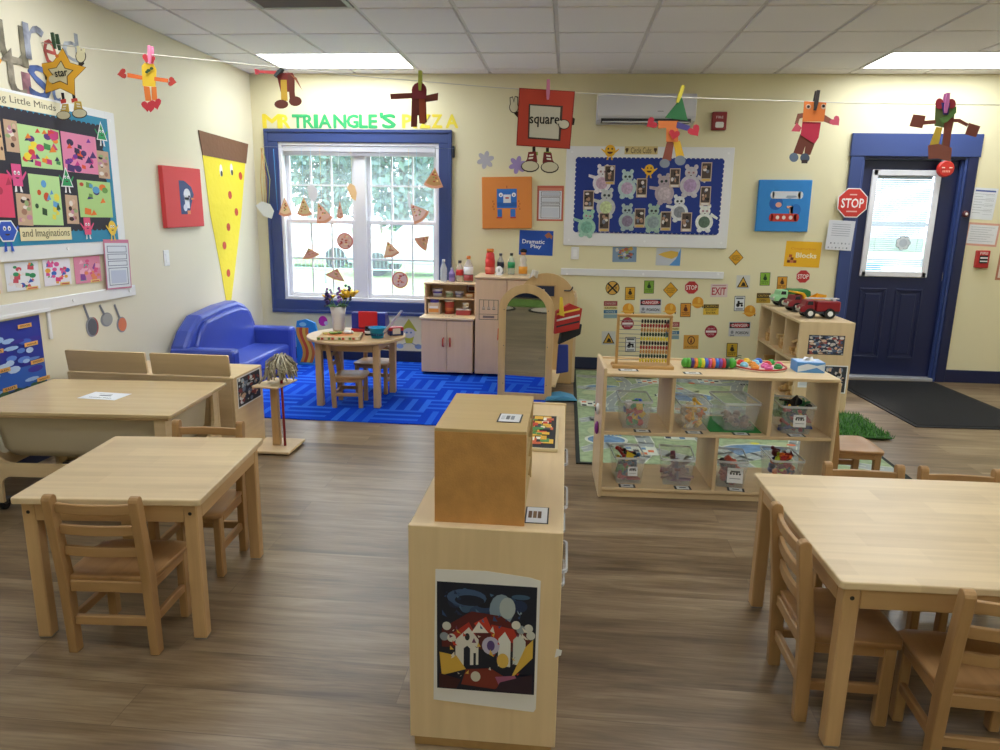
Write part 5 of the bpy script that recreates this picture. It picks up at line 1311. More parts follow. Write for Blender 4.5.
# strips and boards on the back wall
def bbox(name, label, cat, px0, py0, px1, py1, w, c_, bev=.003):
    u0, v1 = uvof('B', px0, py0); u1, v0 = uvof('B', px1, py1)
    q = MB(); q.box(u0, u1, D-w, D, v0, v1, mat(c_, .45), b=bev); return q, (u0, v0, u1, v1)
t = thing('bulletin_board', 'white framed bulletin board covered in blue paper with scalloped border on the back wall', 'bulletin board', T(.70, D, 1.6))
bu0, bu1, bv0, bv1 = -.035, 1.432, 1.155, 2.028
q = MB(T(-.70, -D, -1.6)); fw = .115; fd = .016
q.box(bu0, bu1, D-fd, D, bv1-fw, bv1, M_wtrim, b=.003); q.box(bu0, bu1, D-fd, D, bv0, bv0+fw, M_wtrim, b=.003)
q.box(bu0, bu0+fw, D-fd-.001, D, bv0+.001, bv1-.001, M_wtrim, b=.003); q.box(bu1-fw, bu1, D-fd-.001, D, bv0+.001, bv1-.001, M_wtrim, b=.003)
for (x, y) in ((bu0+.05, bv0+.05), (bu1-.05, bv0+.05), (bu0+.05, bv1-.05), (bu1-.05, bv1-.05), (.7, bv0+.05)): q.tube([(x, D-fd-.003, y), (x, D-fd, y)], .010, mat('f4f4f6', .3), n=12)
q.build('board_frame', t)
# blue paper with scalloped edge
(iu0, iv1), (iu1, iv0) = uvof('B', 579, 160.5), uvof('B', 715, 231.5)
def scallop(x0, y0, x1, y1, r):
    pts = []
    nx = round((x1-x0)/(2*r)); ny = round((y1-y0)/(2*r)); rx = (x1-x0)/nx/2; ry = (y1-y0)/ny/2
    for k in range(nx):
        for a in (PI, PI*1.33, PI*1.66): pts.append((x0+rx+2*rx*k+rx*math.cos(a), y0+rx*.55*math.sin(a)))
    for k in range(ny):
        for a in (-PI/2, -PI/6, PI/6): pts.append((x1+ry*.55*math.cos(a), y0+ry+2*ry*k+ry*math.sin(a)))
    for k in range(nx):
        for a in (0, PI/3, PI*2/3): pts.append((x1-rx-2*rx*k+rx*math.cos(a), y1+rx*.55*math.sin(a)))
    for k in range(ny):
        for a in (PI/2, PI*5/6, PI*7/6): pts.append((x0+ry*.55*math.cos(a), y1-ry-2*ry*k+ry*math.sin(a)))
    return pts
M0 = T(-.70, -D, -1.6) @ MB_BACK(0, 0)
MB(M0).rect(bu0+fw, bv0+fw, bu1-fw, bv1-fw, .001, mat('d9d9df', .7)).build('white_paper', t)
MB(M0).prism(scallop(iu0-.02, iv0-.02, iu1+.02, iv1+.02, .02), .0172, .0180, mat('243a8c', .8)).build('blue_paper', t)
BW = .0186
def bear(px, py, s_, cols, rot, k, lab):
    u, v = uvof('B', px, py); A = frame('B', u, v, BW) @ RZ(rot) @ Matrix.Scale(s_, 4)
    t = thing('paper_bear', lab, 'paper craft', A, 'painted paper bears on the blue board')
    kinds = cols; c0, c1 = kinds
    q = MB(); m_ = mat(c0, .8, var=.12, vscale=30)
    q.ell(0, -.03, .085, .085, 0, .0008, m_)
    q.ell(0, .075, .052, .048, .0008, .0016, m_)
    for s2 in (-1, 1): q.ell(s2*.037, .122, .019, .021, .0005, .0012, m_, n=12); q.ell(s2*.04, -.108, .026, .022, .0005, .0012, m_, n=12)
    q.prism([(.05, .03), (.12, -.005), (.13, .015), (.06, .06)] if k % 2 else [(-.05, .03), (-.13, .045), (-.13, .02), (-.06, .0)], 0, .0006, m_)
    q.build('body', t)
    q = MB(); q.ell(0, -.03, .055, .055, .0010, .0017, mat(c1, .8, var=.2, vscale=40)); q.build('belly', t)
    q = MB()
    for s2 in (-1, 1): q.ell(s2*.019, .075, .013, .012, .0017, .0024, mat('3d4a4a' if k % 3 else 'c9a8b0', .6), n=12); q.ell(s2*.019, .075, .005, .005, .0025, .003, mat('1d1f24', .5), n=8)
    q.ell(0, .052, .008, .005, .0017, .0024, mat('6b5a62', .6), n=8); q.build('face', t)
bears = [(602, 178, .95, ('e4e0e6', 'c9a9bf'), -.05, 'white bear with pink belly'), (627, 183, .95, ('b9cfd0', 'c2a8c4'), .0, 'pale teal bear with dark eyes'), (664, 188, 1.0, ('b7a9b4', 'c9bcc4'), .1, 'grey pink bear right of the smiling sun'),
         (690, 180, 1.05, ('c6c2cc', 'b59ac2'), -.02, 'grey bear with purple belly at upper right'), (606, 202, 1.0, ('c3c8c8', 'cbd9a4'), -.03, 'grey bear with yellow green belly'), (627, 216, .9, ('a9bcc0', '8c7f98'), .05, 'grey blue bear in the lower row'),
         (587, 222, .95, ('9fcbb8', '7fb5a0'), -.1, 'mint green bear at lower left'), (653, 217, .95, ('a3bfb2', '93a3a8'), .0, 'sage green bear in the lower row'), (679, 207, .9, ('dfe3e6', '8f939c'), .05, 'white bear with grey belly'), (704, 217, .92, ('e2e6e2', '5c7263'), .0, 'white bear with dark green belly at lower right')]
for k, (px, py, s_, c_, ro_, lb) in enumerate(bears): bear(px, py+2, s_, c_, ro_, k, lb+' pinned on the blue board')
cards_ = [(609.5, 175), (588.5, 200), (604, 222), (641.5, 188), (639.5, 218), (674.5, 178), (706, 172), (705, 196), (665.5, 221), (686, 222)]
words_ = ['at the top left beside the white bear', 'at the left edge', 'at the lower left beside the mint bear', 'in the middle of the top row', 'in the middle of the bottom row', 'right of the smiling sun', 'in the top right corner', 'on the right edge under the corner card', 'right of the sage green bear', 'near the lower right corner']
for k, (px, py) in enumerate(cards_):
    i_ = Item('B', box4(px, py, 10.5, 19), w=BW+.001)
    i_.r(0, 0, 1, 1, 'cdb9a6').up().r(.08, .16, .92, .95, '54463f').up(); rn = random.Random(k)
    for j in range(7): i_.e(rn.uniform(.25, .75), rn.uniform(.3, .85), rn.uniform(.1, .2), rn.uniform(.06, .12), ['2a2422', 'b08a72', 'd2b8a4', '7d8392', 'e2dcd8'][j % 5], t=.0002+j*.00003, n=8)
    i_.up().r(.15, .04, .85, .12, ['d9b45a', 'e4e0da'][k % 2])
    i_.done('photo_card', 'small brown photo card on the blue board '+words_[k], 'photo card', 'photo cards on the blue board')
def sun(px, py, s_, w, lab):
    u, v = uvof('B', px, py); t = MB(frame('B', u, v, w) @ Matrix.Scale(s_, 4)); y_ = mat('efb92c', .7)
    t.ell(0, 0, .05, .055, 0, .0008, y_); [t.prism([(s2*.045, .0), (s2*.08, .02), (s2*.083, .012), (s2*.05, -.02)], 0, .0006, y_) for s2 in (-1, 1)]; [t.prism([(s2*.012, -.05), (s2*.012, -.08), (s2*.03, -.083), (s2*.022, -.05)], 0, .0006, y_) for s2 in (-1, 1)]
    for s2 in (-1, 1): t.ell(s2*.018, .018, .007, .009, .001, .0016, mat('2d2118', .6), n=10)
    t.ell(0, -.008, .026, .02, .001, .0016, mat('5a2418', .6), a0=PI, a1=2*PI); tag(t.build('smiling_sun_cutout'), lab, 'paper cutout', 'smiling yellow cutouts')
sun(610, 151, .95, .018, 'smiling yellow character cutout on the top frame of the bulletin board'); sun(649, 170, .85, BW, 'smiling yellow character cutout in the middle of the blue board')
i_ = Item('B', box4(641, 150.5, 33, 8), w=.0175); i_.r(0, 0, 1, 1, 'd9c48a').up(.0008).t('Circle Cubs', .5, .5, '54381f', width=.62, height=.75)
for s2 in (.07, .93): i_.e(s2-.02, .62, .03, .18, '54381f', n=10).e(s2+.02, .62, .03, .18, '54381f', n=10).p([(s2-.045, .55), (s2, .12), (s2+.045, .55)], '54381f', t=.0008)
i_.done('title_strip', 'yellow paper title strip reading Circle Cubs on the board frame', 'sign')
q, _ = bbox('white_rail', '', '', 561, 268, 723, 279, .016, 'e4e4e7')
for px in (567, 643, 718):
    u, v = uvof('B', px, 274); q.tube([(u, D-.02, v), (u, D-.015, v)], .010, mat('f4f4f6', .3), n=12)
tag(q.build('wall_rail'), 'white mounting rail on the back wall below the bulletin board', 'rail')

# air conditioner and alarms
u0, v1 = uvof('B', 596, 94); u1, v0 = uvof('B', 693, 127)
t = thing('air_conditioner', 'white wall air conditioner high on the back wall', 'air conditioner', T((u0+u1)/2, D, v0))
W_, H_ = (u1-u0)/2*.98, (v1-v0)*.93
MB(Matrix(((0, 0, 1, 0), (-1, 0, 0, 0), (0, 1, 0, 0), (0, 0, 0, 1)))).prism([(0, .012), (.155, .03), (.175, .07), (.175, H_-.02), (.16, H_), (0, H_)], -W_, W_, mat('d6d6de', .35)).build('housing', t, bevel=.006)
MB().box(-W_+.04, W_-.04, -.172, -.05, .018, .046, mat('26282c', .5)).build('air_slot', t)
MB().box(-W_+.05, W_-.05, -.178, -.168, .012, .022, mat('cfcfd6', .35), T(0, 0, 0)).build('louver', t)
MB().text('airflow', .09, -.0, .0, mat('8f9098', .5), width=.001, height=.001) if False else None
MB(T(.12, -.1755, H_*.42) @ RX(PI/2)).rect(-.025, -.003, .025, .003, 0, mat('8f9098', .5)).build('badge', t)
u, v = uvof('B', 718.5, 121.5)
t = thing('fire_strobe', 'dark red fire alarm strobe on the back wall beside the air conditioner', 'alarm', T(u, D, v))
MB().box(-.062, .062, -.045, 0, -.075, .075, mat('8c1e24', .4), b=.006).build('housing', t)
MB().box(-.035, .035, -.065, -.044, -.058, -.01, mat('e8e6e2', .15), b=.008).build('strobe_lens', t)
MB(T(0, -.0455, .03) @ RX(PI/2)).text('FIRE', 0, 0, 0, mat('e2d2cf', .5), width=.06, height=.02).build('lettering', t)
u, v = uvof('B', 944, 168)
t = thing('exit_alarm', 'round red alarm sounder on the blue frame above the door', 'alarm', T(u-.01, D-.03, v-.01))
MB(T(0, -.0, 0) @ RX(PI/2)).lathe([(.066, 0), (.070, .006), (.066, .030), (.058, .036)], mat('b8281f', .4), 28, sharp=True).build('housing', t)
MB(T(0, -.001, .06) @ RX(PI/2)).rect(-.035, -.012, .035, .012, .001, mat('6f7f88', .5), t=.012).build('nameplate', t)
q = MB(T(0, -.042, 0) @ RX(PI/2))
for s2 in (-1, 1): q.rect(s2*.03-.012, .004, s2*.03+.012, .012, 0, mat('eadcc9', .5), t=.004)
for k in range(5): q.rect(-.03+k*.013, -.03, -.024+k*.013, -.014, -.006, mat('e0a08c', .5), t=.006)
q.build('grille', t)
u, v = uvof('B', 963.5, 214)
t = thing('door_contact', 'small round dark red magnetic button beside the door frame', 'button', T(u, D-.025, v)); MB(RX(PI/2)).lathe([(.028, 0), (.028, .012), (.02, .025)], mat('5a2228', .4), 20).build('housing', t); MB(T(0, -.025, 0) @ RX(PI/2)).lathe([(.013, 0), (.010, .006)], mat('e8e2e0', .3), 14).build('button', t)
u, v = uvof('B', 980.5, 259)
t = thing('fire_pull_station', 'red fire alarm pull station on the wall right of the door', 'alarm', T(u, D, v))
MB().box(-.052, .052, -.045, 0, -.075, .075, mat('b8262a', .4), b=.005).build('housing', t)
MB(T(0, -.0455, .052) @ RX(PI/2)).text('FIRE', 0, 0, 0, mat('eee2df', .5), width=.065, height=.022, bold=.01).build('lettering', t)
q = MB(); q.box(-.034, .034, -.052, -.044, -.035, .032, mat('1f1f24', .4), b=.004); q.box(-.03, .03, -.056, -.05, .006, .018, mat('e8e6e4', .4)); q.box(-.03, .03, -.056, -.05, -.022, -.012, mat('e8e6e4', .4)); q.build('handle', t)

# switches
def switch(pl, px, py, lab, gangs=1):
    u, v = uvof(pl, px, py); t = thing('light_switch', lab, 'switch', frame(pl, u, v), 'white switch plates on the walls')
    MB().box(-.036*gangs, .036*gangs, -.058, .058, 0, .007, mat('ebebee', .35), b=.003).build('plate', t)
    MB().box(-.016, .016, -.033, .033, .007, .011, mat('f4f4f6', .3), b=.002).build('rocker', t)
switch('B', 575, 253, 'white double switch plate under the left corner of the bulletin board'); switch('L', 166, 258, 'white switch plate on the left wall under the red picture')
u, v = uvof('B', 453.5, 152)
tag(MB(T(u, D, v)).box(-.012, .012, -.03, 0, -.05, .05, mat('1e2230', .5), b=.004).build('wall_hook'), 'dark hook beside the upper right corner of the window', 'hook')

# pictures on the back wall
def canvas(pl, quad, c_, depth, name, lab):
    i_ = Item(pl, quad, w=.001); i_.mb.box(-i_.W/2, i_.W/2, -i_.H/2, i_.H/2, 0, depth, mat(c_, .7, bump=.1, bscale=300), b=.004); i_.w = depth+.0003; return i_
i_ = canvas('B', [(482, 177), (532, 177), (532, 228), (483, 229)], 'e08a3e', .03, '', '')
i_.r(.30, .40, .70, .77, '2f74c9').up().r(.30, .43, .70, .51, '2560b0').up(.0005).r(.31, .23, .40, .38, '2f6fc0').r(.57, .23, .67, .38, '2f6fc0').up(.0004).r(.43, .50, .58, .66, 'dfe1e6')
for s2 in (.38, .64): i_.e(s2, .655, .042, .042, 'f0f0f2').up(.0003).e(s2, .65, .014, .014, '22242c').up(-.0003)
i_.up(.0004).r(.47, .58, .54, .61, 'b8403a').r(.29, .20, .40, .23, 'b8403a').r(.57, .20, .68, .23, 'b8403a').r(.49, .78, .51, .83, 'b8603a')
for x in (.22, .74):
    for k in range(4): i_.e(x+.02*(k % 2), .53-.05*k, .012, .022, 'b8642e', n=8)
i_.done('robot_canvas', 'orange square canvas with a blue robot on the wall right of the window', 'picture')
i_ = canvas('B', [(758, 180), (811, 180), (807, 232), (755, 231)], '2f86d0', .03, '', '')
i_.e(.35, .55, .13, .13, '1f5fae').up().r(.27, .64, .80, .78, 'd5dbe2').e(.27, .71, .04, .07, 'd5dbe2').e(.80, .71, .05, .07, 'd5dbe2').up().p([(.52, .66), (.60, .64), (.75, .67), (.7, .70), (.55, .70)], '9aa7b8')
i_.e(.40, .52, .06, .05, 'e0a48c').r(.62, .34, .68, .48, 'e0a48c').r(.56, .46, .68, .50, 'e0a48c').e(.73, .42, .10, .12, '2470bd').up().r(.28, .20, .76, .35, 'c43a30').e(.28, .275, .04, .075, 'c43a30').e(.76, .275, .05, .075, 'c43a30').up()
for x in (.40, .52, .65): i_.e(x, .275, .035, .038, 'e8ddd6')
i_.done('submarine_canvas', 'blue square canvas with a white airship and a red submarine left of the door', 'picture')
# laminated sheets and signs
def form(i_, edge, lines):
    if edge: i_.r(0, 0, 1, 1, edge).up().r(.07, .05, .93, .86, 'dfe1e6').up()
    else: i_.r(0, 0, 1, 1, 'e3e5e9').up()
    for (x0, y0, x1, y1, c_) in lines: i_.r(x0, y0, x1, y1, c_)
    return i_
def boxes(i_, c_, ys, x0=.15, x1=.87, th=.018):
    for y0, y1 in ys:
        i_.r(x0, y0, x1, y0+th*.7, c_).r(x0, y1, x1, y1+th*.7, c_).r(x0, y0, x0+th, y1, c_).r(x1-th, y0, x1, y1, c_)
    return i_
i_ = Item('B', [(537, 185.5), (564, 186), (563, 221), (537, 221)], w=.001); form(i_, 'c96a52', [(.07, .88, .93, .93, 'd98a70')]); boxes(i_, '3f3a48', [(.70, .82), (.53, .66), (.45, .50), (.08, .42)]); i_.up(.0003).r(.2, .72, .82, .8, 'c3c7d2').r(.2, .55, .82, .64, 'cfd3dc').r(.2, .12, .82, .38, 'cfd3dc').done('laminated_form', 'red bordered laminated form beside the robot canvas', 'sign')
i_ = Item('B', [(519.5, 230), (553, 231), (553, 256), (519, 254.5)], w=.001); i_.r(0, 0, 1, 1, '1d4fb0').up().t('Dramatic', .42, .55, 'e4e8f0', width=.66, height=.17, bold=.015).t('Play', .50, .34, 'e4e8f0', width=.32, height=.19, bold=.015).p([(.74, .82), (.86, .95), (.98, .80), (.96, .66), (.90, .74), (.82, .70)], 'a8694a').done('dramatic_play_sign', 'blue sign reading Dramatic Play above the bottles', 'sign')
i_ = Item('B', [(786, 241), (822, 242), (819, 268), (784, 266)], w=.001); i_.r(0, 0, 1, 1, 'ecb41c').up().t('Blocks', .60, .46, 'f0e6c4', width=.58, height=.2, bold=.02).t('Construction', .50, .72, 'dc8f1e', width=.70, height=.10)
for k, (x, y, c_) in enumerate([(.08, .15, '6b2f1c'), (.17, .15, 'c9734a'), (.26, .15, '8a3a20'), (.08, .26, 'd9a45a'), (.17, .26, '6b2f1c'), (.12, .37, 'b5562c')]): i_.r(x, y, x+.085, y+.105, c_)
i_.done('blocks_sign', 'yellow sign reading Blocks under the blue submarine canvas', 'sign')
i_ = Item('B', [(613, 247), (637, 247), (636, 262), (612, 262)], w=.001); i_.r(0, 0, 1, 1, '7f97b4').up(); rn = random.Random(3)
for k in range(26): i_.e(rn.uniform(.15, .85), rn.uniform(.25, .9), rn.uniform(.04, .11), rn.uniform(.05, .14), ['b8654a', '8a9a5a', 'c9a04a', '6b4a5c', '4a7a8a', 'c9c4b8'][k % 6], t=.0002+k*.00002, n=7)
i_.done('world_map', 'small multicoloured map of country regions under the bulletin board', 'map')
i_ = Item('B', [(656, 248), (681, 248), (680, 266), (656, 265)], w=.001); i_.r(0, 0, 1, 1, 'c6cad2').up().p([(.55, 0), (1, 0), (1, 1), (.9, .7), (.82, .4)], '5c97d6').up().p([(.08, .62), (.3, .75), (.6, .85), (.9, .78), (.88, .55), (.65, .38), (.4, .45)], 'dcb44e').done('state_map', 'small map with a yellow region and blue sea under the bulletin board', 'map')
i_ = Item('B', [(827, 220), (854, 221), (850, 251), (825, 249)], w=.027); i_.r(0, 0, 1, 1, 'd6d8e0').up()
for k in range(6): i_.r(.15, .86-k*.075, .85, .875-k*.075, '8c90a0')
for k in range(12): i_.e(.12+.07*(k*5 % 12), .08+.05*(k*3 % 6), .03, .03, ['9a9ea8', 'b5b9c4', '7f8390'][k % 3], n=8)
i_.done('printed_notice', 'white printed notice under the large stop sign', 'sign')
# large stop sign
u, v = uvof('B', 851, 203)
t = thing('stop_sign', 'large red octagonal STOP sign overlapping the left side of the door frame', 'sign', T(u, D-.031, v) @ RX(PI/2))
oc = lambda r: [(r*math.cos(PI/8+k*PI/4), r*math.sin(PI/8+k*PI/4)) for k in range(8)]
MB().prism(oc(.135), 0, .003, mat('ece8e8', .5)).build('rim', t); MB().prism(oc(.126), .003, .004, mat('cc342c', .5)).build('face', t)
MB().text('STOP', 0, -.002, .0043, mat('f4f0ee', .5), width=.19, height=.082, bold=.02).rect(-.03, .065, .03, .075, .0043, mat('e9b8b0', .5)).rect(-.045, -.078, .045, -.067, .0043, mat('e9b8b0', .5)).build('lettering', t)
i_ = Item('B', [(973.5, 187.5), (997.5, 188.5), (993, 220.5), (968, 218.5)], w=.001); i_.r(0, 0, 1, 1, 'dfe2e6').up().r(.1, .88, .92, .93, '4a5a9c')
for k in range(8): i_.r(.1, .80-k*.085, .45 if k % 2 else .9, .808-k*.085, '6d7178'); i_.r(.55, .76-k*.085, .92, .766-k*.085, '8d9198')
i_.done('evacuation_notice', 'white printed schedule sheet at the upper right of the door', 'sign')
i_ = Item('B', [(967, 222), (1000, 224), (997, 247), (965, 245)], w=.001); i_.r(0, 0, 1, 1, 'd9a591').up().r(.06, .09, .94, .91, 'dfe0e4').up()
for k in range(7): i_.r(.12, .80-k*.10, .85-.1*(k % 3), .81-k*.10, '767a82')
i_.done('allergy_notice', 'pink bordered typed notice right of the door', 'sign')
i_ = Item('B', [(1000, 250), (1022, 251), (1018, 281), (995, 280)], w=.001); i_.r(0, 0, 1, 1, 'b5775a').up().r(.1, .08, .9, .92, 'e2d8cc').up()
for k in range(8): i_.r(.18, .82-k*.1, .8, .83-k*.1, '8a7f78')
i_.done('brown_bordered_notice', 'brown bordered notice cut off by the right edge of the photo', 'sign')

# small safety signs on the back wall
SG = 'small safety signs on the back wall'
def sg(cx, cy, w_, h_, rot=0): return Item('B', box4(cx, cy, w_, h_, rot), w=.001)
def diamond(cx, cy, where, w_=15):
    i_ = sg(cx, cy, w_, w_+1); i_.p([(.5, 0), (1, .5), (.5, 1), (0, .5)], '6d4a12').up().p([(.5, .05), (.95, .5), (.5, .95), (.05, .5)], 'dda422').up()
    i_.t('CAUTION', .5, .60, '3a2a10', width=.50, height=.09).t('SLOW', .5, .48, '3a2a10', width=.58, height=.09).t('AHEAD', .5, .36, '3a2a10', width=.44, height=.09)
    i_.done('caution_diamond_sign', 'yellow diamond caution sign '+where, 'sign', SG)
diamond(670.5, 290, 'left of the small stop sign'); diamond(736, 257.5, 'highest on the wall right of the white rail')
i_ = sg(612.5, 288, 14, 14); i_.e(.5, .5, .5, .5, '3a2c14', n=28).up().e(.5, .5, .45, .45, 'd8a94c', n=28).up().p([(.12, .2), (.2, .12), (.88, .8), (.8, .88)], '1f1a14').up(.0003).p([(.12, .8), (.2, .88), (.88, .2), (.8, .12)], '1f1a14').t('R', .24, .5, '1f1a14', height=.2).t('R', .76, .5, '1f1a14', height=.2); i_.done('railroad_crossing_sign', 'round railroad crossing sign with black X', 'sign', SG)
def person_sign(cx, cy, w_, h_, c_, fig, word, where, head=None):
    i_ = sg(cx, cy, w_, h_); i_.r(0, 0, 1, 1, '4a3a18').up().r(.05, .04, .95, .96, c_).up()
    i_.e(.5, .80 if head is None else head, .09, .06, fig, n=10).p([(.40, .72), (.60, .72), (.72, .48), (.6, .40), (.45, .40), (.30, .50)], fig)
    if word: i_.t(word, .5, .20, fig, width=.7, height=.12)
    i_.r(.12, .31, .88, .335, fig); i_.done('warning_sign', where, 'sign', SG)
person_sign(630, 293.5, 10, 13, 'd9a32c', '3a2a12', 'CAUTION', 'small yellow caution sign right of the railroad crossing sign')
person_sign(649, 287, 10, 13, '7fa83a', '1f3a18', 'GO', 'green sign between the railroad crossing and diamond signs')
person_sign(765, 279, 10, 13, '8cb83f', '24451c', 'GO', 'green sign above the toy trucks')
person_sign(685.5, 310, 10.5, 14, 'd48f2e', '5a2a14', 'CAUTION', 'orange warning sign below the small stop sign')
person_sign(782, 283, 10, 13, 'd4962e', '4a2a14', 'SLIP', 'orange warning sign just above the green truck')
person_sign(732, 350, 11, 14, 'c9a227', '3a2c12', 'WET', 'yellow warning sign lowest on the wall right of the red round sign')
i_ = sg(691, 342, 15, 14); i_.r(0, 0, 1, 1, 'd39a3c').up().e(.5, .62, .25, .30, '4a2a1c', n=20).up(.0004).e(.5, .62, .19, .23, 'd39a3c', n=20).up(.0004).p([(.42, .45), (.5, .85), (.58, .45)], '6b2a1c').t('CAUTION', .5, .16, '5a3a1c', width=.8, height=.13); i_.done('caution_circle_sign', 'orange sign with a dark ring symbol behind the toy caterpillar', 'sign', SG)
def ostop(cx, cy, w_, where):
    i_ = sg(cx, cy, w_, w_*.95); o8 = [(.5+.5*math.cos(PI/8+k*PI/4)*1.04, .5+.5*math.sin(PI/8+k*PI/4)*1.04) for k in range(8)]
    i_.p(o8, 'd9b8b0').up().p([(.5+(x-.5)*.94, .5+(y-.5)*.94) for x, y in o8], 'b82f2c').up().t('STOP', .5, .5, 'f0e6e2', width=.78, height=.34, bold=.015); i_.done('small_stop_sign', 'small red STOP sign '+where, 'sign', SG)
ostop(691.5, 287.5, 14, 'near the EXIT sign'); ostop(803, 276.5, 14, 'left of the blue door')
def exit_(i_): return i_
i_ = sg(719, 290.5, 17, 13); i_.r(0, 0, 1, 1, 'dcc8c4').up().t('EXIT', .5, .45, 'b03a48', width=.84, height=.58, bold=.02).r(.1, .85, .9, .92, 'b98a8c'); i_.done('exit_sign', 'white sign with red letters reading EXIT', 'sign', SG)
def danger(cx, cy, w_, h_, where):
    i_ = sg(cx, cy, w_, h_); i_.r(0, 0, 1, 1, 'cdced4').up().r(.03, .56, .97, .95, '2c2630').up().e(.5, .755, .45, .165, 'b0343c', n=24).up().t('DANGER', .5, .755, 'ecdede', width=.74, height=.2, bold=.015)
    i_.t('POISON', .62, .24, '2c2c34', width=.58, height=.2, bold=.015).e(.16, .28, .07, .12, '8b8d96', n=12).p([(.06, .08), (.08, .13), (.27, .05), (.25, .0)], '8b8d96').p([(.06, .04), (.25, .12), (.27, .08), (.08, .0)], '8b8d96'); i_.done('danger_poison_sign', 'DANGER POISON sign '+where, 'sign', SG)
danger(650.5, 306, 21.5, 14, 'just above the abacus'); danger(739.5, 329, 21.5, 14.5, 'at the far right of the small signs')
def stack(cx, cy, where):
    i_ = sg(cx, cy, 13.5, 18); i_.r(0, .70, 1, .97, '9c4a48').r(.0, .52, 1, .66, 'd3c27c').r(0, .28, 1, .48, '3c6a8c').r(0, .02, 1, .24, '7f9aa0').up().t('DANGER', .5, .835, 'd8b8ae', width=.8, height=.13).t('CAUTION', .5, .59, '3a3a20', width=.8, height=.10).t('NOTICE', .5, .38, 'd2dde0', width=.7, height=.11); i_.done('striped_label_sign', 'stacked red yellow and blue hazard labels '+where, 'sign', SG)
stack(610.5, 309.5, 'left of the abacus'); stack(672.5, 330.5, 'right of the abacus')
def helmet(cx, cy, where):
    i_ = sg(cx, cy, 15, 12); i_.e(.52, .42, .38, .48, 'e09a2c', n=20).up().p([(0, .20), (.3, .32), (.95, .22), (.85, .06), (.4, .12)], 'eab040').e(.6, .6, .1, .25, 'eab84a', n=12).r(.82, .0, .9, .16, '4a3214'); i_.done('hard_hat_cutout', 'orange hard hat cutout '+where, 'paper cutout', SG)
helmet(628, 308, 'left of the danger sign above the abacus'); helmet(670, 308, 'right of the danger sign above the abacus'); helmet(697.5, 301.5, 'below the small stop sign'); helmet(749.5, 310, 'below the tractor sign')
i_ = sg(711, 309.5, 15.5, 10.5); i_.r(0, 0, 1, 1, 'd8b23a').up().r(.02, .62, .98, .98, '3a3122').up().t('CAUTION', .5, .80, 'd8b23a', width=.8, height=.2).t('DO NOT', .5, .46, '2c2618', width=.7, height=.18, bold=.01).t('ENTER', .5, .2, '2c2618', width=.6, height=.18, bold=.01); i_.done('caution_board_sign', 'black and yellow caution board right of the orange warning sign', 'sign', SG)
i_ = sg(763.5, 298, 14, 10, 0); i_.r(0, 0, 1, 1, 'b8942c').up().r(.02, .5, .98, .98, '4a3c20').up().t('CAUTION', .5, .74, 'c9a43c', width=.8, height=.2).t('OPEN', .45, .26, '4a3c20', width=.5, height=.22); i_.done('caution_board_sign', 'dark yellow caution board partly behind the block shelf', 'sign', SG)
def roundred(cx, cy, where):
    i_ = sg(cx, cy, 12.5, 12.5); i_.e(.5, .5, .5, .5, '9c2a38', n=28).up().r(.08, .42, .92, .58, 'eadede').t('DO NOT', .5, .72, 'e0c0c4', width=.55, height=.13).t('ENTER', .5, .28, 'e0c0c4', width=.5, height=.13); i_.done('no_entry_sign', 'round red do not enter sign '+where, 'sign', SG)
roundred(627.5, 323.5, 'behind the abacus'); roundred(711, 331.5, 'right of the toy caterpillar')
def tri(cx, cy, where):
    i_ = sg(cx, cy, 13.5, 13.5); i_.r(0, 0, 1, 1, 'd2d2cc').up().p([(.06, .1), (.5, .92), (.94, .1)], '231f18').up().p([(.17, .16), (.5, .80), (.83, .16)], 'd8a93a').up().p([(.35, .2), (.48, .5), (.62, .45), (.72, .2)], '2c2418'); i_.done('triangle_warning_sign', 'white sign with a black bordered yellow triangle '+where, 'sign', SG)
tri(743, 282, 'right of the EXIT sign'); tri(608.5, 338, 'at the left of the abacus')
def tractor(cx, cy, where):
    i_ = sg(cx, cy, 10.5, 15); i_.r(0, 0, 1, 1, '4a4c50').up().r(.05, .04, .95, .96, 'dfe2e4').up().r(.15, .80, .85, .90, '5c6066').e(.35, .40, .17, .13, '17181c', n=14).e(.72, .37, .11, .08, '17181c', n=12).r(.3, .45, .8, .56, '17181c').r(.3, .5, .5, .68, '17181c').r(.15, .1, .85, .18, '7c8086'); i_.done('vehicle_sign', 'white sign with a black vehicle silhouette '+where, 'sign', SG)
tractor(739.5, 303.5, 'left of the hard hat cutout'); tractor(630.5, 344.5, 'behind the abacus wires')

# flower cutouts
for (px, py, c_, lb) in ((485.5, 160, 'b5b2ba', 'grey'), (517.5, 165, 'a08cc0', 'purple')):
    u, v = uvof('B', px, py); q = MB(frame('B', u, v, .001) @ RZ(.3)); m_ = mat(c_, .8)
    for k in range(6): a = k*PI/3; q.ell(.045*math.cos(a), .045*math.sin(a), .036, .022, k*.0001, .0007+k*.0001, m_, n=12, rot=a)
    q.ell(0, 0, .03, .03, .0008, .0016, m_, n=14); tag(q.build('flower_cutout'), lb+' paper flower cutout on the back wall near the orange robot canvas', 'paper cutout')

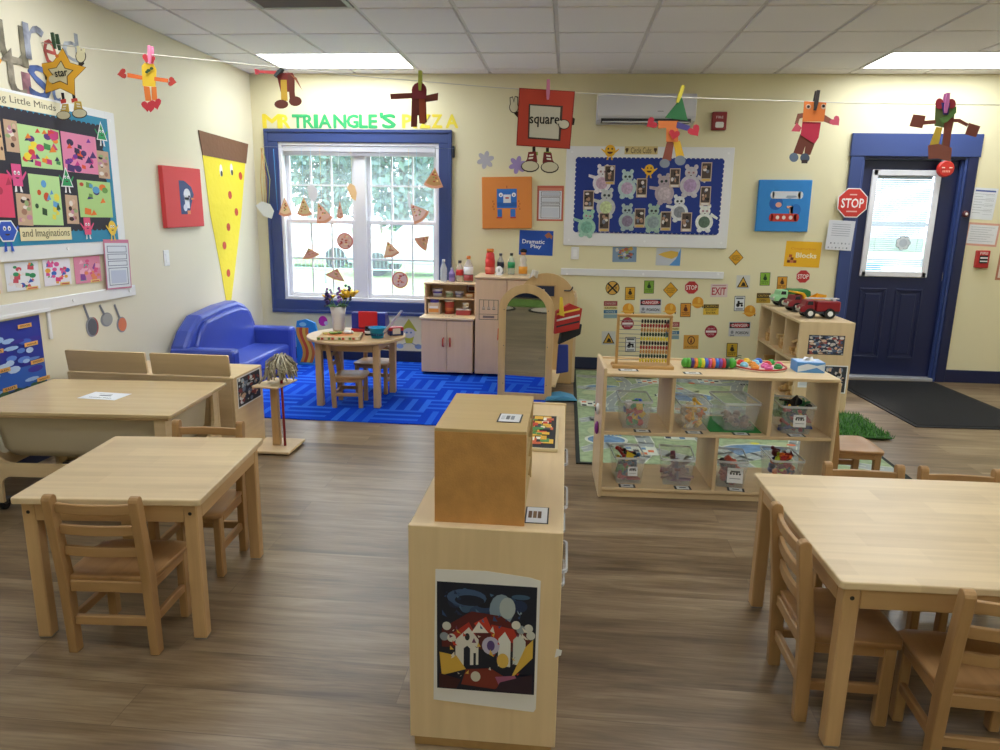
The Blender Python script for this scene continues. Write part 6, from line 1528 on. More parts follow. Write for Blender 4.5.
# paper letters over the window
LW_ = [0]
def letter(pl, ch, px, py, wpx, hpx, c_, lab, group, w=.0008, rot=0, bold=.03, name='paper_letter', var=0, sx=None):
    u, v = uvof(pl, px, py); u0, v0 = uvof(pl, px-wpx/2, py+hpx/2); u1, v1 = uvof(pl, px+wpx/2, py-hpx/2)
    LW_[0] = (LW_[0]+1) % 4; w += LW_[0]*.0013
    if ch in "MS'": bold = 0
    q = MB(frame(pl, u, v, w) @ RZ(rot)); q.text(ch, 0, 0, .0006, mat(c_, .8, var=var, vscale=14), width=abs(u1-u0), height=abs(v1-v0), ext=.0012, bold=bold)
    if pl == 'B':
        k_ = .0075 if ch in 'MS' else .004
        for j, (dx, dy) in enumerate(((-k_, 0), (k_, 0), (0, k_), (0, -k_), (-k_*.7, k_*.7), (k_*.7, -k_*.7))): q.text(ch, dx, dy, .0006-.00012*(j+1), mat(c_, .8, var=var, vscale=14), width=abs(u1-u0), height=abs(v1-v0), ext=.0011)
    tag(q.build(name), lab, 'letter', group)
GW = 'letters over the window'
for ch, px, w_, c_, lab in [('M', 272, 17, 'efd93f', 'M of MR'), ('R', 285, 9, 'efd93f', 'R of MR'),
    ('T', 298, 10.5, '35a864', 'T of TRIANGLES'), ('R', 308.5, 9.5, '35a864', 'R of TRIANGLES'), ('I', 316, 3.2, '35a864', 'I of TRIANGLES'), ('A', 325, 12, '35a864', 'A of TRIANGLES'), ('N', 340, 12, '35a864', 'N of TRIANGLES'), ('G', 352.5, 11, '35a864', 'G of TRIANGLES'), ('L', 363.5, 8, '35a864', 'L of TRIANGLES'), ('E', 373, 8, '35a864', 'E of TRIANGLES'), ("'", 381.5, 2.6, '35a864', 'apostrophe of TRIANGLES'), ('S', 389, 12.5, '35a864', 'final S of TRIANGLES'),
    ('P', 407, 9, 'f0dc48', 'P of PIZZA'), ('I', 415, 3.2, 'f0dc48', 'I of PIZZA'), ('Z', 425, 10, 'f0dc48', 'first Z of PIZZA'), ('Z', 437, 10, 'f0dc48', 'second Z of PIZZA'), ('A', 452, 12, 'f0dc48', 'A of PIZZA')]:
    letter('B', ch, px, 121.3 if ch != "'" else 115.5, w_, 13 if ch != "'" else 5, c_, ('green' if c_[0] == '3' else 'yellow')+' paper letter, the '+lab+' over the window', GW)

# left wall: letters, board, pictures
GL = 'photo letters on the left wall'
cols7 = ['6f6a5c', '8a8478', '7a6a72', 'b5484a', 'c9ccd4']
for ch, px, py, w_, h_, c_, lab in [('u', 12, 44, 24, 34, '7d7764', 'first row letter u at the left edge'), ('r', 34, 43, 17, 30, '8c8f9c', 'first row letter r'), ('e', 50, 53, 10, 24, 'b8544c', 'first row letter e behind the star'), ('d', 70, 46, 14, 24, 'a9adb2', 'first row letter d beside the star'),
    ('r', -5, 68, 12, 22, 'd89a3c', 'second row letter r cut by the photo edge'), ('t', 13, 72, 17, 42, '8a8272', 'second row first letter t'), ('i', 26, 80, 6, 34, 'a5757f', 'second row letter i'), ('s', 39, 82, 18, 28, '4a5f94', 'second row letter s'), ('t', 54, 88, 7, 26, '6f7fa8', 'second row last letter t behind the star')]:
    letter('L', ch, px, py, w_, h_, c_, 'photo-patterned paper letter on the left wall, '+lab, GL, bold=.0, var=.45)
# frame of the big board
t = thing('art_board', 'big white framed bulletin board with teal border and black paper on the left wall', 'bulletin board', T(XL, 3.2, 1.5))
Mi = T(-XL, -3.2, -1.5) @ MB_LEFT(0, 0)
lu0, lu1, lv0, lv1 = 1.9, 4.57, 1.125, 2.005
q = MB(Mi); fw = .10
q.box(lu0, lu1, lv1-fw, lv1, 0, .016, M_wtrim, b=.003); q.box(lu0, lu1, lv0, lv0+fw, 0, .016, M_wtrim, b=.003); q.box(lu0, lu0+fw, lv0, lv1, 0, .017, M_wtrim, b=.003); q.box(lu1-fw, lu1, lv0, lv1, 0, .017, M_wtrim, b=.003)
for (x, y) in ((lu1-.05, lv0+.05), (lu1-.05, lv1-.05), (4.0, lv0+.05), (3.4, lv0+.05)): q.tube([(x, y, .016), (x, y, .02)], .010, mat('f4f4f6', .3), n=12)
q.build('board_frame', t)
MB(Mi).rect(lu0+fw*.6, lv0+fw*.8, lu1-fw*.8, lv1-fw*.45, .0172, mat('1f86ad', .6)).build('teal_paper', t)
MB(Mi).prism(scallop(lu0+fw+.05, lv0+fw+.06, lu1-fw-.055, lv1-fw-.0, .022), .0182, .0190, mat('33313c', .8)).build('black_paper', t)
LWD = .0200
def LI(quad, w=LWD): return Item('L', quad, w=w)
def blobs(i_, cols, n, seed, x0=.1, y0=.1, x1=.9, y1=.9, s0=.05, s1=.12):
    rn = random.Random(seed)
    for k in range(n):
        x = rn.uniform(x0, x1); y = rn.uniform(y0, y1); s_ = rn.uniform(s0, s1); c_ = cols[rn.randrange(len(cols))]; z = .0003+k*.00004
        if k % 3 == 0: i_.e(x, y, s_, s_*.9, c_, t=z, n=12)
        elif k % 3 == 1: i_.p([(x-s_, y-s_*.7), (x+s_*.9, y-s_), (x+s_, y+s_*.6), (x-s_*.8, y+s_)], c_, t=z)
        else: i_.p([(x-s_, y-s_*.8), (x+s_, y-s_*.5), (x+s_*.1, y+s_)], c_, t=z)
GA = 'shape collages on the left wall board'
A_ = [([(-22, 118), (-2, 121), (0, 160), (-20, 158)], 'd9b48c', ['5a3a2c', 'c9a48c', 'a86a6a'], 8, 'photo of a child at the left edge of the art board', 'photo'),
 ([(12.5, 123), (55, 130.5), (60, 170), (19, 166.5)], 'b9dd96', ['d6403a', 'e8822c', '2a2c50', '5a2f7c', 'c9387c', 'f0d83a', '3f8a4a', 'e8822c'], 20, 'green sheet with many coloured shapes at the top of the art board', 'collage'),
 ([(56, 131), (92, 137), (96, 175), (62, 171)], 'e88ab0', ['7a2f9c', '4a2a6c', 'e8542c', 'c93a8c', '33284c'], 16, 'pink sheet with purple and orange shapes on the art board', 'collage'),
 ([(-20, 172), (6, 174), (13, 218), (-20, 216)], 'e2476c', ['b82f50'], 2, 'red pink sheet at the left edge of the art board', 'collage'),
 ([(22, 173), (54, 177), (62, 225), (32, 225)], 'b9dd96', ['c9501f', '2c4a2c', 'e8d84a', '5a9ad0', '2a2a2a'], 9, 'green sheet with an orange crane shape in the lower row', 'collage'),
 ([(73, 180), (107, 182), (110, 218), (78, 216.5)], 'b4d88a', ['e8772c', '3a2a6c', 'c9503c', '5aa0d0', '6a9a4a'], 9, 'green sheet with orange circles at the lower right of the art board', 'collage')]
for k, (qd, c_, cs, n_, lb, ct) in enumerate(A_):
    i_ = LI(qd); i_.r(0, 0, 1, 1, c_).up(); blobs(i_, cs, int(n_*1.5), 30+k, s0=.055, s1=.11); i_.done('collage_sheet' if ct == 'collage' else 'photo_print', lb, ct, GA)
for k, (qd, lb) in enumerate([([(0, 119), (12, 121), (17, 153), (2, 151)], 'upper left'), ([(92, 150), (104, 152), (108, 179), (97, 178)], 'right edge'), ([(10.5, 193), (25, 194), (32, 226), (16, 224.5)], 'lower left'), ([(60.5, 195), (72.5, 195), (77, 224.5), (65, 223)], 'lower middle')]):
    i_ = LI(qd, LWD+.001); i_.r(0, 0, 1, 1, 'c9a88c').up(); rn = random.Random(k)
    for j in range(12): i_.e(rn.uniform(.2, .8), rn.uniform(.15, .85), rn.uniform(.1, .22), rn.uniform(.05, .1), ['3a2420', 'd8b49c', 'e8dcd4', 'a87a64', '9ab07a', 'c98aa0'][j % 6], t=.0003+j*.00003, n=9)
    i_.done('photo_print', 'photo of a child at work pinned at the '+lb+' of the art board', 'photo', 'photos on the art board')
def charac(cx, cy, s_, c_, shape, lab, w=LWD+.002):
    u, v = uvof('L', cx, cy); q = MB(frame('L', u, v, w) @ Matrix.Scale(s_, 4)); m_ = mat(c_, .6); wh_ = mat('eef0f0', .6)
    if shape == 'tri': q.prism([(-.062, -.052), (.062, -.052), (0, .082)], 0, .0006, wh_); q.prism([(-.05, -.045), (.05, -.045), (0, .065)], .0006, .0012, m_)
    elif shape == 'rect': q.prism([(-.036, -.06), (.036, -.06), (.036, .06), (-.036, .06)], .0006, .0012, m_)
    elif shape == 'oval': q.ell(0, 0, .046, .055, .0006, .0012, m_)
    elif shape == 'hex': q.ell(0, 0, .066, .055, 0, .0006, wh_, n=6); q.ell(0, 0, .058, .048, .0006, .0012, m_, n=6)
    for s2 in (-1, 1):
        q.ell(s2*.014, .012, .009, .011, .0013, .0018, wh_, n=10); q.ell(s2*.014, .010, .004, .005, .0019, .0023, mat('1f2024', .5), n=8)
        q.prism([(s2*.012, -.05), (s2*.012, -.09), (s2*.03, -.093), (s2*.02, -.05)], 0, .0005, wh_ if shape in ('tri', 'rect') else m_); q.prism([(s2*.035, -.01), (s2*.07, .025), (s2*.074, .015), (s2*.04, -.028)], 0, .0005, m_)
    q.ell(0, -.012, .014, .008, .0013, .0018, mat('3a1c20', .5), a0=PI, a1=2*PI); tag(q.build('shape_character_cutout'), lab, 'paper cutout', 'smiling shape characters on the art board')
charac(98, 133, .85, '1f9a58', 'tri', 'green triangle character at the top right corner of the art board'); charac(63, 179, .85, '1f9a58', 'tri', 'green triangle character in the middle of the art board')
charac(13, 175, .95, 'e0508c', 'rect', 'pink rectangle character at the left of the art board'); charac(84, 226, .85, 'e0507c', 'rect', 'pink character with raised arms at the bottom of the art board')
charac(109, 228, .85, 'f0c83a', 'oval', 'yellow oval character at the lower right corner of the art board'); charac(3, 231, 1.15, '2a55c4', 'hex', 'blue hexagon character at the lower left of the art board')
i_ = LI([(16, 227.5), (67, 227), (69, 239.5), (17, 241)], LWD+.001); i_.r(0, 0, 1, 1, 'e6dcb0').up().t('and Imaginations', .5, .5, '5a5438', width=.92, height=.75).done('title_strip', 'cream paper strip reading and Imaginations at the bottom of the art board', 'sign')
i_ = LI([(-30, 84), (57, 104), (58, 116), (-30, 101)], .0182); i_.r(0, 0, 1, 1, 'e8e0c0').up().t('Showcasing Little Minds', .36, .5, '6b6650', width=1.15, height=.62).done('title_strip', 'cream paper strip reading Little Minds above the art board', 'sign')

# strip below the board, artworks on it and the smaller rail
u0, v0 = 1.9, .885
t = MB(MB_LEFT(0, 0)); t.box(1.9, 4.63, .835, .905, 0, .016, M_wtrim, b=.003)
for x in (4.56, 4.0, 3.4): t.tube([(x, .87, .016), (x, .87, .02)], .010, mat('f4f4f6', .3), n=12)
tag(t.build('wall_rail'), 'white mounting rail on the left wall below the row of artworks', 'rail')
for k, (qd, c_, cs, lb) in enumerate([([(-36, 263), (-1, 263), (3, 293), (-32, 295)], 'e9d9cf', ['e07a4a', 'c94a6c'], 'leftmost artwork cut by the photo edge'), ([(2, 263.5), (36, 261), (41, 288), (8, 291.5)], 'e6e8f0', ['2f55b0', 'e8823c', 'c94a5c', '2f8a5a', 'e8e0e0'], 'white artwork with blue and orange dots in the row'), ([(41, 260), (68, 258), (72, 284), (45, 286)], 'e9e4f0', ['2f65c0', 'e05a9c', 'e8a83c', '58aa5a', 'd83a7c'], 'white artwork with pink square in the row'), ([(72, 257.5), (98, 255.5), (102, 281), (76, 284)], 'df8aa8', ['e05a8c', 'e88a5c', '8a4aa0', 'f0b0c8', '5ab0a0', 'd8487c'], 'pink artwork at the right end of the row')]):
    i_ = LI(qd, .003); i_.r(0, 0, 1, 1, c_).up(); blobs(i_, cs, 26, 70+k, s0=.05, s1=.1); i_.w += .0012; i_.r(.55, -.02, .92, .10, 'e8c87c').up().r(.6, .02, .88, .06, 'c9504a'); i_.done('shape_artwork', lb+' below the art board', 'artwork', 'row of shape artworks below the art board')
i_ = LI([(98.5, 239), (124, 240), (130, 287), (105, 290)], .021); i_.r(0, 0, 1, 1, 'cf7f9c').up().r(.04, .03, .96, .93, 'dde2ea').up(); boxes(i_, '6b7290', [(.74, .86), (.60, .70), (.47, .56), (.08, .42)], .12, .88); i_.up(.0004).r(.2, .12, .8, .38, 'c2cadf').done('laminated_form', 'pink bordered laminated sheet at the corner of the art board', 'sign')
# poster with white frame
t = thing('sky_poster', 'poster of weather and sky words on deep blue with green trees on the left wall', 'poster', frame('L', 3.22, .605, .003))
q = MB(); sw, sh = .50, .215
q.rect(-sw, -sh, sw, sh, 0, mat('2233a0', .4)); q.rect(-sw, -sh, sw, -.05, .0008, mat('2f62c0', .4)); q.rect(-sw, -sh, sw, -sh+.05, .0016, mat('2c4a3a', .5)); rn = random.Random(6)
for k in range(70): q.ell(rn.uniform(-sw+.06, sw-.06), rn.uniform(-sh+.06, sh-.05), rn.uniform(.02, .06), rn.uniform(.008, .02), .0022+k*.00002, .0024+k*.00002, mat(['9fc0ee', '5c86dc', '3f64c8', 'b8d0f2', '3a2fa0'][k % 5], .5), n=9)
for k in range(30): q.ell(rn.uniform(-sw+.03, sw-.03), rn.uniform(-sh+.02, -sh+.05), .03, .02, .004+k*.00002, .0043+k*.00002, mat(['35543a', '2c4432', '44684a'][k % 3], .5), n=8)
q.build('print', t)
for k in range(16):
    q = MB(); x = -.42+.25*(k % 4)+.03*(k//4); y = .16-.105*(k//4); q.rect(x, y, x+.10, y+.022, .0052, mat('e8b060', .5)); q.text(['cloud', 'star', 'rain', 'moon', 'planet', 'storm', 'sun', 'wind'][k % 8], x+.05, y+.011, .006, mat('5a3a2a', .5), width=.07, height=.012); q.build('word_label', t)
t = thing('whiteboard_rail', 'white frame corner above the blue sky poster on the left wall', 'frame', frame('L', 3.2, .86, .0))
q = MB(); q.box(-.8, .60, -.03, -.008, 0, .02, M_wtrim, b=.003); q.box(.575, .60, -.19, -.03, 0, .014, M_wtrim, b=.003); q.build('trim', t)

# cookware cutouts
for k, (hx_, hy_, cx_, cy_, rx_, ry_, c1, c2, lb) in enumerate([(83, 305, 91.5, 327, .030, .062, '8d8d92', 'a33a34', 'dark grey frying pan cutout, leftmost of the three pans'), (99, 305, 106.5, 319.5, .034, .045, '8f8f90', '8f8f90', 'grey saucepan cutout, middle one of the three pans'), (114, 304.5, 121.5, 324.5, .030, .052, '8d8d92', 'd9774a', 'orange frying pan cutout, rightmost of the three pans')]):
    u, v = uvof('L', cx_, cy_); hu, hv = uvof('L', hx_, hy_)
    t = thing('pan_cutout', lb+' under the art board', 'paper cutout', frame('L', u, v, .001), 'pan cutouts on the left wall')
    sc_ = 1.0; MB().ell(0, 0, rx_*1.8, ry_, 0, .001, mat(c1, .5), n=24).ell(.008, .0, rx_*1.5, ry_*.86, .001, .0018, mat(['5a5c62', 'a2a19c', 'd9774a'][k], .5), n=24).build('pan', t)
    if k == 0: MB().ell(.012, 0, rx_*1.85, ry_*.98, -.0003, .0004, mat(c2, .5), n=24).build('red_edge', t)
    q = MB(); d = Vector((hu-u, hv-v)); n_ = Vector((-d.y, d.x)).normalized()*.009; s0 = d*.35; q.prism([(s0.x-n_.x, s0.y-n_.y), (d.x-n_.x, d.y-n_.y), (d.x+n_.x, d.y+n_.y), (s0.x+n_.x, s0.y+n_.y)], .0019, .0026, mat('77797f', .5)); q.build('handle', t)
i_ = canvas('L', [(156, 165), (195, 169), (201, 226), (164, 228)], 'd8474a', .035, '', '')
i_.p([(.38, .22), (.38, .78), (.52, .78), (.70, .68), (.76, .55), (.70, .45), (.6, .22)], '3c4c7c').up().e(.57, .55, .09, .10, 'dde0e8', n=18).r(.50, .32, .62, .5, 'dde0e8').up(.0003).e(.62, .52, .025, .018, '2a2f48', n=10).p([(.68, .5), (.78, .48), (.68, .46)], 'e08a4a').e(.5, .33, .05, .06, 'cfd4e2', n=12).r(.55, .22, .63, .28, 'e08a5a').done('penguin_canvas', 'red canvas with a blue and white penguin letter on the left wall', 'picture')
# giant pizza slice
t = thing('giant_pizza_slice', 'tall yellow paper pizza slice with brown crust and red pepperoni on the left wall', 'paper craft', frame('L', *uvof('L', 226, 160), .002))
c0 = uvof('L', 226, 160)
def lp(px, py): a = uvof('L', px, py); return (a[0]-c0[0], a[1]-c0[1])
MB().prism([lp(202, 155), lp(245, 162), lp(241, 215), lp(236, 258), lp(231, 300), lp(226, 302), lp(221, 272), lp(210, 215)], 0, .002, mat('f0dc38', .7, bump=.4, bscale=18)).build('cheese', t)
MB().prism([lp(197.5, 130), lp(247.5, 144), lp(245.5, 163.5), lp(202, 155)], .002, .006, mat('7a553f', .8, bump=.3, bscale=30)).build('crust', t)
for (px, py) in ((240, 176), (229.5, 195), (236, 212), (228, 227), (224, 245.5), (228, 273)):
    a = lp(px, py); MB().ell(a[0], a[1], .034, .034, .002, .003, mat('c9442c', .6), n=18).build('pepperoni', t)
for (px, py) in ((220.5, 170.5), (231, 169.5)):
    a = lp(px, py); o = MB().ell(a[0], a[1], .026, .05, .002, .003, mat('ecebe6', .6), n=18).build('eye', t); MB().ell(a[0]+.006, a[1]-.025, .019, .024, .003, .0038, mat('2c2c30', .5), n=14).build('pupil', o)

# window decorations: thread across the window with pizza slices, and pizza stickers on the glass
YW = D-.10
u0, v0 = uvof(YW, 262, 147); u1, v1 = uvof(YW, 449, 148)
tag(MB().tube([(u0-.02, D-.035, v0+.01), (u0+.4, YW, v0-.003), (u1-.4, YW, v1-.003), (u1+.04, D-.035, v1)], .0018, mat('8f98a4', .6), n=5).build('window_string'), 'thin string stretched across the top of the window', 'string')
def slice_(px, py, w_, h_, rot, c_, label, top=True, kind='slice', pl=YW, thread='c9d3da', grp='paper pizza slices hanging in the window'):
    u, v = uvof(pl, px, py); s_ = 1/107.*(YW/D)
    hw, hh = w_*s_/2, h_*s_/2
    t = thing('paper_pizza', label, 'paper craft', T(u, pl, v) @ RX(PI/2), grp)
    q = MB(RZ(rot)); rn = random.Random(int(px*7)); cr = mat('d99a7a', .8)
    if kind == 'slice':
        out = [(0, hh), (-hw, -hh*.75)]+[(-hw+2*hw*k/6, -hh*.75-hh*.25*math.sin(PI*k/6)) for k in range(1, 6)]+[(hw, -hh*.75)]
        q.prism(out, 0, .0015, cr); inn = [(x*.78, y*.78+.004) for x, y in out]; q.prism(inn, .0015, .0022, mat(c_, .8))
        for k in range(12):
            f = rn.uniform(0, .9); q.ell(rn.uniform(-1, 1)*hw*.55*f, hh*(.7-1.25*f), hw*.11, hh*.07, .0023, .003+k*.00003, mat(['b8442c', '7f8a3a', 'e8c87c', 'a83a2c'][k % 4], .8), n=8)
    elif kind == 'round':
        q.ell(0, 0, hw, hh, 0, .0015, mat('c96a5a', .8), n=26); q.ell(0, 0, hw*.86, hh*.86, .0015, .0022, mat(c_, .8), n=26)
        for k in range(16):
            a = rn.uniform(0, 6.28); r_ = rn.uniform(.1, .75); q.ell(hw*r_*math.cos(a), hh*r_*math.sin(a), hw*.13, hh*.10, .0023, .003+k*.00003, mat(['b8442c', 'e8d0a0', 'a83a3c', 'e08a70'][k % 4], .8), n=8)
    else:
        q.prism([(-hw, hh*.5), (-hw*.3, hh), (hw*.6, hh*.7), (hw, -.1*hh), (hw*.7, -hh), (-.2*hw, -hh*.7)], 0, .0015, mat(c_, .8))
    q.build('pizza', t)
    if top:
        vt = v0-.003 if pl == YW else 2.0
        MB().tube([(0, hh*.8, .0), (0, vt-v, 0)], .0012, mat(thread, .6), n=5).build('thread', t)
for k, a in enumerate([
    (265, 210, 19, 17, 0, 'd9dde0', 'crumpled clear bag hanging outside the left edge of the window frame', True, 'blob'),
    (285, 207, 14, 19, 0, 'e6c9a0', 'pale pizza slice hanging at the left edge of the window'),
    (304, 207, 16, 19, 0, 'cfb98a', 'yellowish pizza slice second from the left in the window'),
    (322, 213, 18, 21, .35, 'e3b5a4', 'tilted pizza slice right of the second one in the window'),
    (340, 210, 7, 18, 0, 'd9a898', 'narrow edge-on pizza slice left of the middle post'),
    (312, 193, 13, 16, -.3, 'd6d4dc', 'white paper shape hanging above the slices in the left half', True, 'blob'),
    (352, 192, 10, 17, 0, 'e8c08a', 'pale orange paper shape hanging beside the middle post', True, 'blob'),
    (434, 178, 20, 20, -.1, 'b58a52', 'brown topped pizza slice high at the right of the window'),
    (417, 212, 20, 20, .7, 'e6c4bc', 'pink tilted pizza slice low in the right upper sash'),
    (409, 200, 4, 18, 0, 'e9edf0', 'thin edge-on white paper in the right half of the window', True, 'blob'),
    (381, 227, 3.5, 14, 0, 'e9edf0', 'small white edge-on paper low beside the middle post', True, 'blob')]):
    slice_(*a, thread=['d8b070', 'd0d6dc', '7fb8d8'][k % 3])
GY = D+.045
for a in [(310, 253, 20, 11, .3, 'd9a090', 'pizza slice sticker in the lower left sash', False), (345, 241, 17, 17, 0, 'd9b0a0', 'round pizza sticker in the left half of the window', False, 'round'), (336, 274, 22, 12, -.3, 'dca898', 'pizza slice sticker low in the left half of the window', False),
          (390, 249, 18, 17, .3, 'e3bf9c', 'yellowish pizza slice sticker in the right half of the window', False), (424, 241, 18, 15, -.8, 'c9967c', 'pizza slice sticker at the right edge of the window', False), (400, 280, 17, 17, 0, 'dcb8b4', 'pale round pizza sticker low in the right half of the window', False, 'round')]:
    slice_(*a, pl=GY, grp='pizza stickers on the window glass')
i_ = Item(D-.05, box4(289, 197, 3, 58)); q = MB(); u, v = uvof(D-.05, 287, 0); p0 = at(285, 149, 'y', D-.05)
tag(MB().tube([(p0.x-.11+.0, D-.05, p0.z), (p0.x-.10, D-.05, p0.z-.55)], .003, mat('3f8fd0', .5), n=6).build('blue_ribbon'), 'bright blue cord hanging down the left window casing', 'cord')
q = MB(); p0 = at(262, 148, 'y', D-.06)
for k in range(4): q.tube([(p0.x+.02*(k % 2)-.005*k, D-.06, p0.z), (p0.x-.03+.03*k, D-.06, p0.z-.28), (p0.x-.02+.018*k, D-.06, p0.z-.52)], .003, mat(['d8a860', 'd9c08c', 'c98f50', 'b8c070'][k], .7), n=5)
tag(q.build('yarn_strands'), 'orange and yellow yarn strands hanging left of the window', 'yarn')

# wall stickers below the window
def sticker(px, py, draw, lab):
    u, v = uvof('B', px, py); q = MB(frame('B', u, v, .001)); draw(q); tag(q.build('wall_sticker'), lab, 'sticker', 'character stickers below the window')
def gnome(q, hat, face):
    q.prism([(-.08, .02), (.08, .02), (0, .14)], 0, .0007, mat(hat, .7)); q.ell(0, -.0, .06, .05, .0007, .0014, mat(face, .7)); q.prism([(-.05, -.03), (.05, -.03), (.03, -.10), (-.03, -.10)], .0004, .001, mat(hat, .7))
    for s2 in (-1, 1): q.ell(s2*.02, .005, .008, .01, .0015, .002, mat('3f6a9c', .6), n=8); q.ell(s2*.09, -.13, .035, .025, 0, .0007, mat('8fa8c8', .7), n=12); q.tube([(s2*.03, -.10, .0005), (s2*.08, -.12, .0005)], .004, mat('9aa0a8', .6), n=5)
sticker(409, 333, lambda q: gnome(q, 'b8b83c', 'd3cfc6'), 'green hatted character sticker between the round table and the toy kitchen')
sticker(323, 321, lambda q: (q.ell(0, 0, .045, .05, 0, .0007, mat('c42aa8', .7)), q.ell(.03, -.02, .02, .02, .0007, .0014, mat('cfc6e0', .7), n=12)), 'magenta round sticker behind the flower vase')
sticker(313, 325, lambda q: q.prism([(-.045, -.04), (.05, -.03), (-.035, .05)], 0, .0007, mat('dba25a', .7)), 'orange triangle sticker behind the flower vase')
sticker(352, 353, lambda q: (q.ell(0, 0, .07, .035, 0, .0007, mat('d98a7a', .7)), q.ell(0, .0, .03, .018, .0007, .0014, mat('e8e0dc', .7), n=12)), 'pink sticker low on the wall behind the round table legs')
sticker(372, 352, lambda q: q.prism([(-.05, -.05), (.05, -.05), (.04, .05), (-.04, .04)], 0, .0007, mat('8fb0d8', .7)), 'pale blue sticker low on the wall behind the round table legs')
sticker(428, 345, lambda q: q.ell(0, 0, .03, .04, 0, .0007, mat('c9bcd0', .7)), 'small mauve sticker at the left of the toy kitchen')

# ---------------------------------------------------------------- clothes line with paper figures
YS = 4.0
pts = [(XL, YS, 2.30)]
for px, py in ((84, 48), (150, 54.5), (216, 61), (358, 76), (490, 87), (577, 93), (694, 98), (865, 103.5), (1000, 105)):
    p = at(px, py, 'y', YS); pts.append((p.x, YS, p.z))
pts.append((3.2, YS, 2.03)); pts.append((XR, YS, 2.12))
tag(MB().tube(pts, .0022, mat('c9c4b8', .7), n=6).build('clothes_line'), 'thin white line strung across the room carrying the paper figures', 'string')
def figure(name, label, ox, oy, layers, pin, ylay=YS, group='paper figures clipped on the line'):
    o = at(ox, oy, 'y', ylay); t = thing(name, label, 'paper craft', T(o.x, ylay, o.z) @ RX(PI/2), group)
    def L_(px, py): p = at(px, py, 'y', ylay); return (p.x-o.x, p.z-o.z)
    w_ = .004
    one = {'hands': 'hand', 'hearts': 'heart', 'spots': 'spot', 'legs': 'leg', 'arms': 'arm', 'eyes': 'eye', 'hands_and_feet': 'hand'}
    lay = []
    for nm, items in layers: lay += [(one[nm], [it]) for it in items] if nm in one else [(nm, items)]
    for nm, items in lay:
        q = MB()
        for it in items:
            if it[0] == 'p': q.prism([L_(*p) for p in it[1]], w_, w_+.0007, mat(it[2], .8))
            elif it[0] == 'e':
                c = L_(it[1], it[2]); q.ell(c[0], c[1], it[3]*.0058, it[4]*.0058, w_, w_+.0007, mat(it[5], .8), n=20)
            elif it[0] == 't':
                c = L_(it[2], it[3]); q.text(it[1], c[0], c[1], w_, mat(it[6], .8), width=it[4]*.0058, height=it[5]*.0058, bold=.01, rot=it[7] if len(it) > 7 else 0)
            w_ += .0008
        q.build(nm, t)
    (x0, y0), (x1, y1), c_ = pin
    a = Vector((*L_(x0, y0), 0)); b = Vector((*L_(x1, y1), 0)); d = b-a; l = d.length; an = math.atan2(d.y, d.x)
    for s2 in (w_+.001, -.010): MB(T(a.x, a.y, s2) @ RZ(an)).prism([(0, -.008), (l*.6, -.0095), (l, -.006), (l, .006), (l*.6, .0095), (0, .008)], 0, .009, mat(c_, .6)).build('clothespin', t)
    return t
def heart(cx, cy, s_, rot=0):
    pts = []
    for k in range(16):
        a = 2*PI*k/16; x = 16*math.sin(a)**3/17; y = -(13*math.cos(a)-5*math.cos(2*a)-2*math.cos(3*a)-math.cos(4*a))/17
        pts.append((cx+s_*(x*math.cos(rot)-y*math.sin(rot)), cy+s_*(x*math.sin(rot)+y*math.cos(rot))))
    return pts
def circ(cx, cy, rx, ry=None, n=14): return [(cx+rx*math.cos(2*PI*k/n), cy+(ry or rx)*math.sin(2*PI*k/n)) for k in range(n)]
def star5(cx, cy, r, rot, k_=.45): return [(cx+(r if i % 2 == 0 else r*k_)*math.sin(i*PI/5+rot), cy-(r if i % 2 == 0 else r*k_)*math.cos(i*PI/5+rot)) for i in range(10)]
def shoe(cx, cy, s_, c_, m=1):
    return [('p', [(cx-3*s_*m, cy-9*s_), (cx+3.5*s_*m, cy-9.5*s_), (cx+4.5*s_*m, cy-1*s_), (cx+1*s_*m, cy+4*s_), (cx-6*s_*m, cy+5*s_), (cx-7*s_*m, cy+1*s_), (cx-4*s_*m, cy-3*s_)], c_),
            ('p', circ(cx-1.5*s_*m, cy+3*s_, 7.6*s_, 4.9*s_), '3c3226'), ('p', circ(cx-1.5*s_*m, cy+2.7*s_, 6.8*s_, 4.1*s_), 'd0c8aa'), ('p', [(cx-2*s_*m, cy-7*s_), (cx+1.6*s_*m, cy-7.4*s_), (cx+1.2*s_*m, cy-6*s_), (cx-2.2*s_*m, cy-5.6*s_)], 'e6e0cc'), ('p', [(cx-2.6*s_*m, cy-4.4*s_), (cx+1.2*s_*m, cy-4.8*s_), (cx+.8*s_*m, cy-3.4*s_), (cx-2.8*s_*m, cy-3*s_)], 'e6e0cc')]
outer_star = star5(63.5, 74.5, 25, .06, .56)
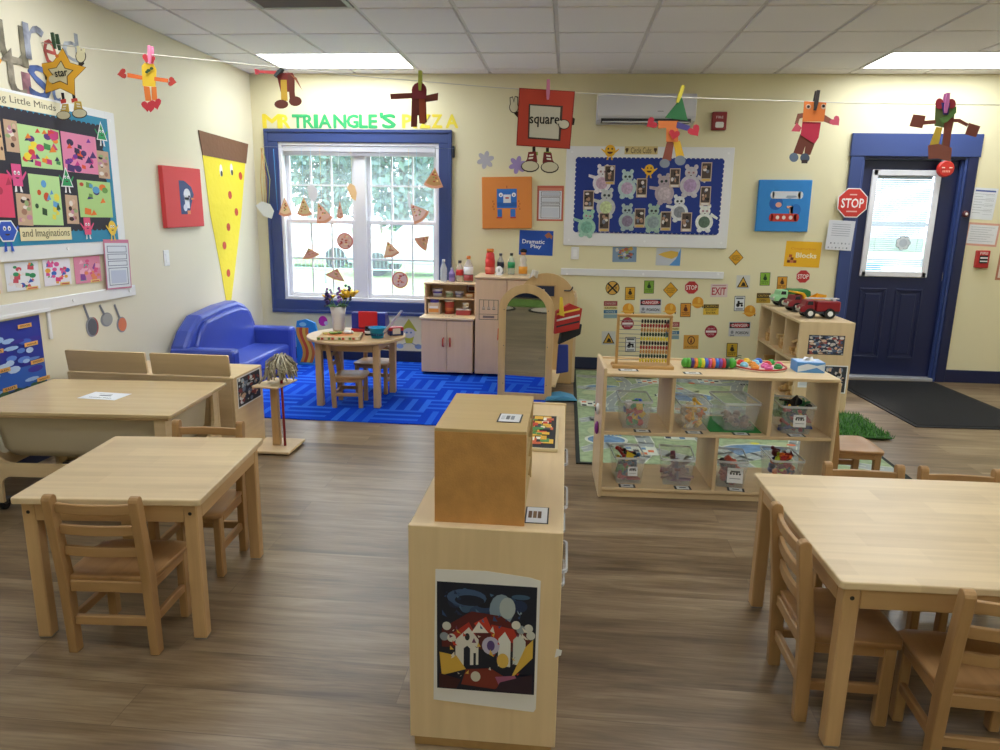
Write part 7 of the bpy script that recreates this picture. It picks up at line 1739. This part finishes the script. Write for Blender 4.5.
figure('star_figure', 'yellow star character with sneakers and the word star on the line', 63, 58, [
    ('arms', [('p', [(47, 72), (44, 78), (50, 83), (54, 80)], '2a2018'), ('p', [(79, 70), (85, 64), (83, 58), (79, 60)], '2a2018'), ('p', circ(81.5, 56.5, 5.4, 6.9), '3a3024'), ('p', circ(81.5, 56.5, 4.5, 6), 'cfc6a0'), ('p', [(78, 54), (77.5, 46), (80, 46), (82, 52), (84.5, 48), (86, 50), (85, 60)], 'cfc6a0'), ]),
    ('legs', [('p', [(62, 93), (65, 93), (66, 102), (63.5, 102)], '1f1a18'), ('p', [(72.5, 91), (75.5, 91), (77, 100), (74, 100)], '1f1a18'), ('p', [(61.5, 100), (67, 99), (67.5, 103), (62.5, 104)], 'c9403a'), ('p', [(72.5, 99), (78.5, 98.5), (79, 102), (73, 103)], 'c9403a')]),
    ('shoes', shoe(66.5, 113, .95, 'c9a84a', 1)+shoe(80, 111, 1.0, 'c9a84a', -1)),
    ('star_body', [('p', [(63.5+(x-63.5)*1.04, 74.5+(y-74.5)*1.04) for x, y in outer_star], '7a5414'), ('p', outer_star, 'e0a62a')]),
    ('inner_star', [('p', star5(63, 74.5, 13.5, .05, .56), '54401c'), ('p', star5(63, 74.5, 12, .05, .56), 'cdc39c'), ('p', circ(55.5, 80, 4), 'cdc39c'), ('p', circ(60, 57, 1.8), 'd0742a')]),
    ('lettering', [('t', 'star', 64, 74, 13, 6, '1f1a14', .12)])], ((56, 34), (59, 50), '2f4a30'))
figure('craft_figure', 'yellow paper doll with orange arms and red hands, second from the left on the line', 151, 60, [
    ('body', [('p', [(142, 66), (145, 63), (154, 64), (157, 70), (156, 87), (143, 86)], 'ddb62c'), ('p', [(144, 86), (150, 87), (152, 101), (146, 101)], 'd0702c'), ('p', [(152, 87), (157, 87), (158, 101), (152.5, 100)], 'd0702c'), ('p', [(128, 73), (143, 76), (143, 80), (128, 77.5)], 'd4682c'), ('p', [(155, 77), (169, 79), (169, 83), (155, 81)], 'd4682c')]),
    ('hearts', [('p', heart(148, 58.5, 5.5, .2), 'b83038'), ('p', heart(152.5, 60, 4.5, -.2), 'a82c34'), ('p', heart(123.5, 74, 5.5, 1.4), 'a03028'), ('p', heart(173, 82, 5, -1.4), 'a83228'), ('p', heart(148.5, 106, 6.5, 0), 'b8303a'), ('p', heart(157, 104, 6.5, -.3), 'b8303a'), ('p', heart(152, 109, 4, 0), 'b8303a')]),
    ('spots', [('p', circ(150, 71, 2.2, 1.6), '2c4a28'), ('p', circ(153, 69, 1.8, 1.5), '2c4a28'), ('p', circ(148.5, 72.5, 1.8, 1.4), '2c4a28')])], ((151.5, 46.5), (152, 64.5), 'd87a98'))
figure('craft_figure', 'dark red and brown paper doll folded over the line at the left ceiling light', 284, 74, [
    ('body', [('p', [(277, 75), (283, 73), (293, 73), (295, 77), (295, 92), (281, 92)], '7a2a22'), ('p', [(281, 80), (287, 80), (288, 101), (281.5, 101)], 'c9a032'), ('p', [(288, 75), (293, 74), (296, 100), (290.5, 104)], '6b3020'), ('p', [(256, 70.5), (277, 71), (276, 74.5), (257, 73)], 'b03a38'), ('p', [(290, 74), (297, 78), (303, 91), (295, 79)], '9c5a38')]),
    ('hands_and_feet', [('p', [(255, 69), (260, 70), (258, 72.5), (261, 74.5), (256, 75)], 'a02c34'), ('p', circ(282, 104.5, 7, 4.5), '6b3224'), ('p', circ(296, 101.5, 6.5, 5), '6b3224')])], ((276, 77), (283, 69), '2c3432'))
figure('craft_figure', 'brown paper doll with a round head in front of the word PIZZA', 420, 88, [
    ('body', [('p', [(412, 96), (426, 96), (427, 122), (424.5, 124), (419.5, 123.5), (419, 115.5), (417.5, 115.5), (417, 127), (411, 127)], '6b2a20'), ('p', [(419, 98), (426, 98), (425.5, 123.5), (420, 123)], '9a4524'), ('p', [(390.5, 94), (413, 93), (413, 98.5), (391, 99.5)], '6b3020'), ('p', [(425, 96), (438.5, 93), (438, 100.5), (425, 102.5)], '6b3020')]),
    ('head', [('p', circ(419.5, 90.5, 7.5, 8), '7c2630'), ('p', [(412, 90), (427, 90), (426.5, 99), (412.5, 99)], '7c2630')])], ((420.5, 71), (420.5, 91), '9aa03a'))
figure('square_figure', 'red square character with sneakers and the word square on the line', 546, 92, [
    ('arms', [('p', [(516, 109), (513.5, 113), (518, 118), (521, 116)], '1f1a18'), ('p', [(571, 116), (575, 119), (574, 125), (569, 126)], '1f1a18'), ('p', circ(514, 107.5, 4.8, 5.9), '2a2420'), ('p', [(510.2, 107), (509.7, 97.7), (513, 96.6), (514, 101), (515, 96.1), (518.4, 97), (518.4, 107)], '2a2420'), ('p', circ(514, 107.5, 4, 5), 'd8d2b8'), ('p', [(511, 106), (510.5, 98.5), (512.5, 97.5), (514, 103), (515.5, 97), (517.5, 98), (517.5, 106)], 'd8d2b8')]),
    ('legs', [('p', [(532.5, 147), (535.5, 147), (535.5, 154), (532.5, 154)], '1f1a18'), ('p', [(546, 148), (549, 148), (549, 154), (546, 154)], '1f1a18'), ('p', [(531, 152), (538, 152), (538, 155.5), (531, 155.5)], '8aa43a'), ('p', [(544, 152), (551, 152), (551, 155.5), (544, 155.5)], '8aa43a')]),
    ('shoes', shoe(532, 163, 1.2, '7c2a2a', 1)+shoe(548, 164, 1.2, '7c2a2a', -1)),
    ('square_body', [('p', [(519.5, 88.5), (575, 92), (570, 149.5), (516.5, 146)], '8c2c1c'), ('p', [(520.5, 89.5), (574, 93), (569, 148.5), (517.5, 145)], 'b8402c')]),
    ('inner_card', [('p', [(529, 104.5), (563, 106.5), (560.5, 141.5), (528, 139)], '4a3830'), ('p', [(530.5, 106), (560.5, 108), (558.5, 139.5), (529.5, 137.5)], 'c4bfae')]),
    ('lettering', [('t', 'square', 544.5, 122.5, 27, 9, '1c1a1a', -.02), ('t', 'square', 544.7, 122.6, 27, 9, '1c1a1a', -.02)]), ('hand', [('p', circ(564, 125, 5.8, 5), '2a2420'), ('p', circ(564, 125, 5, 4.2), 'cfc9b4'), ('p', [(557, 122), (561, 121), (561, 124), (557, 124.5)], 'cfc9b4')])], ((548.5, 80.5), (548, 100.5), 'c97a98'))
figure('craft_figure', 'paper doll with green triangle head and red heart hands in front of the air conditioner', 682, 98, [
    ('legs', [('p', [(667, 141), (674, 142), (671, 161), (662, 160)], '8a4a3a'), ('p', [(673, 141), (680, 141), (684, 156), (676, 158)], 'd9ab2e'), ('p', circ(664.5, 163.5, 5.2, 4.5), '7d8590'), ('p', circ(680, 160.5, 5.5, 5), '7d8590')]),
    ('body', [('p', [(658, 121), (678, 121), (678, 142), (666, 142), (666, 128), (658, 129)], 'd97a3c'), ('p', [(677, 122), (690, 126), (688.5, 131.5), (676, 128)], '4c4585')]),
    ('hearts', [('p', heart(651.5, 123.5, 6.5, 1.0), 'b82c3c'), ('p', heart(694, 131, 7, -.6), 'c03040'), ('p', heart(674, 134.5, 6, .2), 'c02f3c')]),
    ('head', [('p', [(681.5, 97), (687.5, 121), (664.5, 118)], '2c6a3c')])], ((683, 86), (677, 103), 'c9b838'))
figure('craft_figure', 'orange square faced paper doll with pink body left of the door', 811, 104, [
    ('legs', [('p', [(800, 134), (808, 137), (802, 155), (793, 153)], '6b3528'), ('p', [(806, 136), (815, 142), (810, 155), (804, 155)], '6b3528'), ('p', circ(793.5, 157.5, 4.6, 4.6), '5f6f85'), ('p', circ(804.5, 158, 4.8, 4.6), '4a5668'), ('p', [(801, 160), (807, 160), (807, 163.5), (801, 163.5)], '3a2c2c')]),
    ('body', [('p', [(802, 122), (820.5, 122.5), (818, 138), (814, 144), (800, 135)], 'b82a44'), ('p', [(797, 114), (804, 113), (805, 117), (799, 119), (797, 126), (794, 124)], '7a4838'), ('p', [(815, 113), (824, 115), (832, 120), (830, 124.5), (816, 119)], '8a5040')]),
    ('hands', [('p', [(796, 123), (801, 128), (799, 132), (790.5, 131.5)], 'c04a5a'), ('p', heart(834.5, 121.5, 6, -.7), 'd0566c')]),
    ('head', [('p', [(803.5, 101.5), (825.5, 103), (823, 122), (801.5, 122)], 'd0702e')]),
    ('eyes', [('p', circ(807.5, 107, 2.6), 'c9a890'), ('p', circ(822.5, 107, 2.6), 'c9a890'), ('p', circ(807.5, 107, 1.5), '1c1410'), ('p', circ(822.5, 106.5, 1.5), '1c1410')])], ((817, 91), (813.5, 111), '2c2422'))
figure('craft_figure', 'paper doll with brown square hands in front of the top of the blue door frame', 945, 102, [
    ('body', [('p', [(935, 106), (955, 106), (953, 124), (948, 146), (941, 146), (944, 128), (940, 127), (934, 126)], '5c6a3a'), ('p', [(944, 118), (953, 118), (949, 147), (942, 147)], '7c4030'), ('p', [(935.5, 127), (942, 127.5), (938, 145), (929, 145)], 'c9a83a'), ('p', [(922, 121), (935, 120), (935, 124), (922, 125)], '7c4030'), ('p', [(952, 119), (959, 119), (968, 124), (966, 127), (957, 122.5), (952, 122.5)], '7c4030')]),
    ('hands_and_feet', [('p', [(912.5, 114.5), (925, 116), (921.5, 128.5), (908.5, 126.5)], '7a4030'), ('p', [(968, 123), (979.5, 126.5), (975, 137.5), (964, 134.5)], '7a4030'), ('p', [(927, 145.5), (938, 144), (951, 148), (949.5, 162), (937, 158.5), (927.5, 159)], '8a5040')]),
    ('head', [('p', circ(938.5, 104, 4.2, 5.5), '9c2c38'), ('p', circ(950.5, 104, 4.2, 5), '9c2c38'), ('p', [(940, 103), (949, 103), (947, 115), (942, 115)], '3c3270'), ('p', [(955, 106.5), (955, 113), (946, 122), (941, 124), (938, 119), (946, 116)], '5a8040')])], ((946.5, 93.5), (943.5, 113.5), 'c06aa0'))

# ---------------------------------------------------------------- part of the room behind the viewer (seen only in the mirror)
S(MB().box(-2.4, .9, -1.35, -.35, 0, .010, mat('6f9440', .95, var=.2, vscale=20), b=.003), 'floor_rug_rear')
for k, (x, y) in enumerate([(-1.75, -.02), (-.9, .0)]):
    q = MB(T(x, y, 0.0)); q.lathe([(.32, 0), (.32, .012), (.30, .014)], mat('2c2f2a', .9), 36); q.lathe([(.28, .014), (.27, .018)], mat('c9bda8', .95), 36); tag(q.build('round_floor_mat'), 'round beige floor mat with dark rim reflected in the mirror', 'mat', 'round mats behind the viewer')

t = thing('laundry_basket', 'white slatted basket with dark rim reflected at the left side of the mirror', 'basket', T(-1.62, .62, 0))
MB().prism(rrect(-.13, -.11, .13, .11, .03), 0, .24, mat('dfe0e2', .5, bump=.5, bscale=30)).build('basket', t, bevel=.01)
MB().prism(rrect(-.14, -.12, .14, .12, .03), .24, .275, mat('22242a', .6)).build('lid', t, bevel=.006)
